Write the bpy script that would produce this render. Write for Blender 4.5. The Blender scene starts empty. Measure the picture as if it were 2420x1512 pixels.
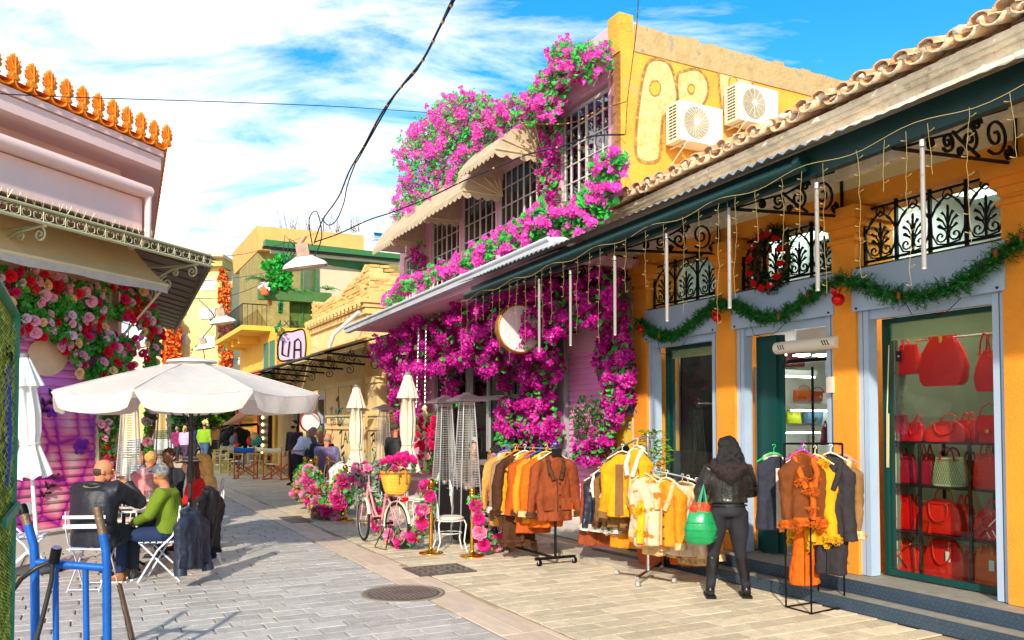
import bpy, bmesh, math, random
from mathutils import Vector, Matrix, noise as mnoise
V=Vector; PI=math.pi; R=random.Random(7)
sc=bpy.context.scene
# ---------------------------------------------------------------- camera, light, exposure
FPX,CX,CY,CH,VH=1950.,1209.5,935.,1.8,1000.
PITCH=math.atan((VH-CY)/FPX)
cam=bpy.data.cameras.new('camera'); cam.lens=FPX/2419*36; cam.sensor_width=36; cam.clip_end=3000; cam.clip_start=.05
co=bpy.data.objects.new('camera',cam); sc.collection.objects.link(co); co.location=(0,0,CH); co.rotation_euler=(PI/2+PITCH,0,0); cam.shift_y=(935-756)/2419; sc.camera=co
SUN_EL=math.radians(29); SUN_DIR=V((-.12,-.993,0)).normalized()      # towards the sun, on the ground
wd=bpy.data.worlds.new('World'); sc.world=wd; wd.use_nodes=True
nt=wd.node_tree; nt.nodes.clear(); N=nt.nodes.new; L=nt.links.new
out=N('ShaderNodeOutputWorld'); bg=N('ShaderNodeBackground'); bg.inputs[1].default_value=.15
sky=N('ShaderNodeTexSky'); sky.sky_type='NISHITA'; sky.sun_disc=False; sky.sun_elevation=SUN_EL
sky.sun_rotation=math.atan2(SUN_DIR.x,SUN_DIR.y); sky.air_density=1.0; sky.dust_density=.3; sky.ozone_density=2.0
hs=N('ShaderNodeHueSaturation'); hs.inputs['Hue'].default_value=.485; hs.inputs['Saturation'].default_value=1.45; hs.inputs['Value'].default_value=.64
L(sky.outputs[0],hs.inputs['Color'])
tc=N('ShaderNodeTexCoord'); sep=N('ShaderNodeSeparateXYZ'); L(tc.outputs['Generated'],sep.inputs[0])
def wm(op,a,b=None,c=None,clamp=False):
    m=N('ShaderNodeMath'); m.operation=op; m.use_clamp=clamp
    for i,x in enumerate((a,b,c)):
        if x is None: continue
        if isinstance(x,(int,float)): m.inputs[i].default_value=x
        else: L(x,m.inputs[i])
    return m.outputs[0]
mz=wm('MAXIMUM',sep.outputs[2],.0); dz=wm('ADD',mz,.22)
cmb=N('ShaderNodeCombineXYZ'); L(wm('DIVIDE',sep.outputs[0],dz),cmb.inputs[0]); L(wm('DIVIDE',sep.outputs[1],dz),cmb.inputs[1])
mp=N('ShaderNodeMapping'); L(cmb.outputs[0],mp.inputs[0]); mp.inputs['Rotation'].default_value=(0,0,.9); mp.inputs['Scale'].default_value=(1.0,2.1,1); mp.inputs['Location'].default_value=(3.1,.4,0)
n1=N('ShaderNodeTexNoise'); n1.inputs['Scale'].default_value=1.9; n1.inputs['Detail'].default_value=9; n1.inputs['Roughness'].default_value=.62; n1.inputs['Distortion'].default_value=.5; L(mp.outputs[0],n1.inputs['Vector'])
bias=wm('ADD',wm('MULTIPLY',sep.outputs[0],-.36),wm('MULTIPLY',mz,-.22))
cov=wm('ADD',n1.outputs['Fac'],bias)
cr=N('ShaderNodeValToRGB'); cr.color_ramp.elements[0].position=.36; cr.color_ramp.elements[0].color=(0,0,0,1); cr.color_ramp.elements[1].position=.60; cr.color_ramp.elements[1].color=(1,1,1,1); L(cov,cr.inputs[0])
n2=N('ShaderNodeTexNoise'); n2.inputs['Scale'].default_value=3.2; n2.inputs['Detail'].default_value=7; n2.inputs['Roughness'].default_value=.6; L(cmb.outputs[0],n2.inputs['Vector'])
cc=N('ShaderNodeValToRGB'); cc.color_ramp.elements[0].position=.3; cc.color_ramp.elements[0].color=(2.9,3.1,3.4,1); cc.color_ramp.elements[1].position=.56; cc.color_ramp.elements[1].color=(4.2,4.25,4.3,1); L(n2.outputs['Fac'],cc.inputs[0])
mx=N('ShaderNodeMix'); mx.data_type='RGBA'; L(cr.outputs[0],mx.inputs['Factor']); L(hs.outputs[0],mx.inputs[6]); L(cc.outputs[0],mx.inputs[7])
L(mx.outputs[2],bg.inputs[0]); L(bg.outputs[0],out.inputs[0])
sl=bpy.data.lights.new('sun','SUN'); sl.energy=2.1; sl.angle=math.radians(1.2); sl.color=(1,.9,.74)
so=bpy.data.objects.new('sun',sl); sc.collection.objects.link(so)
sd=V((SUN_DIR.x*math.cos(SUN_EL),SUN_DIR.y*math.cos(SUN_EL),math.sin(SUN_EL))); so.rotation_euler=sd.to_track_quat('Z','Y').to_euler()
vs=sc.view_settings; vs.view_transform='Standard'; vs.look='None'; vs.exposure=1.38; vs.gamma=1; vs.use_curve_mapping=False
# ---------------------------------------------------------------- frames: pixel of the photo -> point on a real plane
def ray(u,v):
    x=(u-CX)/FPX; z=-(v-CY)/FPX; c,s=math.cos(PITCH),math.sin(PITCH)
    return V((x,c-z*s,s+z*c))
O=V((0,0,CH))
def g(u,v,z=0.):
    r=ray(u,v); return O+r*((z-CH)/r.z)
def gy(u,v,Y):
    r=ray(u,v); return O+r*(Y/r.y)
AR=math.radians(-27.5); SD=V((math.sin(AR),math.cos(AR),0)); ND=V((math.cos(AR),-math.sin(AR),0)); ZV=V((0,0,1))
def w(s,d,z=0.): return SD*s+ND*d+ZV*z
def q(u,v,d):
    r=ray(u,v); return O+r*(d/r.dot(ND))
def qs(u,v,d):
    p=q(u,v,d); return p.dot(SD),p.z
def sat(u,d): return qs(u,1000,d)[0]
AL=math.radians(20); LD=V((math.sin(AL),math.cos(AL),0)); LN=V((math.cos(AL),-math.sin(AL),0)); _p=g(100,1300)
_k=(276-CX)/FPX; LC=_p+LD*((_p.x-_k*_p.y)/(_k*LD.y-LD.x))      # ground point of the left building's corner
def l(t,e,z=0.): return LC+LD*t+LN*e+ZV*z      # t<0 towards the camera side, e out of the wall
def ql(u,v,e):
    r=ray(u,v); k=((LC+LN*e)-O).dot(LN)/r.dot(LN); return O+r*k
def qls(u,v,e):
    p=ql(u,v,e); return (p-LC).dot(LD),p.z
# ---------------------------------------------------------------- mesh builder
class MB:
    def __init__(s): s.v=[]; s.f=[]; s.sm=[]
    def add(s,vs,fs,sm=False):
        o=len(s.v); s.v+=[V(a) for a in vs]; s.f+=[[i+o for i in f] for f in fs]; s.sm+=[sm]*len(fs); return s
    def merge(s,m,M=None):
        return_=s.add([M@a for a in m.v] if M else m.v,m.f); s.sm[-len(m.f):]=m.sm; return s
    def box(s,c,sz,X=None,Y=None,Z=None,bev=0):
        X=X or V((1,0,0)); Y=Y or V((0,1,0)); Z=Z or ZV; c=V(c)
        a,b,h=sz[0]/2,sz[1]/2,sz[2]/2
        if bev:
            vs=[]
            for (zz,k) in ((-h,0),(h-bev,0),(h,bev)):
                for x,y in ((-a+k,-b+k),(a-k,-b+k),(a-k,b-k),(-a+k,b-k)): vs.append(c+X*x+Y*y+Z*zz)
            return s.add(vs,[[3,2,1,0],[8,9,10,11]]+[[i,(i+1)%4,(i+1)%4+4,i+4] for i in range(4)]+[[i+4,(i+1)%4+4,(i+1)%4+8,i+8] for i in range(4)])
        vs=[c+X*x*a+Y*y*b+Z*z*h for z in (-1,1) for x,y in ((-1,-1),(1,-1),(1,1),(-1,1))]
        return s.add(vs,[[3,2,1,0],[4,5,6,7],[0,1,5,4],[1,2,6,5],[2,3,7,6],[3,0,4,7]])
    def rb(s,s0,s1,d0,d1,z0,z1,bev=0):      # box in the right-row frame
        return s.box(w((s0+s1)/2,(d0+d1)/2,(z0+z1)/2),(abs(s1-s0),abs(d1-d0),z1-z0),SD,ND,ZV,bev)
    def lb(s,t0,t1,e0,e1,z0,z1):
        return s.box(l((t0+t1)/2,(e0+e1)/2,(z0+z1)/2),(abs(t1-t0),abs(e1-e0),z1-z0),LD,LN,ZV)
    def quad(s,a,b,c,d): return s.add([a,b,c,d],[[0,1,2,3]])
    def tube(s,pts,r,n=6,cap=True,closed=False,flat=None):
        pts=[V(p) for p in pts]; m=len(pts); rs=r if isinstance(r,list) else [r]*m
        vs=[]; nrm=None
        for i,p in enumerate(pts):
            if closed: t=pts[(i+1)%m]-pts[i-1]
            else: t=pts[min(i+1,m-1)]-pts[max(i-1,0)]
            if t.length<1e-9: t=V((0,0,1))
            t.normalize()
            if nrm is None:
                nrm=t.orthogonal().normalized() if flat is None else (flat-t*flat.dot(t)).normalized()
            nrm=nrm-t*nrm.dot(t)
            if nrm.length<1e-6: nrm=t.orthogonal()
            nrm.normalize(); b=t.cross(nrm); k=rs[i]
            kx,ky=k if isinstance(k,tuple) else (k,k)
            for j in range(n):
                a=2*PI*(j+.5)/n; vs.append(p+nrm*math.cos(a)*kx+b*math.sin(a)*ky)
        fs=[]; e=m if closed else m-1
        for i in range(e):
            for j in range(n):
                a=i*n+j; b2=i*n+(j+1)%n; c=((i+1)%m)*n+(j+1)%n; d=((i+1)%m)*n+j; fs.append([a,b2,c,d])
        s.add(vs,fs,n>4)
        if cap and not closed: s.add(vs[:n],[list(range(n))[::-1]]); s.add(vs[-n:],[list(range(n))])
        return s
    def lathe(s,prof,c=(0,0,0),n=16,ax=None,sq=None,cap=True):   # prof: (radius,height)
        c=V(c); Z=V(ax).normalized() if ax else ZV; X=Z.orthogonal().normalized() if ax else V((1,0,0)); Y=Z.cross(X)
        vs=[]
        for r,h in prof:
            for j in range(n):
                a=2*PI*(j+.5)/n; k=1.
                if sq: k=1/max(abs(math.cos(a)),abs(math.sin(a)))
                vs.append(c+X*math.cos(a)*r*k+Y*math.sin(a)*r*k+Z*h)
        m=len(prof); fs=[[i*n+j,i*n+(j+1)%n,(i+1)*n+(j+1)%n,(i+1)*n+j] for i in range(m-1) for j in range(n)]
        s.add(vs,fs,n>8)
        if cap: s.add(vs[:n],[list(range(n))[::-1]]); s.add(vs[-n:],[list(range(n))])
        return s
    def ell(s,c,r,X=None,Y=None,Z=None,nu=12,nv=8):
        c=V(c); X=X or V((1,0,0)); Y=Y or V((0,1,0)); Z=Z or ZV
        vs=[c-Z*r[2]]
        for i in range(1,nv):
            ph=-PI/2+PI*i/nv
            for j in range(nu):
                a=2*PI*j/nu; vs.append(c+X*r[0]*math.cos(ph)*math.cos(a)+Y*r[1]*math.cos(ph)*math.sin(a)+Z*r[2]*math.sin(ph))
        vs.append(c+Z*r[2]); e=len(vs)-1; fs=[]
        for j in range(nu):
            fs.append([0,1+(j+1)%nu,1+j]); fs.append([e,e-nu+j,e-nu+(j+1)%nu])
        for i in range(nv-2):
            for j in range(nu): a=1+i*nu; fs.append([a+j,a+(j+1)%nu,a+nu+(j+1)%nu,a+nu+j])
        return s.add(vs,fs,True)
    def prism(s,poly,o,X,Y,Nn,th):      # 2-D outline -> slab of thickness th along Nn
        n=len(poly); a=[V(o)+X*x+Y*y for x,y in poly]; b=[p+Nn*th for p in a]
        return s.add(a+b,[list(range(n))[::-1],list(range(n,2*n))]+[[i,(i+1)%n,(i+1)%n+n,i+n] for i in range(n)])
    def mesh(s,name,M=None):
        me=bpy.data.meshes.new(name); me.from_pydata([tuple(M@a) for a in s.v] if M else [tuple(a) for a in s.v],[],s.f)
        me.polygons.foreach_set('use_smooth',s.sm); me.update(); return me
WM={}
COL=sc.collection
def setp(o,label=None,cat=None,group=None,kind=None):
    if label: o['label']=label
    if cat: o['category']=cat
    if group: o['group']=group
    if kind: o['kind']=kind
    return o
def thing(name,label,cat,loc=(0,0,0),rz=0.,group=None):
    o=bpy.data.objects.new(name,None); COL.objects.link(o); o.empty_display_size=.1
    o.location=loc; o.rotation_euler=(0,0,rz); WM[o.name]=Matrix.Translation(V(loc))@Matrix.Rotation(rz,4,'Z'); return setp(o,label,cat,group)
def ob(name,mb,m,parent=None,label=None,cat=None,group=None,kind=None,loc=None,local=False):
    """mesh object; vertices are world coordinates unless local; parented ones are taken into the parent's space"""
    if isinstance(mb,MB):
        if not mb.v: mb.add([(0,0,0),(.001,0,0),(0,.001,0)],[[0,1,2]])
        M=None
        if parent is not None and not local: M=WM[parent.name].inverted()
        elif parent is None and not local:
            xs=[a.x for a in mb.v]; ys=[a.y for a in mb.v]; zs=[a.z for a in mb.v]
            loc=V(((min(xs)+max(xs))/2,(min(ys)+max(ys))/2,min(zs))); M=Matrix.Translation(-loc)
        me=mb.mesh(name,M)
    else: me=mb
    if m is not None and not me.materials:
        for x in (m if isinstance(m,(list,tuple)) else [m]): me.materials.append(x)
    o=bpy.data.objects.new(name,me); COL.objects.link(o)
    if loc is not None: o.location=loc
    if parent is not None: o.parent=parent; WM[o.name]=WM[parent.name]@Matrix.Translation(o.location)
    else: WM[o.name]=Matrix.Translation(o.location)
    return setp(o,label,cat,group,kind)
def inst(name,me,M,parent,label=None,kind=None):
    """a shared mesh placed at world matrix M under parent"""
    o=bpy.data.objects.new(name,me); COL.objects.link(o)
    if parent is not None: o.parent=parent; o.matrix_local=WM[parent.name].inverted()@M
    else: o.matrix_world=M
    return setp(o,label,kind=kind)
def copy_tree(o,parent=None):
    c=o.copy(); COL.objects.link(c); c.parent=parent
    for ch in o.children: copy_tree(ch,c)
    return c
def dup(o,loc,rz=0.,label=None,group=None,scale=None):
    c=copy_tree(o); c.location=loc; c.rotation_euler=(0,0,rz)
    if scale: c.scale=(scale,)*3
    if label: c['label']=label
    if group: c['group']=group
    return c
def put(o,loc,rz=0.,scale=None):
    o.location=loc; o.rotation_euler=(0,0,rz)
    if scale: o.scale=(scale,)*3
    return o
def frame(p,X,Z):       # matrix with x axis X and z axis Z at p
    Z=V(Z).normalized(); X=V(X); X=(X-Z*X.dot(Z)).normalized(); Y=Z.cross(X)
    M=Matrix((X,Y,Z)).transposed().to_4x4(); M.translation=p; return M
def basis(p,X,Y,Z,k=1.):
    M=Matrix((V(X)*k,V(Y)*k,V(Z)*k)).transposed().to_4x4(); M.translation=p; return M
DG=None
def solid(mb,voxel,smooth=3,name='m'):
    """join overlapping lofts into one continuous skin (voxel remesh), returns MB"""
    me=mb.mesh(name); o=bpy.data.objects.new(name,me); COL.objects.link(o)
    a=o.modifiers.new('r','REMESH'); a.mode='VOXEL'; a.voxel_size=voxel
    if smooth: b=o.modifiers.new('s','SMOOTH'); b.iterations=smooth; b.factor=.5
    dg=bpy.context.evaluated_depsgraph_get(); e=o.evaluated_get(dg); m2=e.to_mesh()
    r=MB(); r.v=[v.co.copy() for v in m2.vertices]; r.f=[list(p.vertices) for p in m2.polygons]; r.sm=[True]*len(r.f)
    e.to_mesh_clear(); bpy.data.objects.remove(o); bpy.data.meshes.remove(me); return r
def folds(mb,amp,sx=9.,sz=3.,seed=0.):
    for i,p in enumerate(mb.v):
        d=mnoise.noise_vector(V((p.x*sx+seed,p.y*sx,p.z*sz))); mb.v[i]=p+V((d.x,d.y,d.z*.3))*amp
    return mb
# ---------------------------------------------------------------- materials
def lin(c): return tuple((x/255/12.92 if x/255<=.04045 else ((x/255+.055)/1.055)**2.4) for x in c)
MC={}
def mat(name,rgb,rough=.7,metal=0.,var=.12,vs=4.,bump=.15,bs=60.,isl=0.,trans=0.,spec=.4,emis=0.,stain=None,coat=0.,stretch=None,objr=False,wpos=False):
    if name in MC: return MC[name]
    m=bpy.data.materials.new(name); m.use_nodes=True; t=m.node_tree; n=t.nodes; b=n['Principled BSDF']; k=t.links.new
    c=lin(rgb); tcn=n.new('ShaderNodeTexCoord'); src=n.new('ShaderNodeNewGeometry').outputs['Position'] if wpos else tcn.outputs['Object']
    if stretch:
        mpn=n.new('ShaderNodeMapping'); mpn.inputs['Scale'].default_value=stretch; k(src,mpn.inputs[0]); src=mpn.outputs[0]
    nz=n.new('ShaderNodeTexNoise'); nz.inputs['Scale'].default_value=vs; nz.inputs['Detail'].default_value=6; nz.inputs['Roughness'].default_value=.65; k(src,nz.inputs['Vector'])
    rp=n.new('ShaderNodeMapRange'); rp.inputs[1].default_value=.3; rp.inputs[2].default_value=.7; rp.inputs[3].default_value=1-var; rp.inputs[4].default_value=1+var; k(nz.outputs['Fac'],rp.inputs[0])
    fac=rp.outputs[0]
    if isl:
        ge=n.new('ShaderNodeObjectInfo' if objr else 'ShaderNodeNewGeometry'); r2=n.new('ShaderNodeMapRange'); r2.inputs[3].default_value=1-isl; r2.inputs[4].default_value=1+isl; k(ge.outputs['Random' if objr else 'Random Per Island'],r2.inputs[0])
        ml=n.new('ShaderNodeMath'); ml.operation='MULTIPLY'; k(fac,ml.inputs[0]); k(r2.outputs[0],ml.inputs[1]); fac=ml.outputs[0]
    cm=n.new('ShaderNodeVectorMath'); cm.operation='SCALE'; cm.inputs[0].default_value=c; k(fac,cm.inputs['Scale']); col=cm.outputs[0]
    if stain:
        n3=n.new('ShaderNodeTexNoise'); n3.inputs['Scale'].default_value=stain[1]; n3.inputs['Detail'].default_value=8; n3.inputs['Roughness'].default_value=.7; k(src,n3.inputs['Vector'])
        r3=n.new('ShaderNodeMapRange'); r3.inputs[1].default_value=stain[2]; r3.inputs[2].default_value=stain[2]+.12; k(n3.outputs['Fac'],r3.inputs[0])
        x3=n.new('ShaderNodeMix'); x3.data_type='RGBA'; x3.inputs[7].default_value=lin(stain[0])+(1,); k(r3.outputs[0],x3.inputs['Factor']); k(col,x3.inputs[6]); col=x3.outputs[2]
    k(col,b.inputs['Base Color']); b.inputs['Roughness'].default_value=rough; b.inputs['Metallic'].default_value=metal; b.inputs['Specular IOR Level'].default_value=spec
    if coat: b.inputs['Coat Weight'].default_value=coat
    if emis: k(col,b.inputs['Emission Color']); b.inputs['Emission Strength'].default_value=emis
    if bump:
        nb=n.new('ShaderNodeTexNoise'); nb.inputs['Scale'].default_value=bs; nb.inputs['Detail'].default_value=4; k(src,nb.inputs['Vector'])
        bp=n.new('ShaderNodeBump'); bp.inputs['Strength'].default_value=bump; bp.inputs['Distance'].default_value=.02; k(nb.outputs['Fac'],bp.inputs['Height']); k(bp.outputs[0],b.inputs['Normal'])
    if trans:
        tr=n.new('ShaderNodeBsdfTranslucent'); k(col,tr.inputs[0]); ms=n.new('ShaderNodeMixShader'); ms.inputs[0].default_value=trans
        k(b.outputs[0],ms.inputs[1]); k(tr.outputs[0],ms.inputs[2]); k(ms.outputs[0],n['Material Output'].inputs[0])
    MC[name]=m; return m
def glass(name,tint=(235,245,240),refl=.9,clear=1.):
    if name in MC: return MC[name]
    m=bpy.data.materials.new(name); m.use_nodes=True; t=m.node_tree; n=t.nodes; n.remove(n['Principled BSDF']); k=t.links.new
    tr=n.new('ShaderNodeBsdfTransparent'); tr.inputs[0].default_value=lin(tint)+(1,); gl=n.new('ShaderNodeBsdfGlossy'); gl.inputs['Roughness'].default_value=.01; gl.inputs[0].default_value=(refl,refl,refl,1)
    lw=n.new('ShaderNodeLayerWeight'); lw.inputs[0].default_value=.5; fr=n.new('ShaderNodeMath'); fr.operation='POWER'; fr.inputs[1].default_value=4.; k(lw.outputs['Facing'],fr.inputs[0]); ad=n.new('ShaderNodeMath'); ad.operation='MULTIPLY_ADD'; ad.inputs[1].default_value=.8; ad.inputs[2].default_value=.022*clear; ad.use_clamp=True; k(fr.outputs[0],ad.inputs[0])
    ms=n.new('ShaderNodeMixShader'); k(ad.outputs[0],ms.inputs[0]); k(tr.outputs[0],ms.inputs[1]); k(gl.outputs[0],ms.inputs[2]); k(ms.outputs[0],n['Material Output'].inputs[0]); MC[name]=m; return m
def text(name,s,size,M,m,parent,label=None,ext=.002,sx=1.):
    cu=bpy.data.curves.new(name,'FONT'); cu.body=s; cu.size=size; cu.extrude=ext; cu.align_x='CENTER'; cu.align_y='CENTER'; cu.materials.append(m); cu.resolution_u=3
    o=bpy.data.objects.new(name,cu); COL.objects.link(o); me=bpy.data.meshes.new_from_object(o.evaluated_get(bpy.context.evaluated_depsgraph_get())); bpy.data.objects.remove(o); bpy.data.curves.remove(cu)
    me.materials.clear(); me.materials.append(m)
    o=bpy.data.objects.new(name,me); COL.objects.link(o); o.parent=parent; o.matrix_local=WM[parent.name].inverted()@M@Matrix.Diagonal((sx,1,1,1)); o['kind']='stuff'
    if label: o['label']=label
    return o
def catenary(a,b,sag,n=14):
    a=V(a); b=V(b); return [a.lerp(b,i/n)-ZV*sag*4*(i/n)*(1-i/n) for i in range(n+1)]
def spiral(c,X,Y,r0,turns,a0=0.,n=18,r1=.12):
    return [c+X*math.cos(a0+turns*2*PI*i/n)*r0*(1-(1-r1)*i/n)+Y*math.sin(a0+turns*2*PI*i/n)*r0*(1-(1-r1)*i/n) for i in range(n+1)]
# palette (surface colours, not lit colours)
m_black=mat('black metal',(22,24,24),.45,.6,bump=.05); m_iron=mat('wrought iron',(18,22,24),.5,.5,bump=.1)
m_steel=mat('brushed steel',(205,205,202),.3,.75,var=.05,bump=.03); m_chrome=mat('chrome',(225,225,225),.12,1.,var=.03,bump=0)
m_gold=mat('polished brass',(235,175,50),.14,1.,var=.05,bump=0); m_white=mat('white paint',(225,228,230),.45,0,var=.05,bump=.05)
m_blackcloth=mat('black cloth',(28,28,34),.85,0,var=.25,vs=9,bump=.35,bs=90); m_blackpaint=mat('black powder paint',(30,28,30),.4,.1,var=.1)
# ================================================================ GROUND
m_mortar=mat('sandy mortar',(168,150,118),.95,var=.2,vs=3,bump=.4,bs=50)
m_paver=mat('grey stone paver',(186,181,174),.42,var=.16,vs=9,bump=.45,bs=38,isl=.15,objr=True,spec=.5,wpos=True,stain=((150,142,130),1.1,.60))
m_paver2=mat('tan stone paver',(204,190,162),.6,var=.18,vs=8,bump=.5,bs=38,isl=.17,objr=True,spec=.4,wpos=True,stain=((168,150,124),1.0,.60))
m_paverS=mat('grey stone pavers further on',(186,181,172),.45,var=.16,vs=9,bump=.4,bs=38,isl=.15,wpos=True,stain=((150,142,130),1.1,.60))
m_paver2S=mat('tan stone pavers further on',(206,190,160),.6,var=.16,vs=8,bump=.4,bs=38,isl=.16,wpos=True,stain=((168,150,124),1.0,.60))
m_marb=mat('grey veined marble',(190,190,194),.35,var=.22,vs=2.2,bump=.1,bs=25,stretch=(1,3,1),isl=.12,objr=True)
m_band=mat('pinkish marble kerb',(214,194,172),.4,var=.16,vs=2.5,bump=.15,bs=30,isl=.1,objr=True)
mb=MB(); mb.quad((-300,-60,-.014),(300,-60,-.014),(300,500,-.014),(-300,500,-.014)); ob('ground',mb,m_mortar,kind='structure')
E1=7.09
def paving(name,d0,d1,lw,rw,mats,matS,smin,smax,off,gap=.014,nmax=296):
    root=thing(name,None,None,w(8,(d0+d1)/2,-.012)); root['kind']='structure'
    cells=[]; r=0; s=smin
    while s<smax:
        d=d0-(R.random()*.12 if r%2 else lw*.5+R.random()*.1)
        while d<d1-.03:
            a=max(d,d0); b=min(d+lw*(.9+.2*R.random()),d1)
            if b-a>.07: cells.append((s,a,b))
            d=b if b>=d1 else b
            if b>=d1: break
        s+=rw; r+=1
    vis=[]
    for c in cells:
        p=w(c[0]+rw/2,(c[1]+c[2])/2)
        if p.y<5.9 or abs(p.x/p.y)>.68: far=1e9 if p.y<5 else 1e5+p.length
        else: far=p.length
        vis.append((far,c))
    vis.sort(key=lambda x:x[0])
    shp=[]
    for k in range(5):
        b=MB(); b.box((0,0,-.0),(1,1,1),bev=0)
        me=bpy.data.meshes.new(name+'_paver')
        vs=[];j=lambda:R.uniform(-.004,.004)
        for z,kx in ((-.012,.0),(-.003,.0),(.0,.03)):
            for x,y in ((-.5,-.5),(.5,-.5),(.5,.5),(-.5,.5)): vs.append((x*(1-kx)+j(),y*(1-kx*2)+j(),z+(R.uniform(-.0015,.0015) if z==0 else 0)))
        me.from_pydata(vs,[],[[8,9,10,11]]+[[i,(i+1)%4,(i+1)%4+4,i+4] for i in range(4)]+[[i+4,(i+1)%4+4,(i+1)%4+8,i+8] for i in range(4)]); me.materials.append(mats); shp.append(me)
    st=MB()
    for i,(f,(s,a,b)) in enumerate(vis):
        zz=R.uniform(0,.004); ln=b-a-gap; wd_=rw-gap
        if i<nmax and f<1e5:
            M=basis(w(s+rw/2,(a+b)/2,zz),SD*wd_,ND*ln,ZV)
            inst('paver',R.choice(shp),M,root)
        else:
            c=w(s+rw/2,(a+b)/2,zz-.006); st.box(c,(wd_,ln,.012),SD,ND,ZV,bev=.0045)
    if st.v: ob('further_pavers',st,matS,root,kind='stuff')
    return root
paving('road',.42,3.16,.43,.205,m_paver,m_paverS,4.6,46,0)
paving('pavement',3.68,6.54,.47,.215,m_paver2,m_paver2S,4.6,40,0)
paving('kerb_strip',3.17,3.66,.5,.95,m_band,m_band,4.4,45,0,gap=.012,nmax=30)
# left pavement: channel line, small stones, then big marble slabs
paving('left_pavement',-.62,.38,.45,.24,m_paver,m_paverS,5.,28,0,nmax=120)
paving('marble_pavement',-7.5,-.66,.92,.5,m_marb,m_marb,3.6,24,0,gap=.01,nmax=120)
mb=MB(); mb.tube([w(s,.40,-.004) for s in (4.5,9,14,20,30)],.012,6); ob('drain_channel',mb,mat('rusty edge strip',(120,85,60),.7,.4),kind='structure')
# metal covers let into the ground
t=thing('manhole_cover','round iron manhole cover with a ribbed face set in the grey paving','manhole cover',g(952,1403))
c=g(952,1403); mb=MB(); mb.lathe([(.44,0),(.44,.012),(.405,.014),(.40,.008)],c,40); ob('frame',mb,mat('worn cover rim',(150,138,122),.5,.3,bump=.3),t)
mb=MB(); mb.lathe([(.385,.0),(.385,.011),(.37,.013)],c,40); m_cov=mat('worn iron cover',(112,104,98),.42,.55,var=.2,bump=.2); ob('lid',mb,m_cov,t)
mb=MB()
for i in range(-7,8):
    h=math.sqrt(max(0,.345**2-(i*.046)**2))
    for a,b in ((-h,-.09 if abs(i)<3 else 0),(.09 if abs(i)<3 else 0.01,h)):
        if b-a>.03: mb.box(c+SD*(a+b)/2+ND*(i*.046)+ZV*.017,(b-a,.02,.006),SD,ND,ZV)
ob('rib',mb,mat('polished iron ribs',(150,140,130),.35,.6),t)
c=g(1037,1347); t=thing('access_cover','square iron access cover with a maze of ridges in the tan paving','access cover',c)
mb=MB(); mb.box(c+ZV*.006,(.62,.74,.012),SD,ND,ZV); ob('frame',mb,m_cov,t); mb=MB()
for i in range(6):
    for j in range(6): mb.box(c+SD*(i-2.5)*.088+ND*(j-2.5)*.108+ZV*.015,(.07,.022,.008) if (i+j)%2 else (.022,.09,.008),SD,ND,ZV)
ob('ridge',mb,mat('polished iron ribs',(0,0,0)),t)
c=g(698,1228); mb=MB(); mb.box(c+ZV*.005,(1.1,.42,.01),SD,ND,ZV,bev=.003); ob('drain_cover',mb,m_cov,label='long dark metal drain cover lying in the pale kerb strip',cat='drain cover')
c=g(770,1163); mb=MB(); mb.box(c+ZV*.005,(.8,.8,.01),SD,ND,ZV,bev=.003); ob('drain_cover',mb,m_cov,label='faint square cover in the sunlit paving beside the near rope posts',cat='drain cover')
# ================================================================ ORANGE SHOP (right)
m_or=mat('orange render',(240,152,44),.85,var=.12,vs=1.5,bump=.35,bs=60,stain=((216,128,34),2.6,.60))
m_blue=mat('pale blue enamel',(168,190,214),.4,var=.05,vs=3,bump=.05)
m_dkgreen=mat('dark green enamel',(8,66,62),.35,var=.08,bump=.05); m_cream=mat('cream plaster',(226,206,158),.9,var=.07,vs=2,bump=.2,bs=40)
m_step=mat('worn terrazzo tread',(140,136,126),.6,var=.2,vs=9,bump=.3); m_tread=mat('blue chequer plate',(72,92,112),.4,.55,var=.12,vs=5,bump=.1)
m_inner=mat('white shop wall',(225,226,222),.8,var=.03,bump=0); m_shelf=mat('white shelf',(232,232,228),.5,var=.02,bump=0)
W0=7.1; bs=lambda u:sat(u,W0)
shop=thing('orange_shop','single storey orange shop with three blue framed openings under a tiled roof','shop',w(7,W0,0))
sR=.2; S3a,S3b=bs(2379),bs(2029); S2a,S2b=bs(1974),bs(1741); S1a,S1b=bs(1697),bs(1532); S0=bs(1502)
# pillars
for i,(a,b) in enumerate(((sR,S3a),(S3b,S2a),(S2b,S1a),(S1b,S0))):
    p=MB(); p.rb(a,b,W0-.03,W0+.55,.25,3.86); pil=ob('pillar',p,m_or,shop)
    p=MB(); x0,x1=a-.05,b+.05
    p.rb(a-.03,b+.03,W0-.06,W0+.5,3.69,3.73); p.rb(a-.02,b+.02,W0-.05,W0+.5,3.78,3.845); p.rb(a-.06,b+.06,W0-.09,W0+.5,3.847,3.92); p.rb(a-.11,b+.11,W0-.14,W0+.5,3.922,4.04); ob('capital',p,m_or,pil)
p=MB(); p.rb(sR,S0,W0+.0,W0+.5,4.06,4.24); ob('lintel',p,m_or,shop)
p=MB(); p.rb(sR,S0+.2,W0-.02,W0+.5,4.243,5.0); ob('upper_wall',p,m_cream,shop)
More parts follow.
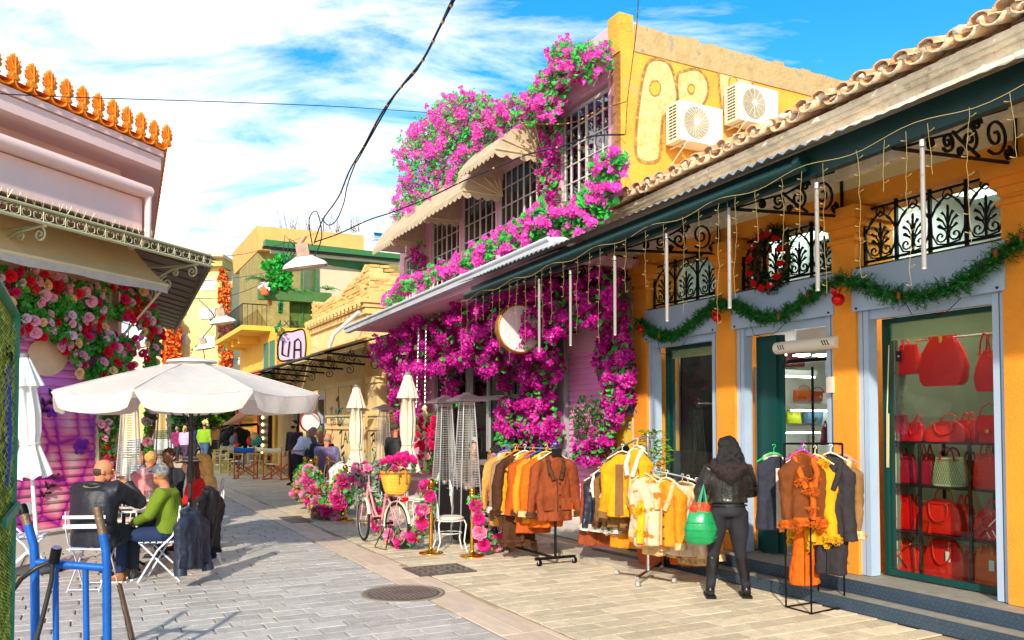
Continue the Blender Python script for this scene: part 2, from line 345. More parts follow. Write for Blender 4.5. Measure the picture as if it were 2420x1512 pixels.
# steps with chequer-plate risers
p=MB(); p.rb(sR,9.2,6.80,7.6,.0,.245); p.rb(sR,9.2,6.56,6.797,.0,.115); ob('step',p,m_step,shop)
for d,z0,z1 in ((6.548,.0,.125),(6.792,.118,.252)):
    p=MB(); p.rb(sR,9.2,d-.006,d+.006,z0,z1); r_=ob('riser',p,m_tread,shop); p=MB()
    s=1.6
    while s<9.1:
        for k in range(3):
            zz=z0+.022+k*.038; dr=1 if (k+int(s/.05))%2 else -1
            p.box(w(s+(k%2)*.02,d-.0085,zz),(.034,.005,.007),(SD+ZV*.9*dr).normalized(),ND,(ZV-SD*.9*dr).normalized())
        s+=.05
    ob('tread_pattern',p,mat('raised tread marks',(100,118,134),.35,.7,bump=0),r_,kind='stuff')
# openings
def frame_open(a,b,name):
    p=MB()
    for s0,s1 in ((a,a+.05),(a+.062,a+.12),(b-.05,b),(b-.12,b-.062)): p.rb(s0,s1,W0+.01,W0+.14,.252,2.95)
    p.rb(a+.121,b-.121,W0+.04,W0+.12,2.86,2.95); f=ob('window_frame',p,m_blue,shop)
    p=MB(); p.rb(a-.03,b+.03,W0-.05,W0+.25,2.952,3.19); p.rb(a-.03,b+.03,W0-.035,W0+.25,3.193,3.39); ob('shutter_box',p,m_blue,shop)
    p=MB()
    for s in (a+.03,b-.03): p.lathe([(.012,0),(.012,.01)],w(s,W0-.062,2.98),8,ax=ND)
    ob('screw_cap',p,m_blackpaint,f)
    return f
for i,(a,b) in enumerate(((S3a,S3b),(S2a,S2b),(S1a,S1b))): frame_open(a,b,i)
m_glass=glass('shop glass'); m_glass2=glass('dark shop glass',(200,215,212),.95,1.5)
def win(a,b,z0,z1,d=W0+.24,kick=None):
    p=MB(); t_=.05
    p.rb(a,a+t_,d-.03,d+.03,z0,z1); p.rb(b-t_,b,d-.03,d+.03,z0,z1); p.rb(a+t_,b-t_,d-.028,d+.028,z0,z0+.06); p.rb(a+t_,b-t_,d-.028,d+.028,z1-.05,z1)
    f=ob('sash_frame',p,m_dkgreen,shop); p=MB(); p.rb(a+t_,b-t_,d-.004,d+.004,z0+.061,z1-.051); ob('glass_pane',p,m_glass,f); return f
win(S3a+.125,S3b-.125,.26,2.87); f1=win(S1a+.125,S1b-.125,.26,2.87)
p=MB(); p.rb(S1a+.18,S1b-.18,W0+.25,W0+.26,.33,1.42); ob('kick_panel',p,mat('dark brown film',(54,38,38),.3,var=.06,bump=0),f1)
# doorway: green leaf on the far side, glass door, air curtain
p=MB(); p.rb(S2b-.45,S2b-.13,W0+.2,W0+.27,.26,2.85); p.rb(S2b-.5,S2b-.45,W0+.24,W0+.3,.26,2.85); ob('door_leaf',p,m_dkgreen,shop)
p=MB(); p.rb(S2a+.13,(S2a+S2b)/2-.12,W0+.35,W0+.36,.27,2.5); p.rb((S2a+S2b)/2-.11,S2b-.46,W0+.35,W0+.36,.27,2.5); gd=ob('glass_door',p,m_glass,shop)
p=MB(); p.rb((S2a+S2b)/2-.12,(S2a+S2b)/2-.108,W0+.34,W0+.37,.3,2.45); p.rb(S2a+.2,S2b-.5,W0+.33,W0+.37,2.51,2.55); ob('door_edge',p,m_black,gd)
a,b=qs(1985,806,W0)[0],qs(1838,806,W0)[0]
p=MB(); p.tube([w(a,W0-.02,2.66),w(b,W0-.02,2.66)],.07,14); ac=ob('air_curtain',p,mat('off white plastic',(235,225,205),.4,var=.02,bump=0),shop)
p=MB()
for k in range(3):
    for s0 in (a+.15,b-.1): p.box(w(s0+k*.035-.06,W0-.088,2.66),(.01,.01,.06),SD,ND,(ZV+SD*.5).normalized())
ob('vent_slot',p,m_black,ac)
p=MB(); c=q(1963,909,W0-.03); p.box(c,(.09,.04,.17),SD,ND,ZV,bev=.01); ob('junction_box',p,mat('off white plastic',(0,0,0)),shop)
# paper notice and pink poster behind the door glass
M=frame(w(sat(1815,W0+.33),W0+.34,qs(1815,1008,W0+.33)[1]),-SD,-ND); p=MB(); p.box(M.translation,(.16,.004,.34),SD,ND,ZV); nt_=ob('paper_notice',p,m_white,shop)
for k in range(9): text('notice_text',['WELCOME','PLEASE KEEP','YOUR DISTANCE','-----','USE YOUR MASK','THANK YOU','OPEN DAILY','10.00 - 20.00','-----'][k],.016,frame(M.translation-ND*.004+ZV*(.13-k*.03),-SD,-ND),m_blackpaint,shop,ext=.0004)
c=q(1797,1160,W0+.33); p=MB(); p.box(c,(.2,.006,.62),SD,ND,ZV); ob('pink_poster',p,mat('pink poster',(240,160,160),.5,var=.05,bump=0),shop)
# room behind
p=MB(); D1=W0+.62; D2=W0+2.34
p.rb(sR,S0,D2,D2+.1,.24,4.9); p.rb(sR-.1,sR,D1-.4,D2,.24,4.9); p.rb(S0,S0+.1,W0+.5,D2,.24,4.9); ob('inner_wall',p,m_inner,shop)
p=MB(); p.rb(sR,S0,W0+.3,D2,.24,.256); ob('shop_floor',p,mat('shop floor tile',(150,140,128),.3,var=.1,bump=0),shop)
p=MB(); p.rb(sR,S0,W0+.5,D2,4.30,4.36); ob('shop_ceiling',p,m_inner,shop)
p=MB(); p.rb(S1a-.05,S1a+.01,W0+.56,D2-.5,.26,4.3); p.rb(S3b+.0,S3b+.06,W0+.56,D2,.26,4.3); ob('partition_wall',p,m_inner,shop)
p=MB(); p.rb(S1a+.02,S1b+.1,W0+1.4,W0+1.44,.26,3.0); p.rb(S1b-.06,S1b-.02,W0+.56,W0+1.4,.26,3.0); ob('interior_shade_panel',p,mat('dark interior shade',(34,36,34),.8,var=.2),shop)  # dark panels added so the room behind this window looks shaded
p=MB(); p.rb(S3a+.15,S3b-.2,W0+2.2,W0+2.26,.26,3.3); p.rb(S3a+.02,S3a+.06,W0+.56,W0+2.2,.26,3.3); p.rb(S3b-.04,S3b-.01,W0+.56,W0+2.19,.26,3.3); ob('grey_backdrop',p,mat('sage window lining',(128,136,108),.8,var=.1),shop)
m_lamp=mat('lit strip',(255,250,240),.5,var=0,bump=0,emis=1.6)
p=MB(); p.rb(S3a+.126,S3a+.138,W0+.275,W0+.56,.26,2.87); p.rb(S1a+.126,S1a+.138,W0+.275,W0+.56,.26,2.87)
for b_ in (S1b,S3b): p.rb(b_-.138,b_-.126,W0+.275,W0+.37,.26,2.87)
ob('green_reveal',p,m_dkgreen,shop)
# roller blinds at the heads of the windows
for a,b,zz in ((S3a+.18,S3b-.18,2.66),(S1a+.18,S1b-.18,2.72)):
    p=MB(); p.rb(a,b,W0+.29,W0+.30,zz,2.84); bl=ob('roller_blind',p,mat('cream blind',(206,204,166),.8,var=.04,bump=.1,trans=.2),shop); p=MB(); p.tube([w(a,W0+.29,zz),w(b,W0+.29,zz)],.012); ob('blind_bar',p,m_cream,bl)
p=MB(); p.tube([w(S3b-.2,W0+.22,2.6),w(S3b-.18,W0+.2,1.9),w(S3b-.17,W0+.2,1.35),w(S3b-.19,W0+.2,1.35),w(S3b-.2,W0+.2,1.9)],.006); ob('pull_cord',p,m_cream,shop)
# transom grilles
def grille(a,b,z0,z1,d):
    p=MB(); r=.011; H_=z1-z0
    for z in (z0,z0+H_*.08,z1-H_*.06): p.rb(a,b,d-.012,d+.012,z-.012,z+.012)
    n=max(2,round((b-a)/.40)); wd_=(b-a)/n
    for i in range(n+1): p.rb(a+i*wd_-.014,a+i*wd_+.014,d-.016,d+.016,z0,z1)
    for i in range(n):
        c=a+(i+.5)*wd_; zb=z0+H_*.1
        P=lambda x,z:w(c+x*wd_,d,zb+z*H_*.8)
        p.tube([P(-.48,.55),P(-.45,.25),P(-.3,.04),P(0,.0),P(.3,.04),P(.45,.25),P(.48,.55),P(.3,.78),P(.0,.95)],r,4,flat=ND); p.tube([P(-.48,.55),P(-.3,.78),P(0,.95)],r,4,flat=ND)
        p.tube([P(-.48,.62),P(-.2,.8),P(-.48,1.0)],r*.8,4); p.tube([P(.48,.62),P(.2,.8),P(.48,1.0)],r*.8,4)
        p.tube([P(0,.95)+ZV*.0+SD*.05*math.cos(t)+ZV*.05*math.sin(t) for t in [k*PI/4 for k in range(8)]],r*.8,4,closed=True)
        p.tube([P(0,.0),P(0,.62)],r*1.3,5)
        for sg in (-1,1):
            p.tube(spiral(P(.2*sg,.17),SD*sg,ZV,.07,1.3,-PI*.5-2.6,16),r*.9,4)
            for k,(x,z) in enumerate(((.28,.52),(.26,.38),(.16,.62))):
                p.tube([P(0,.25+k*.05),P(x*sg*.5,z-.07),P(x*sg,z)],[(r*.8),r,r*1.9],4)
        p.ell(P(0,.68),(.016,.016,.04),nu=6,nv=4)
    return ob('transom_grille',p,m_iron,shop)
for a,b in ((S3a,S3b),(S2a,S2b),(S1a,S1b)):
    grille(a+.03,b-.03,3.42,4.05,W0+.1)
    p=MB(); p.rb(a,b,W0+.2,W0+.208,3.40,4.05); ob('transom_glass',p,m_glass2,shop)
    p=MB(); p.rb(a,b,W0-.01,W0+.3,3.393,3.412); ob('transom_sill',p,mat('dusty sill',(88,66,44),.9),shop)
# canopy: sheet, beam, gutter, brackets
GD=5.5
p=MB(); n=190; sa,sb=.3,12.0
vs=[];fs=[]
for i in range(n+1):
    s=sa+(sb-sa)*i/n; zz=.018*math.sin(s*2*PI/.125); dz=-.012*(s-3)*1.
    lip=.03*mnoise.noise(V((s*1.3,0,0)))
    for d,z in ((5.26+lip,4.125+dz),(W0,4.78+dz)): vs.append(w(s,d,z+zz))
for i in range(n): fs.append([2*i,2*i+2,2*i+3,2*i+1])
p.add(vs,fs,True); cs=ob('corrugated_sheet',p,mat('weathered sheet',(168,176,178),.5,.4,var=.2,vs=3,bump=.1),shop)
m_gut=mat('dark green gutter',(18,56,56),.4,.3,var=.12,bump=.05)
gz=lambda s:4.03-.0245*(s-3.2)
p=MB(); 
p.tube([w(s,GD,gz(s)+.035) for s in (.3,3,6,9,11.9)],(.055,.17),4,flat=ND); ob('canopy_beam',p,m_gut,shop)
p=MB(); p.tube([w(s,GD-.12,gz(s)+.0) for s in (5.0,8,11.9)],.062,10); p.tube([w(s,GD-.115,gz(s)+.015) for s in (5.0,5.06)],.075,10); ob('gutter',p,m_gut,shop)
p=MB()
for s in (3.1,5.05,7.6,9.6,11.3): p.tube([w(s,GD,gz(s)),w(s,W0,4.62)],.022,4)
ob('rafter',p,m_gut,shop)
def scroll_bracket(s,parent):
    p=MB(); a=w(s,GD-.0,gz(s)-.09); b=w(s,W0-.03,gz(s)+.10-.09+.09); T=w(s,W0-.03,gz(s)+.52); r=.014
    b=w(s,W0-.03,gz(s)+.02)
    p.tube([a,b],(.02,.016),4); p.tube([T,b-ZV*.12],(.02,.018),4); p.tube([a,a.lerp(T,.5)+ZV*.03,T],.016,4)
    X=(b-a).normalized(); Lh=(b-a).length
    def C(x,z): return a+X*x*Lh+ZV*z
    for cx,cz,rr,dr,a0 in ((.82,.22,.17,1,-2.2),(.60,.15,.12,-1,2.4),(.66,.30,.07,1,0),(.42,.11,.085,1,-2.4),(.28,.07,.05,-1,2.4),(.93,.08,.06,-1,1.5),(.52,.045,.035,1,0)):
        p.tube(spiral(C(cx,cz),X,ZV,rr,1.7*dr,a0,24),r,4,flat=SD)
    p.tube([C(.05,.01),C(.15,.05),C(.3,.12),C(.5,.2),C(.7,.36)],r,4,flat=SD); p.tube([C(.68,.02),C(.52,.14),C(.46,.2)],r,4,flat=SD)
    return ob('scroll_bracket',p,m_iron,parent)
for s in (4.22,6.05,7.95,9.75): scroll_bracket(s,shop)
# weathered cornice band and the row of roof tiles above the sheet
m_oldp=mat('weathered lime plaster',(238,224,200),.95,var=.25,vs=5,bump=.9,bs=18,stain=((160,134,100),6,.6))
p=MB()
for k,(d,z0,z1) in enumerate(((6.96,4.42,5.02),(6.90,5.022,5.06),(6.84,5.062,5.11),(6.88,4.86,4.90))):
    n=60
    for i in range(n): 
        s0=.3+(9.9)*i/n; s1=.3+9.9*(i+1)/n; j=mnoise.noise(V((s0*3,k,0)))*.012; dz=-.045*(s0-4)*.8
        p.rb(s0,s1+.004,d+j,W0+.3,z0+dz,z1+dz)
ob('cornice',p,m_oldp,shop)
m_tile=mat('weathered roof tile',(218,160,112),.9,var=.25,vs=7,bump=.7,bs=30,isl=.22,objr=True,stain=((238,222,190),5,.47))
rows=[]
for kk in range(2):
    n=9; vs=[];fs=[]
    for i in range(2):
        for j in range(n):
            a=PI*j/(n-1); rr=(.105,.09)[i] ; up=1 if kk else -1
            vs.append((rr*math.cos(a),-.0+i*.42,up*rr*.8*math.sin(a)+i*.13)); vs.append(((rr-.018)*math.cos(a),i*.42,up*(rr-.018)*.8*math.sin(a)+i*.13))
    for i in range(1):
        for j in range(n-1):
            a=j*2;b=a+2; c=a+2*n; d=b+2*n
            fs+= [[a,b,d,c],[a+1,c+1,d+1,b+1]]
    for j in range(n-1): fs+= [[j*2,j*2+1,j*2+3,j*2+2]]
    me=bpy.data.meshes.new('roof_tile'); me.from_pydata(vs,[],fs); me.materials.append(m_tile); me.polygons.foreach_set('use_smooth',[True]*len(fs)); rows.append(me)
s=.5; i=0
while s<10.25:
    zz=5.17-.036*(s-4); jz=R.uniform(-.012,.012)
    for r_ in range(4):
        for kk in (0,1):
            ss=s+(.12 if kk else 0); M=basis(w(ss+R.uniform(-.012,.012),6.70+r_*.36+R.uniform(-.05,.03)*(r_==0)+(.02 if kk else 0),zz+r_*.115+jz+(.045 if kk else .03)),SD,ND,ZV)@Matrix.Rotation(R.uniform(-.09,.09),4,'Z')@Matrix.Rotation(R.uniform(-.05,.05),4,'Y')
            inst('roof_tile',rows[kk],M,shop)
    s+=.245; i+=1
p=MB()
s=.5
while s<10.2:
    zz=5.17-.036*(s-4); 
    for k in range(6):
        ww=R.uniform(.03,.075); p.ell(w(s+.12+R.uniform(-.07,.07),6.76+R.uniform(-.02,.1),zz+.055+R.uniform(-.01,.04)),(ww,ww*.9,ww*.7),nu=6,nv=4)
    s+=.245
for v_ in p.v: v_+=mnoise.noise_vector(v_*14)*.02
ob('mortar_lump',p,mat('lime mortar',(222,205,180),.95,var=.2,vs=12,bump=.8,bs=40),shop,kind='stuff')
p=MB(); zz=5.2
p.add([w(.3,6.78,5.26+.09),w(10.3,6.78,4.95+.0),w(10.3,9.6,6.1),w(.3,9.6,6.4)],[[0,1,2,3]]); ob('roof_bed',p,mat('lime mortar',(0,0,0)),shop)
p=MB(); p.rb(.1,.3,6.9,9.8,0,5.1); p.rb(.3,10.25,9.55,9.7,.3,5.9); ob('rear_wall',p,m_or,shop)
# ================================================================ PINK CAFE BUILDING
m_pink=mat('pink render',(238,182,200),.9,var=.05,vs=2,bump=.5,bs=70); m_ochre=mat('yellow ochre render',(228,164,64),.95,var=.2,vs=1.4,bump=.8,bs=22,stain=((204,160,100),1.7,.55))
m_gf=mat('grey window frame',(158,160,162),.45,var=.05,bump=.03); m_palepaint=mat('off white window frame',(206,204,196),.5,var=.05,bump=.03)
cafe=thing('pink_cafe_building','two storey pink cafe building with big paned windows and an ochre side wall','building',w(15,W0,0))
sA,sZ=10.11,19.8; TOP=7.9
u2=lambda u:sat(u,W0)
wz=lambda v,u,d=W0:qs(u,v,d)[1]
DR=W0+6.0
# front wall built round its openings
big=(u2(1440),u2(1326),3.98+.6,7.0); mid=(u2(1278),u2(1014),4.55,6.7); sm=(u2(977),u2(953),4.5,5.9)
p=MB(); F0,F1=W0,W0+.3
for a,b,z0,z1 in ((sA,big[0],3.9,TOP),(big[0],big[1],3.9,4.5),(big[0],big[1],7.08,TOP),(big[1],mid[0],3.9,TOP),(mid[0],mid[1],3.9,4.5),(mid[0],mid[1],6.72,6.9),(mid[1],sm[0],3.9,6.6),(sm[0],sm[1],3.9,4.5),(sm[0],sm[1],5.95,6.3),(sm[1],sZ,3.9,6.3)):
    p.rb(a,b-.0005,F0,F1,z0,z1)
p.rb(mid[0],mid[1]-.3,F0+.01,F1,6.9,6.98+.25)
ob('front_wall',p,m_pink,cafe)
p=MB(); n=14
zt=[7.86-.0*i for i in range(n+1)]
for i in range(n):
    d0=F0+(DR-F0)*i/n; d1=F0+(DR-F0)*(i+1)/n; j=mnoise.noise(V((i*1.7,3,1)))*.05
    p.rb(sA-.012,sA+.25,d0,d1,0,7.72+j)
sw=ob('side_wall',p,m_ochre,cafe)
p=MB()
for i in range(28):
    d0=F0+.25+(DR-F0-.25)*i/28; d1=d0+(DR-F0-.25)/28; j=mnoise.noise(V((i*2.1,3,1)))*.05
    p.rb(sA-.03,sA+.3,d0,d1,7.44,7.86+j)
ob('coping_band',p,mat('flaking grey coping',(190,160,112),.95,var=.2,vs=4,bump=.8,bs=20,stain=((150,138,118),4,.55)),cafe)
p=MB(); p.rb(sA,sA+.3,F0-.02,F0+.24,7.4,8.0); ob('corner_pier',p,m_ochre,cafe)
p=MB(); p.rb(sA+.3,sZ,DR-.2,DR,0,6.3); p.rb(sZ-.2,sZ,F1,DR,0,6.3); ob('rear_wall',p,m_pink,cafe)
p=MB(); p.rb(sA+.3,sZ,F1,DR-.2,6.2,6.3); ob('flat_roof',p,m_cream,cafe)
p=MB(); p.rb(sA+.3,sZ,F1,DR-.2,4.2,4.28); ob('upper_floor',p,mat('dark boards',(60,48,40),.6),cafe)
# graffiti on the ochre side wall: outlined bubble letters, pale fill (side wall plane s=sA, axes ND right and up)
def P(u,v,off=.004):
    r=ray(u,v); k=(sA-.012-off)/r.dot(SD); return O+r*k
m_gfill=mat('pale spray fill',(230,190,132),.9,var=.22,vs=12,bump=.5,stain=((232,172,84),9,.52)); m_gline=mat('faded spray outline',(150,112,62),.95,var=.3,vs=14,bump=.2,stain=((222,165,80),16,.50)); m_gor=mat('orange spray',(240,170,70),.9)
def blobpoly(pts): 
    out=[]
    n=len(pts)
    for i in range(n):
        p0,p1,p2,p3=[V((*pts[(i+k-1)%n],0)) for k in range(4)]
        for t in (0,.25,.5,.75):
            out.append(.5*((2*p1)+(-p0+p2)*t+(2*p0-5*p1+4*p2-p3)*t*t+(-p0+3*p1-3*p2+p3)*t**3))
    return [(a.x,a.y) for a in out]
def spray(pts,off,m,line=None,name='painted_letter'):
    bp=blobpoly(pts); pp=MB(); pp.add([P(x,y,off) for x,y in bp],[list(range(len(bp)))[::-1]]); o=ob(name,pp,m,cafe)
    if line: pp=MB(); pp.tube([P(x,y,off+.004) for x,y in bp],(.003,line),4,closed=True,flat=SD); ob('letter_outline',pp,m_gline,cafe)
spray([(1512,225),(1525,160),(1545,140),(1580,150),(1598,205),(1596,250),(1568,275),(1562,320),(1555,378),(1510,378),(1502,330)],.004,m_gfill,.035)
spray([(1600,185),(1615,168),(1650,165),(1672,195),(1668,235),(1640,265),(1608,262)],.004,m_gfill,.03)
spray([(1700,150),(1738,135),(1775,180),(1770,250),(1730,265),(1706,262)],.004,m_gfill,.03)
for c_ in ((1548,208,13,18),(1633,210,8,11),(1732,195,10,15)):
    spray([(c_[0]+c_[2]*math.cos(k*PI/3),c_[1]+c_[3]*math.sin(k*PI/3)) for k in range(6)],.010,m_gor,.012)
for k,(a,tx) in enumerate((((1563,322),'7'),((1562,345),'C'))): text('painted_mark',tx,.16,frame(P(*a,.006),ND,-SD),m_gline,cafe,ext=.001)
# upper windows
def paned(a,b,z0,z1,nc,nr,mf,dd=.1,rec=.06,parent=cafe,glassm=None,F=W0,mull=()):
    p=MB(); t_=.035; d0=F+rec
    p.rb(a,a+.06,d0-.02,d0+.05,z0,z1); p.rb(b-.06,b,d0-.02,d0+.05,z0,z1); p.rb(a+.06,b-.06,d0-.018,d0+.048,z0,z0+.06); p.rb(a+.06,b-.06,d0-.018,d0+.048,z1-.06,z1)
    f=ob('window_frame',p,mf,parent)
    p=MB()
    for i in range(1,nc):
        s=a+(b-a)*i/nc; k=.024 if i in mull else .010; p.rb(s-k,s+k,d0-.012,d0+.03,z0+.06,z1-.06)
    for i in range(1,nr): z=z0+(z1-z0)*i/nr; p.rb(a+.06,b-.06,d0-.009,d0+.027,z-.010,z+.010)
    ob('glazing_bar',p,mf,f)
    n=0
    me=MB(); me.rb(a+.06,b-.06,d0+.008,d0+.014,z0+.06,z1-.06); ob('glass_pane',me,glassm or m_glass2,f)
    return f
m_gsky=glass('reflecting glass',(120,135,150),1.,9.); m_gdk=glass('tinted cafe glass',(110,110,105),.95,2.5)
paned(*big,6,8,m_palepaint,glassm=m_gsky,mull=(3,))
pn=(mid[1]-mid[0])/3
for i in range(3):
    x0=mid[0]+pn*i+(.04 if i else 0); x1=mid[0]+pn*(i+1)-.04
    paned(x0,x1,mid[2],6.68,6 if i else 7,6,m_palepaint,glassm=m_gdk,mull=(3,))
p=MB()
for i in (1,2): s=mid[0]+pn*i; p=MB(); p.rb(s-.04,s+.04,W0-.01,W0+.2,4.5,6.72); ob('pink_mullion',p,m_pink,cafe)
paned(*sm,3,5,m_palepaint,glassm=m_gsky)
p=MB(); p.rb(big[0]+.05,big[1]-.05,W0+.25,W0+.27,big[2]+.05,6.95); ob('sky_reflection_panel',p,mat('pale reflected sky',(205,216,222),.8,var=.08,vs=2,bump=0),cafe)  # pale sheet added behind the panes to stand in for reflected sky
p=MB(); p.rb(mid[0]-.6,mid[1]+.3,W0+1.2,W0+1.25,4.3,6.2); ob('curtain',p,mat('aubergine curtain',(70,45,62),.95,var=.4,vs=5,bump=.4,stretch=(1,1,.3)),cafe)
for u,v in ((1201,480),(1101,555),(1252,455)):
    c=q(u,v,W0+.6); p=MB(); p.ell(c,(.09,.09,.11)); ob('lit_lamp',p,mat('amber lamp glow',(255,150,30),.5,var=.1,bump=0,emis=1.4),cafe)
# canopy slab over the street with grey gutter
p=MB(); p.rb(9.65,19.3,5.72,W0-.002,4.02,4.16); ob('canopy_slab',p,m_pink,cafe)
p=MB()
for a,b in ((9.6,14.6),(14.62,19.4)): p.tube([w(a,5.62,4.24-(a-9.5)*.022),w(b,5.62,4.24-(b-9.5)*.022)],(.085,.085),4,flat=(ND+ZV*.0)); p.tube([w(a,5.56,4.30-(a-9.5)*.022),w(b,5.56,4.30-(b-9.5)*.022)],.035,6)
ob('gutter',p,mat('light grey gutter',(196,200,208),.45,.1,var=.05,bump=.02),cafe)
p=MB(); p.tube([w(9.62,5.62,4.28),w(9.62,5.8,4.3),w(9.7,6.5,4.1)],.05,8); ob('downpipe',p,m_white,cafe)
p=MB(); p.rb(9.75,10.9,6.1,W0-.01,4.165,4.62); ob('planter_box',p,m_cream,cafe)
# ground floor
p=MB(); gA=u2(1440); zC=4.0
sh=(u2(1437),u2(1339)); pl=(u2(1338),u2(1309)); dr=(u2(1308),u2(1205)); d2_=(u2(1198),u2(1108)); d3_=(u2(1104),u2(1026))
for a,b,z0,z1 in ((S0,sh[0],0,4.0),(sh[0],sh[1],2.95,4.0),(pl[0]+.5,d3_[1],3.05,4.0),(d3_[1],sZ,0,4.0)): p.rb(a,b,W0+.002,W0+.3,z0,z1)
ob('ground_floor_wall',p,m_pink,cafe)
p=MB(); p.rb(u2(1497),u2(1462),W0-.02,W0,0,3.9)
pl_=ob('peeling_plaster_strip',p,mat('peeling plaster',(205,185,160),.95,var=.25,vs=3,bump=.9,bs=14,stain=((120,85,50),2.5,.57)),cafe)
p=MB(); p.rb(u2(1497),u2(1460),W0-.026,W0-.021,.3,1.9); ob('yellow_paint_patch',p,mat('yellow wall paint',(238,196,40),.8,var=.2,stain=((225,205,170),3,.6)),cafe)
p=MB()
for cx,cz,r_ in ((0,0,.16),(.13,-.2,.14),(-.12,-.22,.14),(.0,-.45,.15)): p.lathe([(r_,0),(r_*.98,.004)],w(u2(1478)+cx,W0-.028,1.35+cz),16,ax=-ND)
ob('painted_black_flower',p,m_blackpaint,cafe)
for k,tx in enumerate(('YO','MAK','E')): text('blue_tag',tx,.2,frame(w(u2(1490),W0-.03,2.25-k*.24),-SD,-ND),mat('blue spray',(30,95,190),.8),cafe,ext=.001)
# pink roller shutter, slat by slat
m_shut=mat('pink roller slats',(253,165,222),.5,.1,var=.06,vs=2,bump=.05)
k=0; z=.3
while z<2.92:
    p=MB(); a=sh[0]+.03;b=sh[1]-.02
    p.add([w(a,W0+.06,z),w(b,W0+.06,z),w(b,W0+.035,z+.03),w(a,W0+.035,z+.03),w(b,W0+.05,z+.088),w(a,W0+.05,z+.088),w(b,W0+.075,z+.092),w(a,W0+.075,z+.092)],[[0,1,2,3],[3,2,4,5],[5,4,6,7]]); ob('shutter_slat',p,m_shut,cafe); z+=.092
p=MB(); 
pts=[(1408,700),(1412,800),(1418,860),(1424,890)]
p.add([q(u,v,W0+.033) for u,v in ((1400,740),(1431,712),(1434,790),(1425,868),(1413,905),(1404,830))],[[0,1,2,3,4,5]]); ob('painted_purple_heart',p,mat('purple mural paint',(150,20,170),.6),cafe)
p=MB(); p.rb(sh[0]+.01,sh[1],W0+.0,W0+.1,.25,.3); p.rb(gA-.0,sh[1],W0-.3,W0+.2,.0,.25); ob('marble_step',p,mat('white marble step',(215,208,200),.5,var=.12,vs=3,bump=.1),cafe)
p=MB(); p.rb(pl[0],pl[1],W0-.05,W0+.2,.0,3.2); ob('grey_pilaster',p,m_gf,cafe)
m_gr=glass('cafe door glass',(120,120,112),.95,2.)
def door(a,b,top=3.05):
    p=MB(); z1=2.25
    p.rb(a,a+.09,W0-.0,W0+.12,.1,top); p.rb(b-.09,b,W0,W0+.12,.1,top); p.rb(a+.09,b-.09,W0+.002,W0+.118,z1,z1+.09); p.rb(a+.09,b-.09,W0+.002,W0+.118,top-.07,top); p.rb(a+.09,b-.09,W0+.004,W0+.116,.1,.3)
    m_=(a+b)/2; p.rb(m_-.06,m_+.06,W0+.005,W0+.1,.3,z1); p.rb(m_-.03,m_+.03,W0+.005,W0+.1,z1+.09,top-.07)
    f=ob('door_frame',p,m_gf,cafe); p=MB(); p.rb(a+.09,b-.09,W0+.05,W0+.056,.3,top-.08); ob('glass_pane',p,m_gr,f)
    p=MB(); p.box(w(m_-.0,W0-.02,1.1),(.02,.04,.3),SD,ND,ZV); ob('handle',p,m_black,f)
door(*dr); door(*d2_); door(*d3_)
p=MB(); p.rb(dr[1],d2_[0],W0-.04,W0+.15,.0,3.15); p.rb(d2_[1],d3_[0],W0-.04,W0+.15,.0,3.15); ob('grey_pier',p,m_gf,cafe)
p=MB(); p.rb(dr[0]-.5,d3_[1]+.5,W0+2.6,W0+2.7,.1,3.4); p.rb(pl[1],pl[1]+.08,W0+.3,W0+2.6,.1,3.4); ob('inner_wall',p,mat('warm cafe wall',(96,58,48),.8,var=.4,vs=3),cafe)
p=MB(); p.rb(pl[1],d3_[1],W0+.2,W0+2.6,.0,.1); ob('cafe_floor',p,mat('dark boards',(0,0,0)),cafe)
for u,v in ((1252,722),(1265,1000),(1140,940)):
    p=MB(); p.ell(q(u,v,W0+1.4),(.12,.12,.05)); ob('lit_lamp',p,mat('amber lamp glow',(0,0,0)),cafe)
c=q(1120,1050,W0-.01); p=MB(); p.box(c,(.2,.006,.3),SD,ND,ZV); st_=ob('window_notice',p,m_white,cafe); p=MB(); p.lathe([(.075,0),(.075,.004)],c-ND*.006,20,ax=-ND); ob('blue_mask_sign',p,mat('sign blue',(30,110,200),.5),cafe)
p=MB(); p.lathe([(.03,0),(.03,.003)],c-ND*.012,14,ax=-ND); ob('white_face_mark',p,m_white,cafe)
# round blade sign
c=q(1226,777,6.02); t=thing('round_sign','round blank white sign with a thick gold rim among the magenta flowers','sign',c)
X=(ND*1+SD*-.12).normalized(); Yn=X.cross(ZV)
p=MB(); p.lathe([(.37,-.05),(.385,-.06),(.385,.06),(.37,.07),(.359,.055)],c,48,ax=-SD+ND*-.06,cap=False); ob('gold_rim',p,mat('satin gold',(200,130,20),.35,.7,bump=0),t)
p=MB(); p.lathe([(.358,-.03),(.358,.045)],c,48,ax=-SD+ND*-.06); ob('white_face',p,mat('white acrylic',(232,212,214),.45,var=.03,bump=0),t)
p=MB(); p.tube([c+ND*.3,c+ND*1.1],.02,6); ob('wall_arm',p,m_black,t)
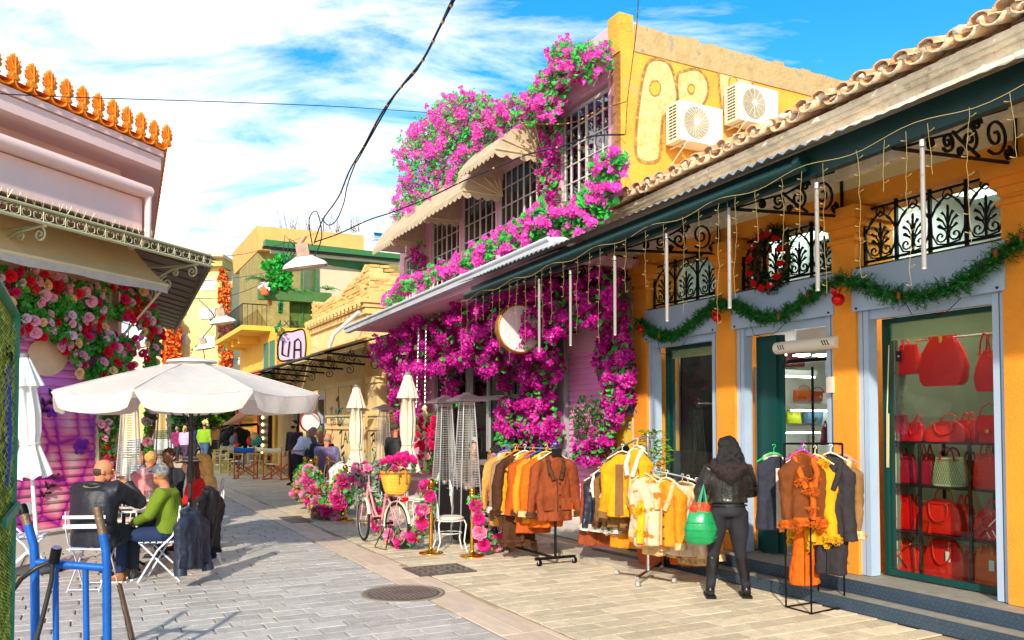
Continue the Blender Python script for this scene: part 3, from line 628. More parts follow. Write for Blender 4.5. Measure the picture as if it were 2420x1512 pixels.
# ================================================================ LEFT CORNER BUILDING (pink, tiled cornice, mural shutter)
A25=math.radians(-25); LS=V((math.sin(A25),math.cos(A25),0)); LSN=V((math.cos(A25),-math.sin(A25),0))
def K(e):
    # corner of the offset outline: a.LN=e and a.LSN=e
    det=LN.x*LSN.y-LN.y*LSN.x; return LC+V(((e*LSN.y-LN.y*e)/det,(LN.x*e-e*LSN.x)/det,0))
def ring(e,z0,z1,mbd,back=10.5,side=8.):
    a=K(e)-LD*back; b=K(e); c=K(e)+LS*side; d=K(0)-LN*6+LS*side*.8; f=a-LN*(5+e)
    pts=[a,b,c,d,f]; n=5
    vs=[p_+ZV*z0 for p_ in pts]+[p_+ZV*z1 for p_ in pts]
    return mbd.add(vs,[list(range(n))[::-1],list(range(n,2*n))]+[[i,(i+1)%n,(i+1)%n+n,i+n] for i in range(n)])
m_lpink=mat('pale rose render',(250,212,204),.85,var=.04,vs=1.2,bump=.1,bs=90)
corner=thing('pink_corner_building','pale pink corner building with stepped cornice, orange tiles and a painted shutter','building',LC)
zz=lambda u,v,e:qls(u,v,e)[1]
def K_u(e): p_=K(e); return CX+FPX*p_.x/p_.y
# z of the bands read at the corner of each offset
def zc(e,v): p_=K(e); r=ray(K_u(e),v); return CH+(r*(p_.length/V((r.x,r.y)).length)).z
p=MB(); ring(0,.0,zc(.0,360),p); ob('wall',p,m_lpink,corner)
for e,v1,v0 in ((.10,572,590),(.06,600,612),(.32,470,545),(.40,455,468),(.58,372,402),(.62,357,370)):
    p=MB(); ring(e,zc(e,v0),zc(e,v1),p); ob('cornice_band',p,m_lpink,corner)
zT=zc(.62,357)
p=MB(); a=K(.42)-LD*9+ZV*zc(.42,455); b=K(.42)+ZV*zc(.42,455); p.tube([a,b],.10,12); ob('gutter',p,m_lpink,corner)
p=MB(); b=K(.44)-LD*.05; z_=zc(.44,455); p.tube([b+ZV*z_,b+ZV*(z_-.75),K(.06)-LD*.35+ZV*(z_-1.15),K(.06)-LD*.35+ZV*(z_-2.2)],.055,10); ob('downpipe',p,m_lpink,corner)
# terracotta eaves tiles, each with its palmette antefix
m_terra=mat('bright terracotta',(252,140,24),.75,var=.12,vs=6,bump=.2,bs=40,isl=.05,objr=True)
pal=[(-.05,0),(-.085,.03),(-.06,.07),(-.05,.10),(-.085,.105),(-.10,.15),(-.075,.165),(-.105,.20),(-.07,.215),(-.085,.26),(-.045,.26),(-.04,.31),(-.015,.29),(0,.34)]
pal=pal+[(-x,y) for x,y in pal[-2::-1]]
am=MB(); am.prism(pal,(0,0,0),V((1,0,0)),V((0,0,1)),V((0,1,0)),.04)
for sg in (-1,1):
    for k in range(4): am.tube([(0,-.006,.12),(sg*(.045+.008*k),-.012,.13+k*.045)],[.014,.006],4)
am.tube([(0,-.008,.08),(0,-.012,.30)],[.02,.006],4); am.lathe([(.05,0),(.045,.02)],(0,0,.05),8,ax=(0,-1,0))
ame=am.mesh('antefix'); ame.materials.append(m_terra)
tm=MB(); n=9; vs=[];fs=[]
for i,yy in enumerate((0,.5)):
    for j in range(n):
        a=PI*j/(n-1); vs.append((.15*math.cos(a),yy,-.10*math.sin(a)+yy*.3)); vs.append((.13*math.cos(a),yy,-.082*math.sin(a)+yy*.3))
for j in range(n-1):
    a=j*2;b=a+2;c=a+2*n;d=b+2*n; fs+=[[a,b,d,c],[a+1,c+1,d+1,b+1],[a,a+1,b+1,b]]
tm.add(vs,fs,True); tme=tm.mesh('eaves_tile'); tme.materials.append(m_terra)
for i in range(34):
    pt=K(.66)-LD*(.1+i*.27)+ZV*(zT+.10)
    inst('eaves_tile',tme,basis(pt,LD*.88,-LN,ZV),corner); inst('antefix',ame,basis(pt+LD*.135+ZV*.0-LN*.01,LD,-LN,ZV,R.uniform(1.0,1.1)),corner)
for i in range(25):
    pt=K(.66)+LS*(.15+i*.31)+ZV*(zT+.10); inst('eaves_tile',tme,basis(pt,LS,-LSN,ZV),corner); inst('antefix',ame,basis(pt+LS*.155,LS,-LSN,ZV),corner)
p=MB(); a=[K(.6)-LD*10+ZV*(zT+.12),K(.6)+ZV*(zT+.12),K(.6)+LS*8+ZV*(zT+.12)]; c=K(0)-LN*3+LS*3+ZV*(zT+.9); p.add([a[0],a[1],a[2],c+LS*9,c-LD*12],[[0,1,3,4],[1,2,3]]); ob('tiled_roof',p,m_terra,corner)
# metal canopy wrapping the corner
m_can=mat('olive grey sheet',(128,128,108),.55,.3,var=.08,vs=3,bump=.05); m_canl=mat('pale olive trim',(190,190,150),.5,.2,var=.06,bump=.03); m_und=mat('grey canopy underside',(138,132,118),.7,.1,var=.1,stretch=(1,1,1))
ec=1.30; zcan=zc(ec,604)
p=MB(); 
for o_,sd_,nn in ((-1,LD,LN),(1,LS,LSN)):
    k0=K(.01); k1=K(ec)
    far0=k0+sd_*o_*(9.5 if o_<0 else 11.5); far1=k1+sd_*o_*(9.5 if o_<0 else 11.5)
    p.add([k1+ZV*zcan,far1+ZV*zcan,far0+ZV*(zcan+.42),k0+ZV*(zcan+.42),k1+ZV*(zcan-.02),far1+ZV*(zcan-.02),far0+ZV*(zcan+.40),k0+ZV*(zcan+.40)],[[0,1,2,3],[7,6,5,4],[0,4,5,1]])
ob('canopy_sheet',p,m_und,corner)
for k in range(14):
    a=K(ec)-LD*(.1+k*.68); b=K(.02)-LD*(.1+k*.68)
    p=MB(); p.tube([a+ZV*(zcan-.03),b+ZV*(zcan+.37)],.014,4); ob('canopy_rib',p,m_canl,corner)
for k in range(15):
    a=K(ec)+LS*(.3+k*.75); b=K(.02)+LS*(.3+k*.75)
    p=MB(); p.tube([a+ZV*(zcan-.03),b+ZV*(zcan+.37)],.014,4); ob('canopy_rib',p,m_can,corner)
for o_,sd_ in ((-1,LD),(1,LS)):
    p=MB(); a=K(ec+.02); b=a+sd_*o_*(9.4 if o_<0 else 11.4)
    p.tube([a+ZV*(zcan+.0),b+ZV*(zcan+.0)],.018,4); p.tube([a+ZV*(zcan-.17),b+ZV*(zcan-.17)],.022,4)
    L_=9.4 if o_<0 else 11.4; n_=int(L_/.16)
    for k in range(n_):
        c=a+sd_*o_*(.08+k*.16)+ZV*(zcan-.09)
        if k%2==0: p.tube([c-ZV*.08-sd_*.08,c+ZV*.08-sd_*.08],.006,3)
        for sg in (-1,1): p.tube([c+sd_*sg*.0-ZV*.06,c+sd_*sg*.055-ZV*.035,c+sd_*sg*.06+ZV*.02,c+sd_*sg*.03+ZV*.04,c+sd_*sg*.018+ZV*.015],.006,3)
    ob('lace_fringe',p,m_canl if o_<0 else m_can,corner,kind='stuff')
    p=MB()
    for k in range(int(L_/.3)):       # toothed edge of the sheets and bird spikes
        c=a+sd_*o_*(.05+k*.3)
        nn=LN if o_<0 else LSN
        if o_>0: p.add([c+ZV*zcan,c+sd_*.3+ZV*zcan,c+sd_*.04+nn*.12+ZV*(zcan-.04),c+ZV*(zcan-.02)],[[0,1,2],[0,2,3]])
    if p.v: ob('sheet_edge_tooth',p,m_can,corner,kind='stuff')
    p=MB()
    for k in range(int(L_/.12)):
        c=a-sd_*0+sd_*o_*(.05+k*.12)+ZV*(zcan+.02)
        for q_ in (-1,0,1): p.tube([c,c+ZV*.11+sd_*q_*.04+LN*R.uniform(-.03,.03)],.0022,3,cap=False)
    ob('bird_spike',p,mat('straw coloured wire',(170,160,110),.4,.5,bump=0),corner,kind='stuff')
# scroll brackets under the canopy
for u_ in (455,110,-130):
    t_=qls(u_,610,ec)[0] if u_<455 else -.15
    base=K(ec)-LD*(.25 if u_==455 else 0) if u_==455 else l(t_,ec)
    base=base+ZV*(zcan-.17); wl=base-LN*(ec-.02)-ZV*.55
    p=MB(); p.tube([base,base-LN*.5-ZV*.06,base-LN*.9-ZV*.22,wl],.022,5); p.tube([base-ZV*.02,base-LN*(ec-.02)],.016,4)
    for cx,cz,rr,dr in ((.12,-.12,.10,1),(.62,-.28,.13,-1),(.95,-.42,.14,1),(.45,-.12,.06,1)): p.tube(spiral(base-LN*cx+ZV*cz,-LN,ZV,rr,1.6*dr,PI/2,20),.014,4)
    ob('scroll_bracket',p,m_canl,corner)
# cream awning
a0=V(q(0,0,1)) if False else None
eo=.95; 
ax0=l(-10,eo); pa=ql(395,694,eo); tb=(pa-LC).dot(LD); zb=pa.z; zt_=zb+.80
m_awn=mat('warm cream awning cloth',(254,228,164),.85,var=.05,vs=3,bump=.15,bs=150,trans=.4); m_val=mat('dusty white valance',(208,198,184),.85,var=.1,vs=8,bump=.2,trans=.1)
aw=thing('cloth_awning','cream cloth awning with dusty white valance above the rose covered mural','awning',l(tb-2.5,.1,zb))
p=MB(); n=26
vs=[];fs=[]
for i in range(n+1):
    t=tb-9*i/n
    for j in range(5):
        f=j/4; sagg=.035*math.sin(f*PI)
        vs.append(l(t,.22+(eo-.22)*f,zt_+(zb+.13-zt_)*f-sagg+.006*math.sin(i*1.7)))
for i in range(n):
    for j in range(4): a=i*5+j; fs.append([a,a+1,a+6,a+5])
p.add(vs,fs,True); ob('cloth',p,m_awn,aw)
p=MB(); vs=[];fs=[]
for i in range(n*2+1):
    t=tb-4.5*i/n; wv=.008*math.sin(i*2.1)
    vs+= [l(t,eo+.01,zb+.12),l(t,eo+.012+wv,zb+.0+.012*math.sin(i*.8))]
for i in range(n*2): a=i*2; fs.append([a,a+2,a+3,a+1])
p.add(vs,fs,True); ob('valance',p,m_val,aw)
p=MB(); p.tube([l(tb+.01,eo,zb+.13),l(tb-9,eo,zb+.13)],.028,8); ob('front_bar',p,m_cream,aw)
p=MB(); p.tube([l(tb-.1,.05,zb-.75),l(tb-.05,.5,zb-.3),l(tb-.08,eo-.03,zb+.05)],.02,6); ob('folding_arm',p,mat('cream painted arm',(214,200,160),.5),aw)
# shutter, slat by slat, with its mural
m_mur=bpy.data.materials.new('mural paint'); m_mur.use_nodes=True; t_=m_mur.node_tree; n_=t_.nodes; bb=n_['Principled BSDF']; bb.inputs['Roughness'].default_value=.5; kk=t_.links.new
geo=n_.new('ShaderNodeNewGeometry'); dt=n_.new('ShaderNodeVectorMath'); dt.operation='DOT_PRODUCT'; dt.inputs[1].default_value=LD; kk(geo.outputs['Position'],dt.inputs[0])
sp=n_.new('ShaderNodeSeparateXYZ'); kk(geo.outputs['Position'],sp.inputs[0]); cb=n_.new('ShaderNodeCombineXYZ'); kk(dt.outputs['Value'],cb.inputs[0]); kk(sp.outputs[2],cb.inputs[1])
mpn=n_.new('ShaderNodeMapping'); mpn.inputs['Rotation'].default_value=(0,0,.5); mpn.inputs['Scale'].default_value=(2.1,1.3,1); kk(cb.outputs[0],mpn.inputs[0])
vo=n_.new('ShaderNodeTexVoronoi'); vo.inputs['Scale'].default_value=1.15; vo.feature='DISTANCE_TO_EDGE'; kk(mpn.outputs[0],vo.inputs['Vector'])
rp=n_.new('ShaderNodeValToRGB'); el=rp.color_ramp.elements
el[0].position=0; el[0].color=lin((140,24,160))+(1,); el[1].position=.42; el[1].color=lin((255,228,216))+(1,)
for ps_,c_ in ((.025,(190,40,170)),(.06,(240,90,150)),(.2,(250,160,180))): e_=el.new(ps_); e_.color=lin(c_)+(1,)
kk(vo.outputs['Distance'],rp.inputs[0])
rg=n_.new('ShaderNodeValToRGB'); eg=rg.color_ramp.elements; eg[0].position=0.; eg[0].color=lin((140,25,140))+(1,); eg[1].position=1.; eg[1].color=lin((252,160,215))+(1,)
for ps_,c_ in ((.3,(225,80,185)),(.5,(214,140,235)),(.8,(246,135,215))): e_=eg.new(ps_); e_.color=lin(c_)+(1,)
mr=n_.new('ShaderNodeMapRange'); mr.inputs[1].default_value=.3; mr.inputs[2].default_value=3.2; kk(sp.outputs[2],mr.inputs[0]); kk(mr.outputs[0],rg.inputs[0])
nzz=n_.new('ShaderNodeTexNoise'); nzz.inputs['Scale'].default_value=1.5; kk(cb.outputs[0],nzz.inputs['Vector'])
mm=n_.new('ShaderNodeMapRange'); mm.inputs[1].default_value=2.35; mm.inputs[2].default_value=2.0; kk(sp.outputs[2],mm.inputs[0])
xm=n_.new('ShaderNodeMix'); xm.data_type='RGBA'; kk(mm.outputs[0],xm.inputs['Factor']); kk(rg.outputs[0],xm.inputs[6]); kk(rp.outputs[0],xm.inputs[7])
# magenta/purple clouds over the petals
n5=n_.new('ShaderNodeMapRange'); n5.inputs[1].default_value=.5; n5.inputs[2].default_value=.62; n5.inputs[4].default_value=.3; kk(nzz.outputs['Fac'],n5.inputs[0])
xk=n_.new('ShaderNodeMix'); xk.data_type='RGBA'; kk(n5.outputs[0],xk.inputs['Factor']); kk(xm.outputs[2],xk.inputs[6]); kk(rg.outputs[0],xk.inputs[7]); kk(xk.outputs[2],bb.inputs['Base Color'])
st0=qls(20,1100,.03)[0]-1.2; st1=qls(222,1100,.03)[0]
zl0=zz(120,1248,.03); z=zl0
while z<3.45:
    p=MB(); a,b=st0,st1
    A_=[l(a,.045,z),l(b,.045,z),l(b,.07,z+.035),l(a,.07,z+.035),l(b,.055,z+.09),l(a,.055,z+.09),l(b,.035,z+.117),l(a,.035,z+.117)]
    p.add(A_,[[0,1,2,3],[3,2,4,5],[5,4,6,7]]); ob('shutter_slat',p,m_mur,corner); z+=.12
def mural(pts,m,e=.078,name='mural_shape'):
    pp=MB(); vs=[ql(u,v,e) for u,v in pts]; pp.add(vs,[list(range(len(vs)))[::-1]]); return ob(name,pp,m,corner)
circ=lambda u,v,r,n=20:[(u+r*math.cos(2*PI*k/n),v+r*.98*math.sin(2*PI*k/n)) for k in range(n)]
mural(circ(112,842,48),mat('mural moon cream',(248,205,165),.6,var=.1,vs=3)); mural(circ(71,1235-170+0,0.1,4),m_white)
mural(circ(66,1202,15),m_white,.08)
m_tw=mat('mural dark leaf',(34,20,36),.6)
def twig(x,y,k=1.):
    for a,b,r in (((0,60),(40,0),3),):
        pp=MB(); P0=[ql(x+dx*k,y+dy*k,.08) for dx,dy in ((-2,66),(8,40),(22,22),(34,0))]; pp.tube(P0,[.004,.008,.008,.003],4)
        for (bx,by,ex,ey) in ((3,52,-6,32),(8,42,26,40),(14,32,8,8),(22,22,38,20),(30,8,24,-14),(34,0,46,-12)):
            pp.tube([ql(x+(bx+(ex-bx)*f)*k,y+(by+(ey-by)*f)*k,.08+.001*f) for f in (0,.3,.7,1)],[.005,.022*k,.02*k,.003],4)
        ob('mural_twig',pp,m_tw,corner)
twig(92,930,1.); twig(100,1128,.9)
def fly(x,y):
    pp=MB()
    for dx,dy,r in ((-8,-6,8),(8,-7,8),(-6,6,6),(7,6,6)): vs=[ql(a,b,.079) for a,b in circ(x+dx,y+dy,r,10)]; pp.add(vs,[list(range(10))[::-1]])
    ob('mural_butterfly',pp,mat('mural violet',(130,40,175),.6),corner)
fly(195,1052); fly(122,975); fly(188,1062)
p=MB(); p.lb(st1,st1+.07,0.0,.12,zl0-.1,3.5); ob('shutter_rail',p,mat('greenish ivory frame',(190,188,150),.5,.2),corner)
p=MB(); p.lb(st1+.075,st1+.13,0.0,.09,zl0-.1,3.5); p.lb(st0,st1+.13,.0,.2,3.5,3.8); ob('shutter_box',p,mat('ivory frame',(214,206,180),.5,.1),corner)
p=MB(); p.lb(st0,st1+.2,0.01,.16,0,zl0-.03); p.lb(st0,0,.02,.20,0,.22); p.lb(st0,st1+.1,.0,.22,zl0-.028,zl0); ob('marble_plinth',p,mat('white marble plinth',(226,216,206),.4,var=.1,vs=2,bump=.1),corner)
# side wall openings further round the corner
for s_ in (1.2,3.4,5.6):
    p=MB(); c=K(.02)+LS*s_+ZV*1.4; p.box(c,(1.3,.08,2.4),LS,LSN,ZV); ob('side_door',p,mat('cream side door',(206,190,160),.6),corner)
# ================================================================ RUINED BRICK BUILDING
m_sand=mat('sandy old render',(230,192,126),.95,var=.16,vs=2.5,bump=.7,bs=20,stain=((196,120,60),2.,.6)); m_brick=mat('crumbling yellow brick',(228,178,106),.95,var=.2,vs=9,bump=.8,bs=40,isl=.22,objr=True,stain=((228,205,165),3,.58))
m_gfw=mat('ivory stucco',(230,200,140),.85,var=.1,vs=1.8,bump=.2,bs=30)
ruin=thing('ruined_brick_building','low sandy building with a crumbling brick parapet and graffiti covered pilasters','building',w(26,W0,0))
c0,c1=22.5,29.0
def ps(u,v,s): r=ray(u,v); return O+r*(s/r.dot(SD))
p=MB()
prof=[(c0,6.15),(c0+.5,6.35),(c0+.9,6.3),(c0+1.2,6.05),(c0+2.2,5.95),(c0+2.8,5.7),(c0+3.6,5.8),(c0+4.2,5.62),(c0+4.8,5.9),(c1,6.05)]
prof=[(c0,6.22),(c0+.45,6.38),(c0+.75,6.22),(c0+1.7,6.1),(c0+2.4,6.0),(c0+3.,5.8),(c0+4.,5.95),(c0+5,5.85),(c1,6.1)]
p.prism([(c0,5.3)]+[(a,b) for a,b in prof]+[(c1,5.3)],w(0,W0+.06,0),SD,ZV,ND,.4)
p.rb(c0+.0,c0+.35,W0+.46,W0+6,5.0,6.1)
ob('parapet_core',p,m_sand,ruin)
cnt=0
def zpf(s):
    for (a,za),(b,zb_) in zip(prof,prof[1:]):
        if a<=s<=b: return za+(zb_-za)*(s-a)/(b-a)
    return 6.
bm=MB(); bm.box((0,0,0),(.27,.12,.078)); vv=bm.v
for v_ in vv: v_+=V((R.uniform(-.01,.01),R.uniform(-.01,.01),R.uniform(-.008,.008)))
bme=bm.mesh('brick'); bme.materials.append(m_brick)
z=5.42
row=0
while z<6.4:
    s=c0+.15+(row%2)*.15
    while s<c1:
        if z<zpf(s)-.05 and R.random()<.85:
            inst('brick',bme,basis(w(s,W0+.09+R.uniform(-.02,.02),z),SD,ND,ZV)@Matrix.Rotation(R.uniform(-.03,.03),4,'Y'),ruin)
        s+=.30
    d=W0+.2+(row%2)*.14
    while d<W0+3.2:
        if R.random()<.4: inst('brick',bme,basis(w(c0+.04+R.uniform(-.02,.02),d,z-.1),ND,SD,ZV)@Matrix.Rotation(R.uniform(-.06,.06),4,'Y'),ruin)
        d+=.30
    z+=.095; row+=1
for d0,z0,z1 in ((.22,5.20,5.32),(.14,5.08,5.19),(.08,4.9,5.06),(.0,4.3,4.9),(.06,4.22,4.28)):
    p=MB(); p.rb(c0-d0*.8,c1,W0-d0,W0+.5,z0,z1); ob('cornice_band' if d0 else 'wall',p,m_sand if d0 else m_gfw,ruin)
for k in range(16):
    p=MB(); p.rb(c0+k*.41,c0+k*.41+.16,W0-.24,W0-.20,5.1,5.33); ob('cornice_block',p,m_sand,ruin)
p=MB(); p.rb(c0,c0+.3,W0,W0+6.5,0,5.1); ob('side_wall',p,m_sand,ruin)
p=MB(); p.tube([w(c0-.2,W0-.3,4.9),w(c0+.7,W0-.75,4.35),w(c0+1.0,W0-.8,4.0)],.055,8); ob('downpipe',p,m_white,ruin)
# ground floor: walls, pilasters, openings
GF=20.2
p=MB(); p.rb(GF,44,W0+.12,W0+.5,3.0,4.25); 
for a,b in ((GF,sat(922,W0)),(sat(893,W0),sat(845,W0)),(sat(838,W0),sat(805,W0)),(sat(776,W0),sat(742,W0)),(sat(700,W0),44)): p.rb(a,b,W0+.12,W0+.5,0,3.0)
ob('ground_floor_wall',p,m_gfw,ruin)
p=MB(); a,b=sat(921,W0),sat(894,W0); z=.2
while z<2.95: p.rb(a,b,W0+.18,W0+.21,z,z+.075); z+=.09
ob('brown_shutter',p,mat('brown roller slats',(150,92,40),.5,.1),ruin,kind='stuff')
pil=[]
for (ua,ub) in ((890,868),(852,830),(828,800),(798,772)):
    p=MB(); a,b=sat(ua,W0-.1),sat(ub,W0-.1); p.rb(a,b,W0-.1,W0+.3,0,3.0); pi_=ob('pilaster',p,m_gfw,ruin); pil.append((a,b))
    for z0,z1 in ((1.62,1.70),(2.0,2.06),(2.9,3.06),(.0,.3)):
        p=MB(); p.rb(a-.05,b+.05,W0-.15,W0+.3,z0+.002,z1); ob('pilaster_band',p,m_gfw,pi_)
def tag(tx,u,v,size,m,d=W0-.104,s_=1.,rot=0.): text('graffiti_tag',tx,size,frame(q(u,v,d),-SD,-ND)@Matrix.Rotation(rot,4,'Z'),m,ruin,ext=.0015,sx=s_)
m_sb=mat('black spray paint',(20,20,24),.7,bump=0); m_sr=mat('red spray paint',(225,60,50),.7,bump=0); m_st=mat('teal spray paint',(40,165,160),.7,bump=0); m_sc=mat('cyan spray paint',(30,130,200),.7,bump=0)
tag('SAT',795,980,.55,m_st,s_=1.6); tag('TES DPA',796,998,.24,m_sb,s_=1.5); tag('PUNKS',806,1035,.5,m_sb,s_=1.8,rot=-1.2); tag('MAWN',785,1040,.45,m_sr,s_=1.5,rot=-1.4); tag('SAD',793,1085,.4,m_sb,s_=1.6,rot=-.8)
tag('SOO',840,985,.35,m_sb,s_=1.5); tag('RAIL',842,1000,.35,m_sb,s_=1.5); tag('2D',843,1030,.5,m_sc,s_=1.7); tag('RAN',884,1080,.5,m_sb,s_=1.4,rot=-1.3); tag('WARE',756,1020,.55,m_sr,s_=1.5,rot=-1.3,d=W0+.11); tag('ENERG',760,1058,.4,m_sb,s_=1.5,d=W0+.11)
tag('Y Z',818,1000,.5,m_st,s_=1.6); tag('A//',820,1035,.5,m_sb,s_=1.2)
p=MB(); a,b=sat(800+74,W0),sat(800+60,W0)
p=MB(); c=q(700,1035,W0+.08); p.box(c,(.7,.06,1.9),SD,ND,ZV); fr=ob('picture_frame',p,m_blackpaint,ruin); p=MB(); p.box(c-ND*.034,(.5,.01,1.6),SD,ND,ZV); ob('picture',p,mat('dim print',(120,118,100),.5,var=.4,vs=3),fr)
c=q(732,1075,W0); 
for u_ in (724,752):
    p=MB(); a=sat(u_,W0); p.rb(a-.5,a+.5,W0+.1,W0+.2,.05,2.9); dr_=ob('cream_door',p,mat('pale grey door',(205,200,188),.5,var=.05),ruin); p=MB(); p.rb(a-.35,a+.35,W0+.07,W0+.098,1.1,2.6); ob('glass_pane',p,m_glass2,dr_)
p=MB(); p.tube([w(sat(731,6.3),6.3,z_) for z_ in (1.9,2.0,2.2,2.4,2.5)],[.02,.2,.25,.2,.02],8); 
c=q(733,997,6.6); p=MB(); p.lathe([(.30,-.05),(.34,-.05),(.34,.05),(.30,.05)],c,24,ax=-SD); sg=ob('round_red_sign',p,mat('dark red',(170,20,40),.5),ruin)
p=MB(); p.lathe([(.3,.0),(.3,.06)],c,24,ax=-SD); ob('sign_face',p,m_white,ruin)
# mirror column with bulbs, dark cafe front, timber post
a=sat(637,W0-.1); b=sat(615,W0-.1)
p=MB(); p.rb(a,b,W0-.16,W0+.3,0,3.3); mc_=ob('bulb_panel',p,m_blackpaint,ruin)
for k in range(9): p=MB(); p.ell(w((a+b)/2,W0-.19,.55+k*.3),(.07,.05,.07),nu=8,nv=6); ob('bulb',p,mat('warm bulb',(255,215,120),.5,bump=0,emis=2.),mc_)
p=MB(); p.rb(b,b+.8,W0-.25,W0+.2,0,3.4); ob('timber_post',p,mat('orange timber',(225,130,40),.6,var=.15,stretch=(1,1,.2)),ruin)
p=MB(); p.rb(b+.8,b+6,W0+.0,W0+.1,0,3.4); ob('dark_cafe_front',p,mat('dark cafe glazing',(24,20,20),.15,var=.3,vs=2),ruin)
for k in range(8): p=MB(); p.ell(w(b+1.2+R.random()*2.5,W0-.1,2.6+R.random()*.7),(.14,.14,.16),nu=8,nv=6); ob('red_lantern',p,mat('red lantern',(225,50,30),.5),ruin)
# street canopies along it: slanting dark sheets with fine iron brackets
m_dcan=mat('sun bleached dark canvas',(160,146,122),.9,var=.15,vs=2,bump=.2,trans=.1)
cn=thing('street_canopy','long slanting grey canvas canopy on iron brackets under the brick parapet','canopy',w(26,6,3.5))
segs=((20.4,29.5,4.15,3.62,5.35),(29.6,45,4.2,3.45,5.25))
for (a,b,zw,zo,do) in segs:
    p=MB(); n=18; vs=[];fs=[]
    for i in range(n+1):
        s=a+(b-a)*i/n
        for j in range(4): f=j/3; vs.append(w(s,W0-(W0-do)*f,zw+(zo-zw)*f-.05*math.sin(f*PI)))
    for i in range(n):
        for j in range(3): k=i*4+j; fs.append([k,k+1,k+5,k+4])
    p.add(vs,fs,True); ob('canvas',p,m_dcan,cn)
    s=a+.1
    while s<b:
        p=MB(); A=w(s,do,zo-.05); B=w(s,W0,zo-.15); T=w(s,W0,zw-.03)
        p.tube([A,B],.03,4); p.tube([A,T],.025,4); X=(B-A).normalized(); Lh=(B-A).length
        for cx,cz,rr,dr_ in ((.8,.2,.16,1),(.6,.13,.1,-1),(.42,.1,.07,1),(.75,-.18,.15,-1),(.5,-.14,.11,1),(.3,-.1,.08,-1)): p.tube(spiral(A+X*cx*Lh+ZV*cz,X,ZV,rr,1.5*dr_,2,14),.014,3)
        ob('iron_bracket',p,m_iron,cn); s+=2.2
tm2=MB(); tm2.tube([(0,0,0),(0,.35,.12)],.1,6); te=tm2.mesh('edge_tile'); te.materials.append(mat('red roof tile',(205,95,50),.85,var=.2,objr=True,isl=.15))
for i in range(56): inst('edge_tile',te,basis(w(30+i*.26,5.22,3.5),SD,ND,ZV),cn)
p=MB(); p.tube([w(s,5.2,3.52) for s in (20.4,29.5)],.03,4); ob('front_rail',p,m_iron,cn)
# ================================================================ YELLOW BUILDING WITH THE GREEN VERANDA
m_yel=mat('yellow render',(238,186,74),.9,var=.1,vs=1,bump=.25,bs=20,stain=((225,190,130),1.2,.62)); m_grn=mat('green painted steel',(52,112,56),.5,var=.1,bump=.05)
ver=thing('veranda_building','yellow corner building with green glazed veranda, balcony and purple graffiti','building',w(35,W0,0))
def slab(pts,s,th,m,name,par=ver,label=None):
    pp=MB(); a=[ps(u,v,s) for u,v in pts]; b=[x+SD*th for x in a]; n=len(a)
    pp.add(a+b,[list(range(n)),list(range(n,2*n))[::-1]]+[[i,i+n,(i+1)%n+n,(i+1)%n] for i in range(n)]); return ob(name,pp,m,par,label)
slab([(653,775),(800,775),(960,775),(960,1030),(653,1030)],35,9,m_yel,'wall')
slab([(606,533),(860,556),(860,600),(612,590)],38.5,7,mat('sandstone parapet',(222,172,100),.95,var=.12,vs=1.5,bump=.5,bs=12),'roof_parapet')
slab([(609,588),(950,600),(950,790),(645,790),(609,730)],39,5,mat('leafy screen',(150,138,84),.95,var=.3,vs=3,bump=.8,bs=6),'screen_wall')
slab([(627,565),(945,600),(945,617),(627,583)],34.6,.5,m_grn,'gutter_beam'); slab([(622,580),(950,612),(950,615),(622,584)],34.5,.3,m_iron,'gutter_lip')
slab([(640,590),(945,618),(945,624),(640,597)],34.9,.2,m_white,'blind_roll'); slab([(745,602),(920,625),(920,648),(740,618)],35.2,.2,m_grn,'lintel_beam')
for u0,u1,v0,v1 in ((713,716,600,760),(745,749,610,800),(857,861,625,700),(918,922,640,700)): slab([(u0,v0),(u1,v0),(u1,v1),(u0,v1)],35.0,.25,m_grn,'post')
slab([(718,612),(744,616),(744,720),(718,715)],35.3,.1,m_glass2,'glass_pane'); slab([(750,625),(856,635),(856,722),(750,715)],35.3,.1,mat('milky panel',(206,190,160),.6,var=.05),'panel'); slab([(862,636),(918,642),(918,700),(862,725)],35.3,.1,mat('milky panel',(0,0,0)),'panel')
slab([(685,705),(745,705),(745,800),(685,785)],35.05,.12,mat('woven green screen',(84,104,40),.95,var=.5,vs=4,bump=.8,bs=8),'leafy_screen'); slab([(750,712),(810,716),(810,770),(750,800)],35.05,.12,mat('woven green screen',(0,0,0)),'leafy_screen')
slab([(634,616),(643,617),(643,720),(634,720)],34.7,.3,mat('orange timber',(0,0,0)),'timber_post')
# street side wall, doors and balcony
p=MB(); p.rb(35,43,W0,W0+.3,0,5.9); ob('street_wall',p,m_yel,ver)
for u_ in (642,628): 
    s_=sat(u_,W0); p=MB(); p.rb(s_-.45,s_+.45,W0-.03,W0,4.0,6.0) if False else p.rb(s_-.5,s_+.5,W0-.03,W0,3.75,5.3); d_=ob('shutter_door',p,mat('green slatted door',(60,120,96),.6,var=.1),ver)
p=MB(); p.rb(36,44,W0-1.2,W0,5.75,5.95); ob('balcony_slab',p,m_yel,ver)
p=MB()
for k in range(40): s_=36+k*.2; p.tube([w(s_,W0-1.17,5.95),w(s_,W0-1.17,6.85)],.012,3)
for k in range(6): d_=W0-1.17+k*.2; p.tube([w(36,d_,5.95),w(36,d_,6.85)],.012,3)
p.tube([w(36,W0,6.85),w(36,W0-1.17,6.85),w(44,W0-1.17,6.85)],.025,4); ob('balcony_railing',p,m_iron,ver)
for k in range(3): p=MB(); p.rb(38.5+k*1.8,38.8+k*1.8,W0-.9,W0,5.4,5.75); ob('corbel',p,m_yel,ver)
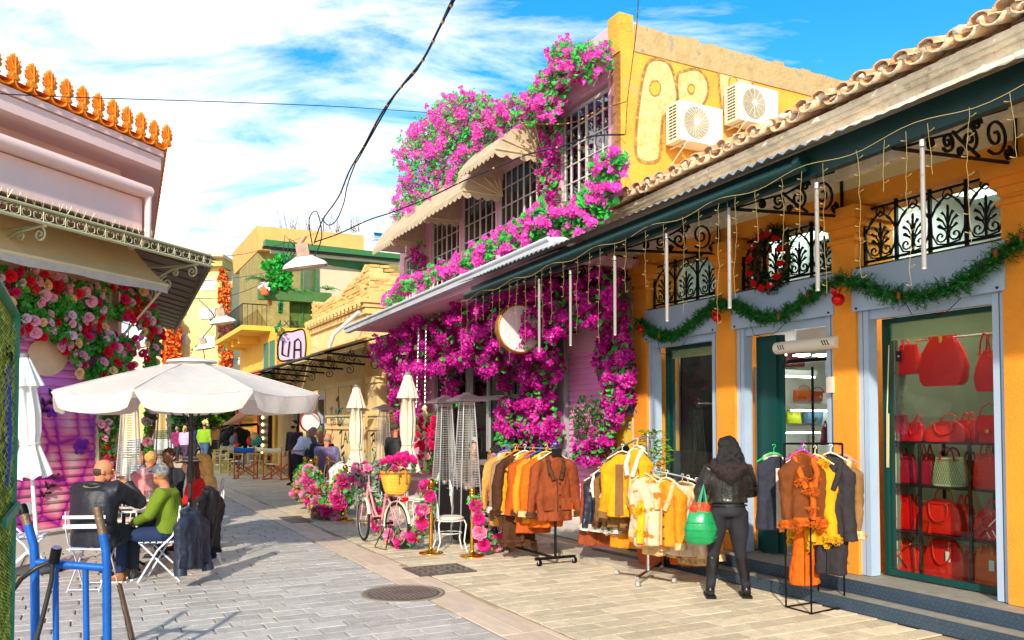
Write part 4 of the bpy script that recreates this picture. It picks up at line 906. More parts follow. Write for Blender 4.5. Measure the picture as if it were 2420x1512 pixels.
# graffiti on the camera-facing wall
def sgraf(pts,off,m,line,name='painted_letter'):
    bp=blobpoly(pts); vs=[ps(x,y,35-off) for x,y in bp]; pp=MB(); pp.add(vs,[list(range(len(vs)))]); ob(name,pp,m,ver); pp=MB(); pp.tube([ps(x,y,35-off-.01) for x,y in bp],line,4,closed=True); ob('letter_outline',pp,m_sb,ver)
m_lil=mat('lilac spray fill',(214,180,200),.9,var=.1)
sgraf([(660,800),(672,785),(690,783),(715,778),(722,800),(722,830),(716,850),(690,850),(662,852),(656,830)],.01,m_lil,.035); 
for st in ([(668,806),(666,838)],[(668,838),(680,842),(684,806)],[(694,846),(696,806),(704,800),(710,808),(710,846)],[(696,826),(710,826)]):
    pp=MB(); pp.tube([ps(x,y,34.96) for x,y in st],.035,4); ob('letter_stroke',pp,m_sb,ver)
text('graffiti_tag','LXAS',.35,frame(ps(683,765,34.98),ND,-SD),m_sb,ver,ext=.002)
for u_,v_ in ((880,560),(905,570)):
    c=ps(u_,v_,44); p=MB(); p.tube([c,c+V((1.0,.6,0))],.28,12); p.quad(c+V((0,-.2,-.2)),c+V((1,.2,-.2)),c+V((1.2,-.6,-1.1)),c+V((.1,-1,-1.1))); hw=ob('solar_water_heater',p,m_chrome,label='solar water heater tank on the roof behind the veranda, '+('left' if u_==880 else 'right')+' one of the pair',cat='water heater')
c=ps(900,600,44); p=MB(); p.box(c-ZV*.8,(5,3,2.4)); ob('roof_housing',p,m_white,label='small white roof housing below the solar water heaters',cat='roof housing')
# ================================================================ FAR END OF THE STREET
m_app=mat('primrose render',(244,220,140),.9,var=.04,vs=.4,bump=.1); FY=62
def fbox(u0,u1,v0,v1,Y,dep,m,name,par=None,**k):
    a=gy(u0,v0,Y); b=gy(u1,v1,Y); pp=MB(); pp.box(((a.x+b.x)/2,Y+dep/2,(a.z+b.z)/2),(abs(b.x-a.x),dep,abs(a.z-b.z))); return ob(name,pp,m,par,**k)
apt=thing('apartment_building','tall primrose yellow apartment block with white shuttered windows at the street end','building',gy(480,1000,FY))
fbox(424,520,612,1004,FY,14,m_app,'wall',apt); fbox(380,452,690,1004,FY+.5,14,m_app,'wall_wing',apt)
fbox(460,525,607,628,FY-.6,15,mat('yellow pebble parapet',(196,176,110),.95,var=.3,vs=2),'parapet',apt); fbox(420,527,600,607,FY-1,15.5,m_cream,'roof_edge',apt); fbox(440,460,627,660,FY-.2,2,m_app,'wall_step',apt)
for u0,v0 in ((473,660),(472,728),(471,795),(424,718),(424,788),(500,950)):
    w_=36 if u0>440 else 16
    f_=fbox(u0,u0+w_,v0,v0+26,FY-.12,.1,m_white,'window',apt); fbox(u0+3,u0+w_/2-1,v0+3,v0+23,FY-.16,.03,mat('closed white blind',(214,206,196),.5),'shutter_leaf',f_); fbox(u0+w_/2+1,u0+w_-3,v0+3,v0+23,FY-.16,.03,mat('closed white blind',(0,0,0)),'shutter_leaf',f_)
fbox(516,545,640,1004,FY+1,12,mat('cream far wall',(226,200,150),.9),'side_wing',apt)
wh=thing('white_building','white far building with balconies and laundry between the apartments and the veranda','building',gy(570,1000,75))
fbox(540,600,760,1004,70,12,m_white,'wall',wh); fbox(548,575,710,770,78,8,mat('ribbed zinc',(176,178,176),.5,.3),'zinc_shed',wh); fbox(560,610,735,742,74,5,mat('grey metal gallery',(130,140,150),.5,.3),'roof_gallery',wh)
for v0 in (748,800,840): b_=fbox(546,566,v0,v0+8,66,4,m_white,'balcony',wh); fbox(548,564,v0-14,v0,65.9,.1,mat('balcony bars',(90,95,95),.5),'railing',b_)
for i,(u_,v_,c_) in enumerate(((551,800,(60,110,170)),(555,812,(40,60,90)),(559,806,(90,130,180)))): fbox(u_-2,u_+2,v_-25,v_+20,65.5,.1,mat('laundry %d'%i,c_,.9),'laundry',wh)
sgn=fbox(562,600,845,861,52,.2,m_white,'hanging_sign',label='white hanging street sign with a phone number near the palm',cat='sign')
text('sign_text','TABEPNA O KHPOS',.13*2,frame(gy(581,850,51.98),V((1,0,0)),V((0,-1,0))),m_sb,sgn); text('sign_text','TEL. 210 3218436',.28,frame(gy(581,857,51.98),V((1,0,0)),V((0,-1,0))),m_sb,sgn)
c=gy(590,872,50); p=MB(); p.lathe([(.28,0),(.28,.1)],c,20,ax=(0,-1,0)); gs_=ob('green_round_sign',p,mat('green sign',(20,160,70),.5),label='small green round sign hanging at the far canopy',cat='sign')
# long low buildings closing the street on both sides
fbx=MB(); fbx.box((-25,72,1.9),(12,22,3.8)); ob('far_left_building',fbx,m_sand,label='low tan building behind the trees at the far left of the street',cat='building')
fbx=MB(); fbx.box((-9,92,2.2),(30,6,4.4)); ob('closing_building',fbx,m_gfw,label='tan building closing the view at the end of the street',cat='building')
for x0,y0,hh,c_ in ((-30,30,7,(220,190,150)),(18,60,8,(225,200,150)),(30,90,12,(230,210,180)),(-40,90,10,(215,200,170))):
    b=MB(); b.box((x0,y0,hh/2),(16,14,hh)); ob('town_house',b,mat('town %d'%x0,c_,.9),label={-30:'tan house far behind the pink corner building',18:'pale house hidden behind the veranda building',30:'tall pale block far behind the orange shop',-40:'far off pale block beyond the left roofs'}[x0],cat='house')
# ================================================================ FLOWERS AND FOLIAGE
def inpoly(x,y,P_):
    c=False; n=len(P_)
    for i in range(n):
        x1,y1=P_[i]; x2,y2=P_[i-1]
        if (y1>y)!=(y2>y) and x<(x2-x1)*(y-y1)/(y2-y1)+x1: c=not c
    return c
def sample(P_,n,clump=0.,sc_=.02,seed=0):
    xs=[a for a,b in P_]; ys=[b for a,b in P_]; o=[]; k=0
    while len(o)<n and k<n*40:
        k+=1; x=R.uniform(min(xs),max(xs)); y=R.uniform(min(ys),max(ys))
        if inpoly(x+mnoise.noise(V((x*.06,y*.06,seed)))*24,y+mnoise.noise(V((x*.06,y*.06,seed+9)))*24,P_) and (not clump or mnoise.noise(V((x*sc_,y*sc_,seed)))>R.uniform(-clump,clump*.35)): o.append((x,y))
    return o
def rv(): 
    z=R.uniform(-1,1); a=R.uniform(0,2*PI); r=math.sqrt(1-z*z); return V((r*math.cos(a),r*math.sin(a),z))
def leaf(mb,p,r,X=None,Nn=None,asp=.62):
    Nn=Nn or rv(); X=X or rv(); X=(X-Nn*X.dot(Nn)); X=X.normalized() if X.length>.01 else Nn.orthogonal().normalized(); Y=Nn.cross(X)
    mb.add([p-X*r,p+Y*r*asp+X*r*.1-Nn*r*.15,p+X*r,p-Y*r*asp+X*r*.1-Nn*r*.15],[[0,1,2],[0,2,3]],False)
def floret(mb,p,r,nrm):
    Nn=(nrm+rv()*.8).normalized(); X=Nn.orthogonal().normalized(); Y=Nn.cross(X); a0=R.uniform(0,2)
    for k in range(3):
        a=a0+k*2.094; D_=X*math.cos(a)+Y*math.sin(a); T=Nn.cross(D_); 
        mb.add([p,p+D_*r*.6+T*r*.5+Nn*r*.35,p+D_*r*1.05+Nn*r*.55,p+D_*r*.6-T*r*.5+Nn*r*.35],[[0,1,2],[0,2,3]],False)
m_bg=mat('shaded magenta bracts',(204,18,158),.6,var=.35,vs=3,bump=0,isl=.5,trans=.35); m_bg2=mat('bright pink bracts',(240,84,196),.6,var=.25,vs=6,bump=0,isl=.35,trans=.35)  # first magenta is deepened to carry the shade below the canopy
m_lf=mat('fresh green leaf',(48,176,58),.45,var=.25,vs=6,bump=0,isl=.4,trans=.25,spec=.5); m_lfd=mat('deep green leaf',(34,98,36),.5,var=.3,vs=6,bump=0,isl=.4,trans=.2); m_twig=mat('brown twig',(112,78,48),.9,var=.2)
m_dot=mat('white bract centres',(250,225,240),.6,var=.05,bump=0)
fcl=[]
for k in range(4):
    b=MB()
    for j in range(5): floret(b,V((R.uniform(-.05,.05),R.uniform(-.02,.04),R.uniform(-.05,.05))),R.uniform(.035,.05),V((0,-1,.3)))
    me=b.mesh('flower'); fcl.append(me)
def bougain(label,polys,dr_,nf,nl,nI=60,group=None,size=.042,mats=(m_bg,m_lf),drop=0.,clump=.5,planef=None,white=.05):
    pf=planef or q
    xs=[a for P_ in polys for a,b in P_]; ys=[b for P_ in polys for a,b in P_]
    base=pf(sum(xs)/len(xs),max(ys),dr_[1]); t=thing('bougainvillea',label,'bougainvillea',base,group=group)
    F=MB(); Lm=MB(); St=MB(); Wd=MB(); tot=sum((max(a for a,b in P_)-min(a for a,b in P_))*(max(b for a,b in P_)-min(b for a,b in P_)) for P_ in polys)
    cnt=0
    for pi_,P_ in enumerate(polys):
        fr_=(max(a for a,b in P_)-min(a for a,b in P_))*(max(b for a,b in P_)-min(b for a,b in P_))/tot
        S=sample(P_,int(nf*fr_),clump,.03,pi_*7.3+len(label))
        for i,(x,y) in enumerate(S):
            d=dr_[0]+(dr_[1]-dr_[0])*(.5+.9*mnoise.noise(V((x*.035,y*.035,pi_)))+R.uniform(-.25,.25)); d=min(max(d,dr_[0]),dr_[1])
            p=pf(x,y,d)
            if i%max(1,int(nf/ max(1,nI)))==0:
                me=R.choice(fcl)
                o=inst('flower',me,basis(p-ND*.03,SD,ND,ZV)@Matrix.Rotation(R.uniform(0,6),4,'Y'),t); 
            floret(F,p,size*R.uniform(.8,1.3),-ND*.6-SD*.6+ZV*.3)
            if R.random()<white: Wd.add([p-ND*.03+V((.006,0,0)),p-ND*.03+V((0,0,.008)),p-ND*.03-V((.006,0,0))],[[0,1,2]])
        for x,y in sample(P_,int(nl*fr_),clump*.8,.045,pi_*3.1+50):
            d=dr_[0]+(dr_[1]-dr_[0])*R.uniform(.1,.8); leaf(Lm,pf(x,y,d),size*R.uniform(.9,1.6),Nn=(-ND*.7-SD*.4+ZV*.6+rv()*.7).normalized())
        for k in range(int(6+14*fr_)):
            a=R.choice(S); b_=R.choice(S)
            if (a[0]-b_[0])**2+(a[1]-b_[1])**2<160**2: A=pf(a[0],a[1],dr_[1]-.05); B=pf(b_[0],b_[1],dr_[0]+.3*(dr_[1]-dr_[0])); m_=A.lerp(B,.5)+rv()*.15; St.tube([A,m_,B],[.012,.009,.004],4)
        for k in range(int(30*fr_)+2):      # bare twigs sticking out
            a=R.choice(S); A=pf(a[0],a[1],dr_[0]+.1); v_=(rv()+ZV*.5).normalized(); St.tube([A,A+v_*.15,A+v_*.28+rv()*.05],[.004,.003,.002],3)
    ob('flowers',F,mats[0],t,kind='stuff'); ob('leaves',Lm,mats[1],t,kind='stuff'); ob('stems',St,m_twig,t,kind='stuff')
    if Wd.v: ob('bract_centres',Wd,m_dot,t,kind='stuff')
    return t
for me in fcl: me.materials.append(m_bg2)
bougain('magenta bougainvillea heaped along the roof edge of the pink cafe above the scalloped awning',[[(930,375),(950,325),(1010,265),(1060,225),(1110,218),(1170,240),(1240,220),(1290,170),(1300,130),(1330,82),(1350,112),(1440,98),(1447,150),(1400,185),(1345,200),(1325,265),(1290,285),(1230,290),(1160,345),(1110,400),(1050,440),(1000,480),(960,505),(925,525),(930,470),(955,420)]],(6.35,7.3),8200,4600,200,mats=(m_bg2,m_lf),clump=.9)
bougain('narrow bougainvillea vine climbing beside the tall right upper window',[[(1283,255),(1328,230),(1322,330),(1312,470),(1300,510),(1272,500),(1282,400)]],(6.85,7.08),900,420,40)
bougain('dense pink bougainvillea band filling the planter above the grey gutter',[[(905,718),(940,665),(1050,622),(1180,548),(1255,505),(1275,470),(1320,500),(1360,470),(1400,430),(1420,368),(1450,352),(1482,380),(1452,420),(1448,470),(1420,530),(1350,560),(1305,562),(1180,602),(1060,652),(960,692),(900,730)]],(5.75,6.6),8000,4800,220,clump=1.2,mats=(m_bg2,m_lf))
bougain('small bougainvillea sprig beside the far left upper window',[[(972,575),(992,560),(1003,600),(1000,665),(975,672)]],(6.8,7.08),350,120,20)
m_bgd=m_bg
bougain('deep magenta bougainvillea hanging below the canopy slab across the cafe front',[[(868,835),(890,800),(960,757),(1040,722),(1150,692),(1250,668),(1340,648),(1460,640),(1462,700),(1440,745),(1400,770),(1350,770),(1320,800),(1290,850),(1250,830),(1200,850),(1180,880),(1150,895),(1110,862),(1060,880),(1020,890),(985,900),(950,900),(920,890),(885,860)]],(5.95,7.0),15500,1100,200,clump=3.)
bougain('bougainvillea column standing left of the cafe doors behind the tall cream parasol',[[(915,880),(990,880),(1000,960),(1020,1000),(1025,1110),(985,1115),(930,1115),(935,1000),(920,940)]],(6.5,7.05),4600,500,80,clump=2.)
bougain('short bougainvillea tail hanging over the left cafe door',[[(1040,860),(1075,860),(1082,925),(1066,962),(1052,930)]],(6.8,7.0),420,90,12)
bougain('slim bougainvillea garland hanging down beside the middle cafe door',[[(1172,870),(1205,860),(1200,930),(1212,985),(1206,1080),(1184,1085),(1170,1020),(1180,960)]],(6.7,6.98),1100,160,40)
bougain('thick bougainvillea column covering the pier right of the round sign',[[(1228,835),(1310,825),(1332,880),(1300,925),(1318,985),(1325,1048),(1228,1048),(1215,985),(1236,930),(1215,880)]],(6.6,6.98),4600,300,110,clump=2.)
bougain('bougainvillea vine falling over the pink roller shutter among bare stems',[[(1405,655),(1460,640),(1476,760),(1492,850),(1500,935),(1462,1000),(1435,1060),(1388,1105),(1352,1085),(1372,1040),(1420,1000),(1428,930),(1405,860),(1422,780),(1398,710)]],(6.7,7.0),3800,520,120,clump=1.)
t=thing('green_climber','leafy green climber with small red buds on the pink roller shutter','climber',q(1400,1050,6.9))
F=MB();St=MB();
for x,y in sample([(1345,960),(1380,935),(1450,940),(1440,1010),(1400,1060),(1360,1050)],700,.3,.05,3): leaf(F,q(x,y,6.85+R.uniform(-.15,.1)),.032,Nn=(-ND+rv()*.8).normalized())
for k in range(24): a=q(1440+R.uniform(-20,20),1100,6.95); b=q(R.uniform(1345,1450),R.uniform(940,1040),6.85); St.tube([a,a.lerp(b,.5)+rv()*.12,b],[.008,.006,.003],4)
ob('leaves',F,m_lfd,t,kind='stuff'); ob('stems',St,m_twig,t,kind='stuff')
# ---- roses
def rosemesh(nm,m,k=1.):
    b=MB(); rr=.075*k
    for ring_,(r0,h,n_,tilt) in enumerate(((1.,.0,5,.9),(.78,.25,5,.55),(.52,.42,4,.25),(.28,.5,3,.05))):
        for j in range(n_):
            a=j*2*PI/n_+ring_*.7; D_=V((math.cos(a),math.sin(a),0)); T=V((-math.sin(a),math.cos(a),0)); w_=rr*r0*1.1
            b.add([D_*rr*r0*.35-ZV*.0-T*w_*.35,D_*rr*r0*.35+T*w_*.35,D_*rr*r0*(.8+.2*tilt)+T*w_*.6+ZV*rr*(h+.35),D_*rr*r0*(1.0+.25*tilt)+ZV*rr*(h+.30-.3*tilt*.5),D_*rr*r0*(.8+.2*tilt)-T*w_*.6+ZV*rr*(h+.35)],[[0,1,2,3],[0,3,4]],False)
    b.ell((0,0,rr*.35),(rr*.3,rr*.3,rr*.45),nu=6,nv=4)
    me=b.mesh(nm); me.materials.append(m); return me
rcol=[('red rose petals',(235,14,48)),('crimson rose petals',(228,18,104)),('pink rose petals',(253,180,200)),('peach rose petals',(253,212,150)),('pale mauve rose petals',(248,208,222))]
rms=[rosemesh('rose',mat(a,c,.55,var=.12,vs=8,bump=0,trans=.2)) for a,c in rcol]
def roses(label,poly,er,n,nl,pf,nrm,sz=1.,wts=(3,2,4,2,2),name='rose_garland'):
    xs=[a for a,b in poly]; ys=[b for a,b in poly]; t=thing(name,label,'rose garland',pf(sum(xs)/len(xs),max(ys),er[0]))
    S=[]
    for x,y in sample(poly,n*30,.12,.02,len(label)):
        if len(S)>=n: break
        p=pf(x,y,R.uniform(er[0]+(er[1]-er[0])*.6,er[1]))
        if all((p-z).length>.135*sz for z in S):
            S.append(p); nn=(nrm+rv()*.55).normalized(); M=frame(p,nn.orthogonal(),nn); k=R.uniform(.75,1.2)*sz
            inst('rose',R.choices(rms,wts)[0],M@Matrix.Diagonal((k,k,k,1)),t)
    F=MB();St=MB()
    for x,y in sample(poly,nl,.2,.02,5): leaf(F,pf(x,y,R.uniform(er[0],er[1])),.05*R.uniform(.6,1.3),Nn=(nrm+rv()*.8).normalized())
    for k in range(40):
        a=R.choice(S); b=R.choice(S)
        if (a-b).length<1.3: St.tube([a-nrm*.08,a.lerp(b,.5)-nrm*.1+rv()*.1,b-nrm*.08],.009,4)
    ob('leaves',F,m_lf2,t,kind='stuff'); ob('stems',St,m_twig,t,kind='stuff'); return t
m_lf2=mat('rose leaf green',(62,150,34),.45,var=.3,vs=6,bump=0,isl=.45,trans=.25,spec=.5)
roses('thick garland of red pink and peach roses under the cream awning',[(-20,620),(120,650),(250,680),(345,690),(378,740),(384,810),(372,862),(340,885),(300,892),(245,905),(200,895),(172,850),(130,805),(60,795),(-20,790)],(.06,.42),290,7500,ql,LN,.84)
roses('narrow rose garland running down the pillar beside the mural shutter',[(238,930),(282,930),(278,1000),(272,1060),(268,1120),(262,1190),(252,1190),(246,1100),(240,1020)],(.05,.25),34,800,ql,LN,.9)
roses('rose garland seen through the bars of the second left heater',[(345,950),(362,950),(366,1080),(350,1080)],(.1,.35),12,260,lambda u,v,e:gy(u,v,13.2-e),V((0,-1,0)))
# swing garland of roses and rope
def hang_roses():
    t=thing('flower_rope','thick cream rope wound with pink roses hanging by the tall cream parasol','flower rope',q(1005,1110,6.0))
    p=MB(); pts=[q(1004,960+150*i/30,6.0)+SD*.02*math.sin(i*1.3) for i in range(31)]; p.tube(pts,[.045+.015*math.sin(i*2.1) for i in range(31)],7); ob('rope',p,mat('cream rope',(226,206,150),.9,var=.15,bump=.6,bs=60),t)
    for u0,u1 in ((989,983),(1006,1003)):
        p=MB(); a=q(u0,770,6.0); b=q(u1,965,6.0)
        for i in range(40):
            c=a.lerp(b,i/40); X=SD if i%2 else ND; p.tube([c+X*.014*math.cos(k*PI/3)+ZV*.026*math.sin(k*PI/3) for k in range(6)],.004,3,closed=True)
        ob('chain',p,m_steel,t,kind='stuff')
    for i in range(44):
        s_=R.choice((-1,1)); p_=q(1004+R.uniform(-28,22),R.uniform(985,1105),5.95+R.uniform(-.06,.2)); nn=(-ND-SD*.5+rv()*.5).normalized(); inst('rose',rms[R.choice((1,1,0,2))],frame(p_,nn.orthogonal(),nn)@Matrix.Diagonal((.8,.8,.8,1)),t)
    F=MB()
    for i in range(500): leaf(F,q(1004+R.uniform(-30,24),R.uniform(975,1110),6.05+R.uniform(-.05,.15)),.04)
    ob('leaves',F,m_lf2,t,kind='stuff')
hang_roses()
# ---- peonies, used on the rope garlands and the bicycle
m_peo=mat('magenta peony petals',(242,52,160),.55,var=.2,vs=14,bump=0,trans=.25); m_peo2=mat('pink peony petals',(252,158,200),.55,var=.2,vs=14,bump=0,trans=.25)
def peony(nm,m):
    b=MB()
    for ring_,(r0,n_) in enumerate(((1.,7),(.85,7),(.66,6),(.45,5))):
        for j in range(n_):
            a=j*2*PI/n_+ring_*.5+R.uniform(-.1,.1); D_=V((math.cos(a),math.sin(a),0)); T=V((-math.sin(a),math.cos(a),0)); r=.085*r0; h=.02+.022*ring_; w_=r*.6
            b.add([D_*r*.2,D_*r*.7+T*w_*.8+ZV*(h),D_*r*1.0+T*w_*.45+ZV*(h+.02),D_*r*1.08+ZV*(h+.012),D_*r*1.0-T*w_*.45+ZV*(h+.022),D_*r*.7-T*w_*.8+ZV*h],[[0,1,2,3],[0,3,4,5]],False)
    me=b.mesh(nm); me.materials.append(m); return me
pms=[peony('peony',m_peo),peony('peony',m_peo),peony('peony',m_peo2)]
m_euc=mat('eucalyptus leaf',(120,158,130),.6,var=.15,vs=8,bump=0,isl=.35,trans=.2); m_gl=mat('golden leaf',(188,140,24),.6,var=.2,isl=.3,bump=0,trans=.2)
def peony_garland(label,pts,n,spread,leafn=120,mixw=(2,2,3),k=1.,cat='flower garland',name='flower_garland',facing=None):
    """pts: world points of the rope"""
    t=thing(name,label,cat,min(pts,key=lambda p:p.z)); p=MB(); p.tube(pts,.012,6); ob('rope',p,mat('gold rope',(190,140,50),.6,.3,bump=.4,bs=80),t)
    def along(f): f*=len(pts)-1; i=min(int(f),len(pts)-2); return pts[i].lerp(pts[i+1],f-i)
    for i in range(n):
        c=along((i+.5)/n+R.uniform(-.02,.02)); nn=((facing or V((-.3,-1,.3)))+rv()*.7).normalized(); pp=c+nn*spread*R.uniform(.3,1)+ZV*R.uniform(-spread,spread*.6); kk_=R.uniform(.7,1.1)*k
        inst('peony',R.choices(pms,mixw)[0],frame(pp,nn.orthogonal(),nn)@Matrix.Diagonal((kk_,kk_,kk_,1)),t)
    for m_,nm_,f_ in ((m_euc,'eucalyptus_leaves',.45),(m_lf,'green_leaves',.35),(m_gl,'golden_leaves',.2)):
        F=MB()
        for i in range(int(leafn*f_)): leaf(F,along(R.random())+rv()*spread*1.3,.032*R.uniform(.8,1.4)*k,asp=.8)
        ob(nm_,F,m_,t,kind='stuff')
    return t
# ---- distant greenery
def crown(poly,Yr,n,r,m,name,par,pf=gy,kind='stuff'):
    F=MB()
    for x,y in sample(poly,n,3. if n in (6500,900) else .3,.03,n*.1): leaf(F,pf(x,y,R.uniform(*Yr)),r*R.uniform(.6,1.4))
    return ob(name,F,m,par,kind=kind)
m_ivy=mat('red creeper leaf',(205,62,22),.7,var=.3,vs=.8,bump=0,isl=.45,trans=.2); m_ivyo=mat('orange creeper leaf',(230,120,30),.7,isl=.4,bump=0)
for lb,po in (('red autumn creeper covering the left wing of the yellow apartment block',[(384,790),(400,752),(426,750),(428,800),(424,866),(384,866)]),('tall red autumn creeper running down the right edge of the apartment block',[(520,640),(534,636),(541,700),(546,780),(549,866),(518,866),(516,760)])):
    t=thing('red_creeper',lb,'creeper',gy(po[0][0],po[-2][1],58)); crown(po,(60.6,61.6),6500,.12,m_ivy,'leaves',t); crown(po,(60.3,61.),900,.11,m_ivyo,'orange_leaves',t)
    p=MB(); xs=sum(a for a,b in po)/len(po)
    for k in range(4): p.tube([gy(xs+R.uniform(-8,8),865,61.8),gy(xs+R.uniform(-8,8),800,61.8),gy(xs+R.uniform(-6,6),660 if 'tall' in lb else 760,61.8)],.05,4)
    ob('stems',p,m_twig,t,kind='stuff')
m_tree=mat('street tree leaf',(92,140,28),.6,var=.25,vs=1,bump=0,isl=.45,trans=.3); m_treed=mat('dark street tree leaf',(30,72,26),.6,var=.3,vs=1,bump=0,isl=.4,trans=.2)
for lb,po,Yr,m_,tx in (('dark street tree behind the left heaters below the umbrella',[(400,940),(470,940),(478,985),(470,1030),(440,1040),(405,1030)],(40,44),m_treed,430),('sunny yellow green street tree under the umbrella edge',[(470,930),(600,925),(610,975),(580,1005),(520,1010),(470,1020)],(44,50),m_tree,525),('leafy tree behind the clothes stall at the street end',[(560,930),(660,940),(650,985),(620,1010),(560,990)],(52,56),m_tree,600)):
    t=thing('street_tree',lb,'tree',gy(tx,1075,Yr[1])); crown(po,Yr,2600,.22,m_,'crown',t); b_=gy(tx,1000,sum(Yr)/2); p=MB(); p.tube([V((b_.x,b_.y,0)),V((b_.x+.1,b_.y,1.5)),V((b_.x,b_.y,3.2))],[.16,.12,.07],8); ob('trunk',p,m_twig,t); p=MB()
    for k in range(6): a=V((b_.x,b_.y,1.8+k*.2)); p.tube([a,a+V((R.uniform(-1,1),R.uniform(-1,1),.9))],[.05,.02],5)
    ob('limb',p,m_twig,t,kind='stuff')
def frond_plant(label,base,n,length,m,pot=None,name='potted_palm',cat='plant',h=0.,lw=.05,group=None):
    t=thing(name,label,cat,base,group=group); 
    c=base+ZV*h
    if h: p=MB(); p.tube([base,c],[.12,.08],7); ob('trunk',p,m_twig,t)
    for i in range(n):
        a=2*PI*i/n+R.uniform(-.3,.3); up=R.uniform(.4,1.3); D_=V((math.cos(a),math.sin(a),0)); L_=length*R.uniform(.7,1.1); F=MB()
        sp=[c+D_*L_*f*(1-.15*f)+ZV*L_*(up*f-.95*f*f*up) for f in [k/8 for k in range(9)]]
        F.tube(sp,[.012*(1-k/9)+.003 for k in range(9)],3); T=D_.cross(ZV).normalized()
        for k in range(1,9):
            for sg in (-1,1):
                b=sp[k]; tip=b+T*sg*L_*.28*(1-k/11)+D_*L_*.08-ZV*L_*.07; F.add([b-D_*lw*.4,b+D_*lw*.4,tip],[[0,1,2]])
        ob('frond',F,m,t)
    if pot: p=MB(); p.lathe([(.10,0),(.15,.24),(.17,.24),(.17,.27),(.14,.27)],base-ZV*.25,14); ob('pot',p,pot,t)
    return t
m_palm=mat('palm green',(34,142,88),.5,var=.2,bump=0,isl=.3,trans=.2); m_pot=mat('terracotta pot',(205,100,50),.8,var=.1)
frond_plant('feathery palm in the street below the yellow balcony',gy(588,845,45),18,1.9,m_palm,lw=.12,h=.35)
frond_plant('small cycad palm on the veranda corner',gy(625,665,34),18,1.0,m_palm,m_pot,lw=.06); 
frond_plant('fern at the left end of the long green planter',ps(682,690,34.7),14,.55,m_lf,lw=.05,name='fern',group='ferns in the veranda planter')
for u_,lb in ((698,'fern in the middle of the long green planter'),(715,'fern at the right end of the long green planter'),(775,'fern standing alone over the brick parapet')): frond_plant(lb,ps(u_,692 if u_<760 else 685,34.7),14,.55,m_lf,lw=.05,name='fern',group='ferns in the veranda planter')
c=ps(697,700,34.6); p=MB(); p.box(c,(3.0,.35,.45) ,ND,SD,ZV,bev=.03); ob('planter_box',p,mat('dull green planter',(70,110,50),.6),label='long green planter box hung on the veranda railing',cat='planter')
t=thing('climbing_plant','bright green climbing plant on the veranda corner post','climber',ps(645,700,34.5)); crown([(618,625),(640,600),(690,600),(690,680),(660,690),(630,672)],(34.2,34.9),900,.11,m_lf,'leaves',t,pf=ps)
t=thing('white_flower_pot','orange pot of small white flowers on the balcony corner','potted plant',gy(626,695,33)); p=MB(); p.lathe([(.14,0),(.22,.3),(.2,.3)],gy(626,697,33),12); ob('pot',p,m_pot,t); crown([(610,668),(640,668),(640,684),(612,684)],(32.8,33.2),200,.06,m_white,'white_flowers',t)
t=thing('trailing_ivy','blue green ivy trailing over the end of the yellow balcony','climber',ps(655,760,34.5)); crown([(652,710),(668,712),(662,750),(655,790),(648,760)],(34.3,34.8),350,.08,m_palm,'leaves',t,pf=ps)
t=thing('roof_weeds','dry weeds growing out of the sandstone roof parapet','weeds',ps(700,545,39)); p=MB()
for k in range(60): a=ps(R.uniform(640,850),548+R.uniform(-2,4),39); p.tube([a,a+ZV*R.uniform(.2,1.2)+rv()*.25],[.02,.006],3)
ob('dry_stalks',p,m_twig,t,kind='stuff')
t=thing('mixed_balcony_plants','green plants and creepers crowding the white balconies at the street end','plant',gy(560,860,64)); crown([(546,755),(580,750),(600,770),(598,795),(560,800),(548,840),(545,790)],(62,64),600,.18,m_lf,'leaves',t)
# ================================================================ THINGS OF THE STREET
RZ=math.radians(27.5)
# ---- scalloped dutch awnings over the upper windows
m_beige=mat('beige awning canvas',(200,180,150),.9,var=.14,vs=4,bump=.2,bs=150,trans=.12)
zp=qs(1188,468,W0)[1]
def dutch(un,uf,label,zp_,Rr=.85,Rz=1.0):
    a=sat(un,W0); b=sat(uf,W0); t=thing('dutch_awning',label,'awning',w((a+b)/2,W0,zp_),group='scalloped awnings on the pink cafe')
    A=lambda s,f:w(s,W0-.02-Rr*(.35*math.sin(f*PI/2)+.65*f),zp_+Rz*(.35*math.cos(f*PI/2)+.65*(1-f))); n=16; m_=8
    p=MB(); vs=[];fs=[]
    for i in range(n+1):
        for j in range(m_+1): vs.append(A(a+(b-a)*i/n,j/m_)+ZV*(-.02*abs(math.sin(i*PI/n*3))))
    for i in range(n):
        for j in range(m_): k=i*(m_+1)+j; fs.append([k,k+1,k+m_+2,k+m_+1])
    p.add(vs,fs,True); ob('canvas',p,m_beige,t)
    for s in (a,b):
        p=MB(); C=w(s,W0-.03,zp_); vs=[C]+[A(s,j/(m_*2))+(SD*(.012 if j%2 else -.012)) for j in range(m_*2+1)]; p.add(vs,[[0,j+1,j+2] for j in range(m_*2)],True); ob('side_panel',p,m_beige,t)
    for j in range(1,6):
        p=MB(); p.tube([w(a-.01,W0-.03,zp_),A(a-.02,j/5)],.014,4); ob('rib',p,m_cream,t)
    p=MB()
    def scal(P0,P1,k):
        vs=[];fs=[]
        for i in range(k*4+1):
            f=i/(k*4); q0=P0.lerp(P1,f); vs+=[q0,q0-ZV*(.07+.06*abs(math.sin(f*k*PI)))]
        for i in range(k*4): fs.append([i*2,i*2+2,i*2+3,i*2+1])
        p.add(vs,fs,False); p.tube([vs[i] for i in range(1,len(vs),2)],.007,3)
    scal(A(a,1),A(b,1),9); scal(A(a,1),w(a,W0-.05,zp_),4)
    ob('scalloped_valance',p,m_beige,t)
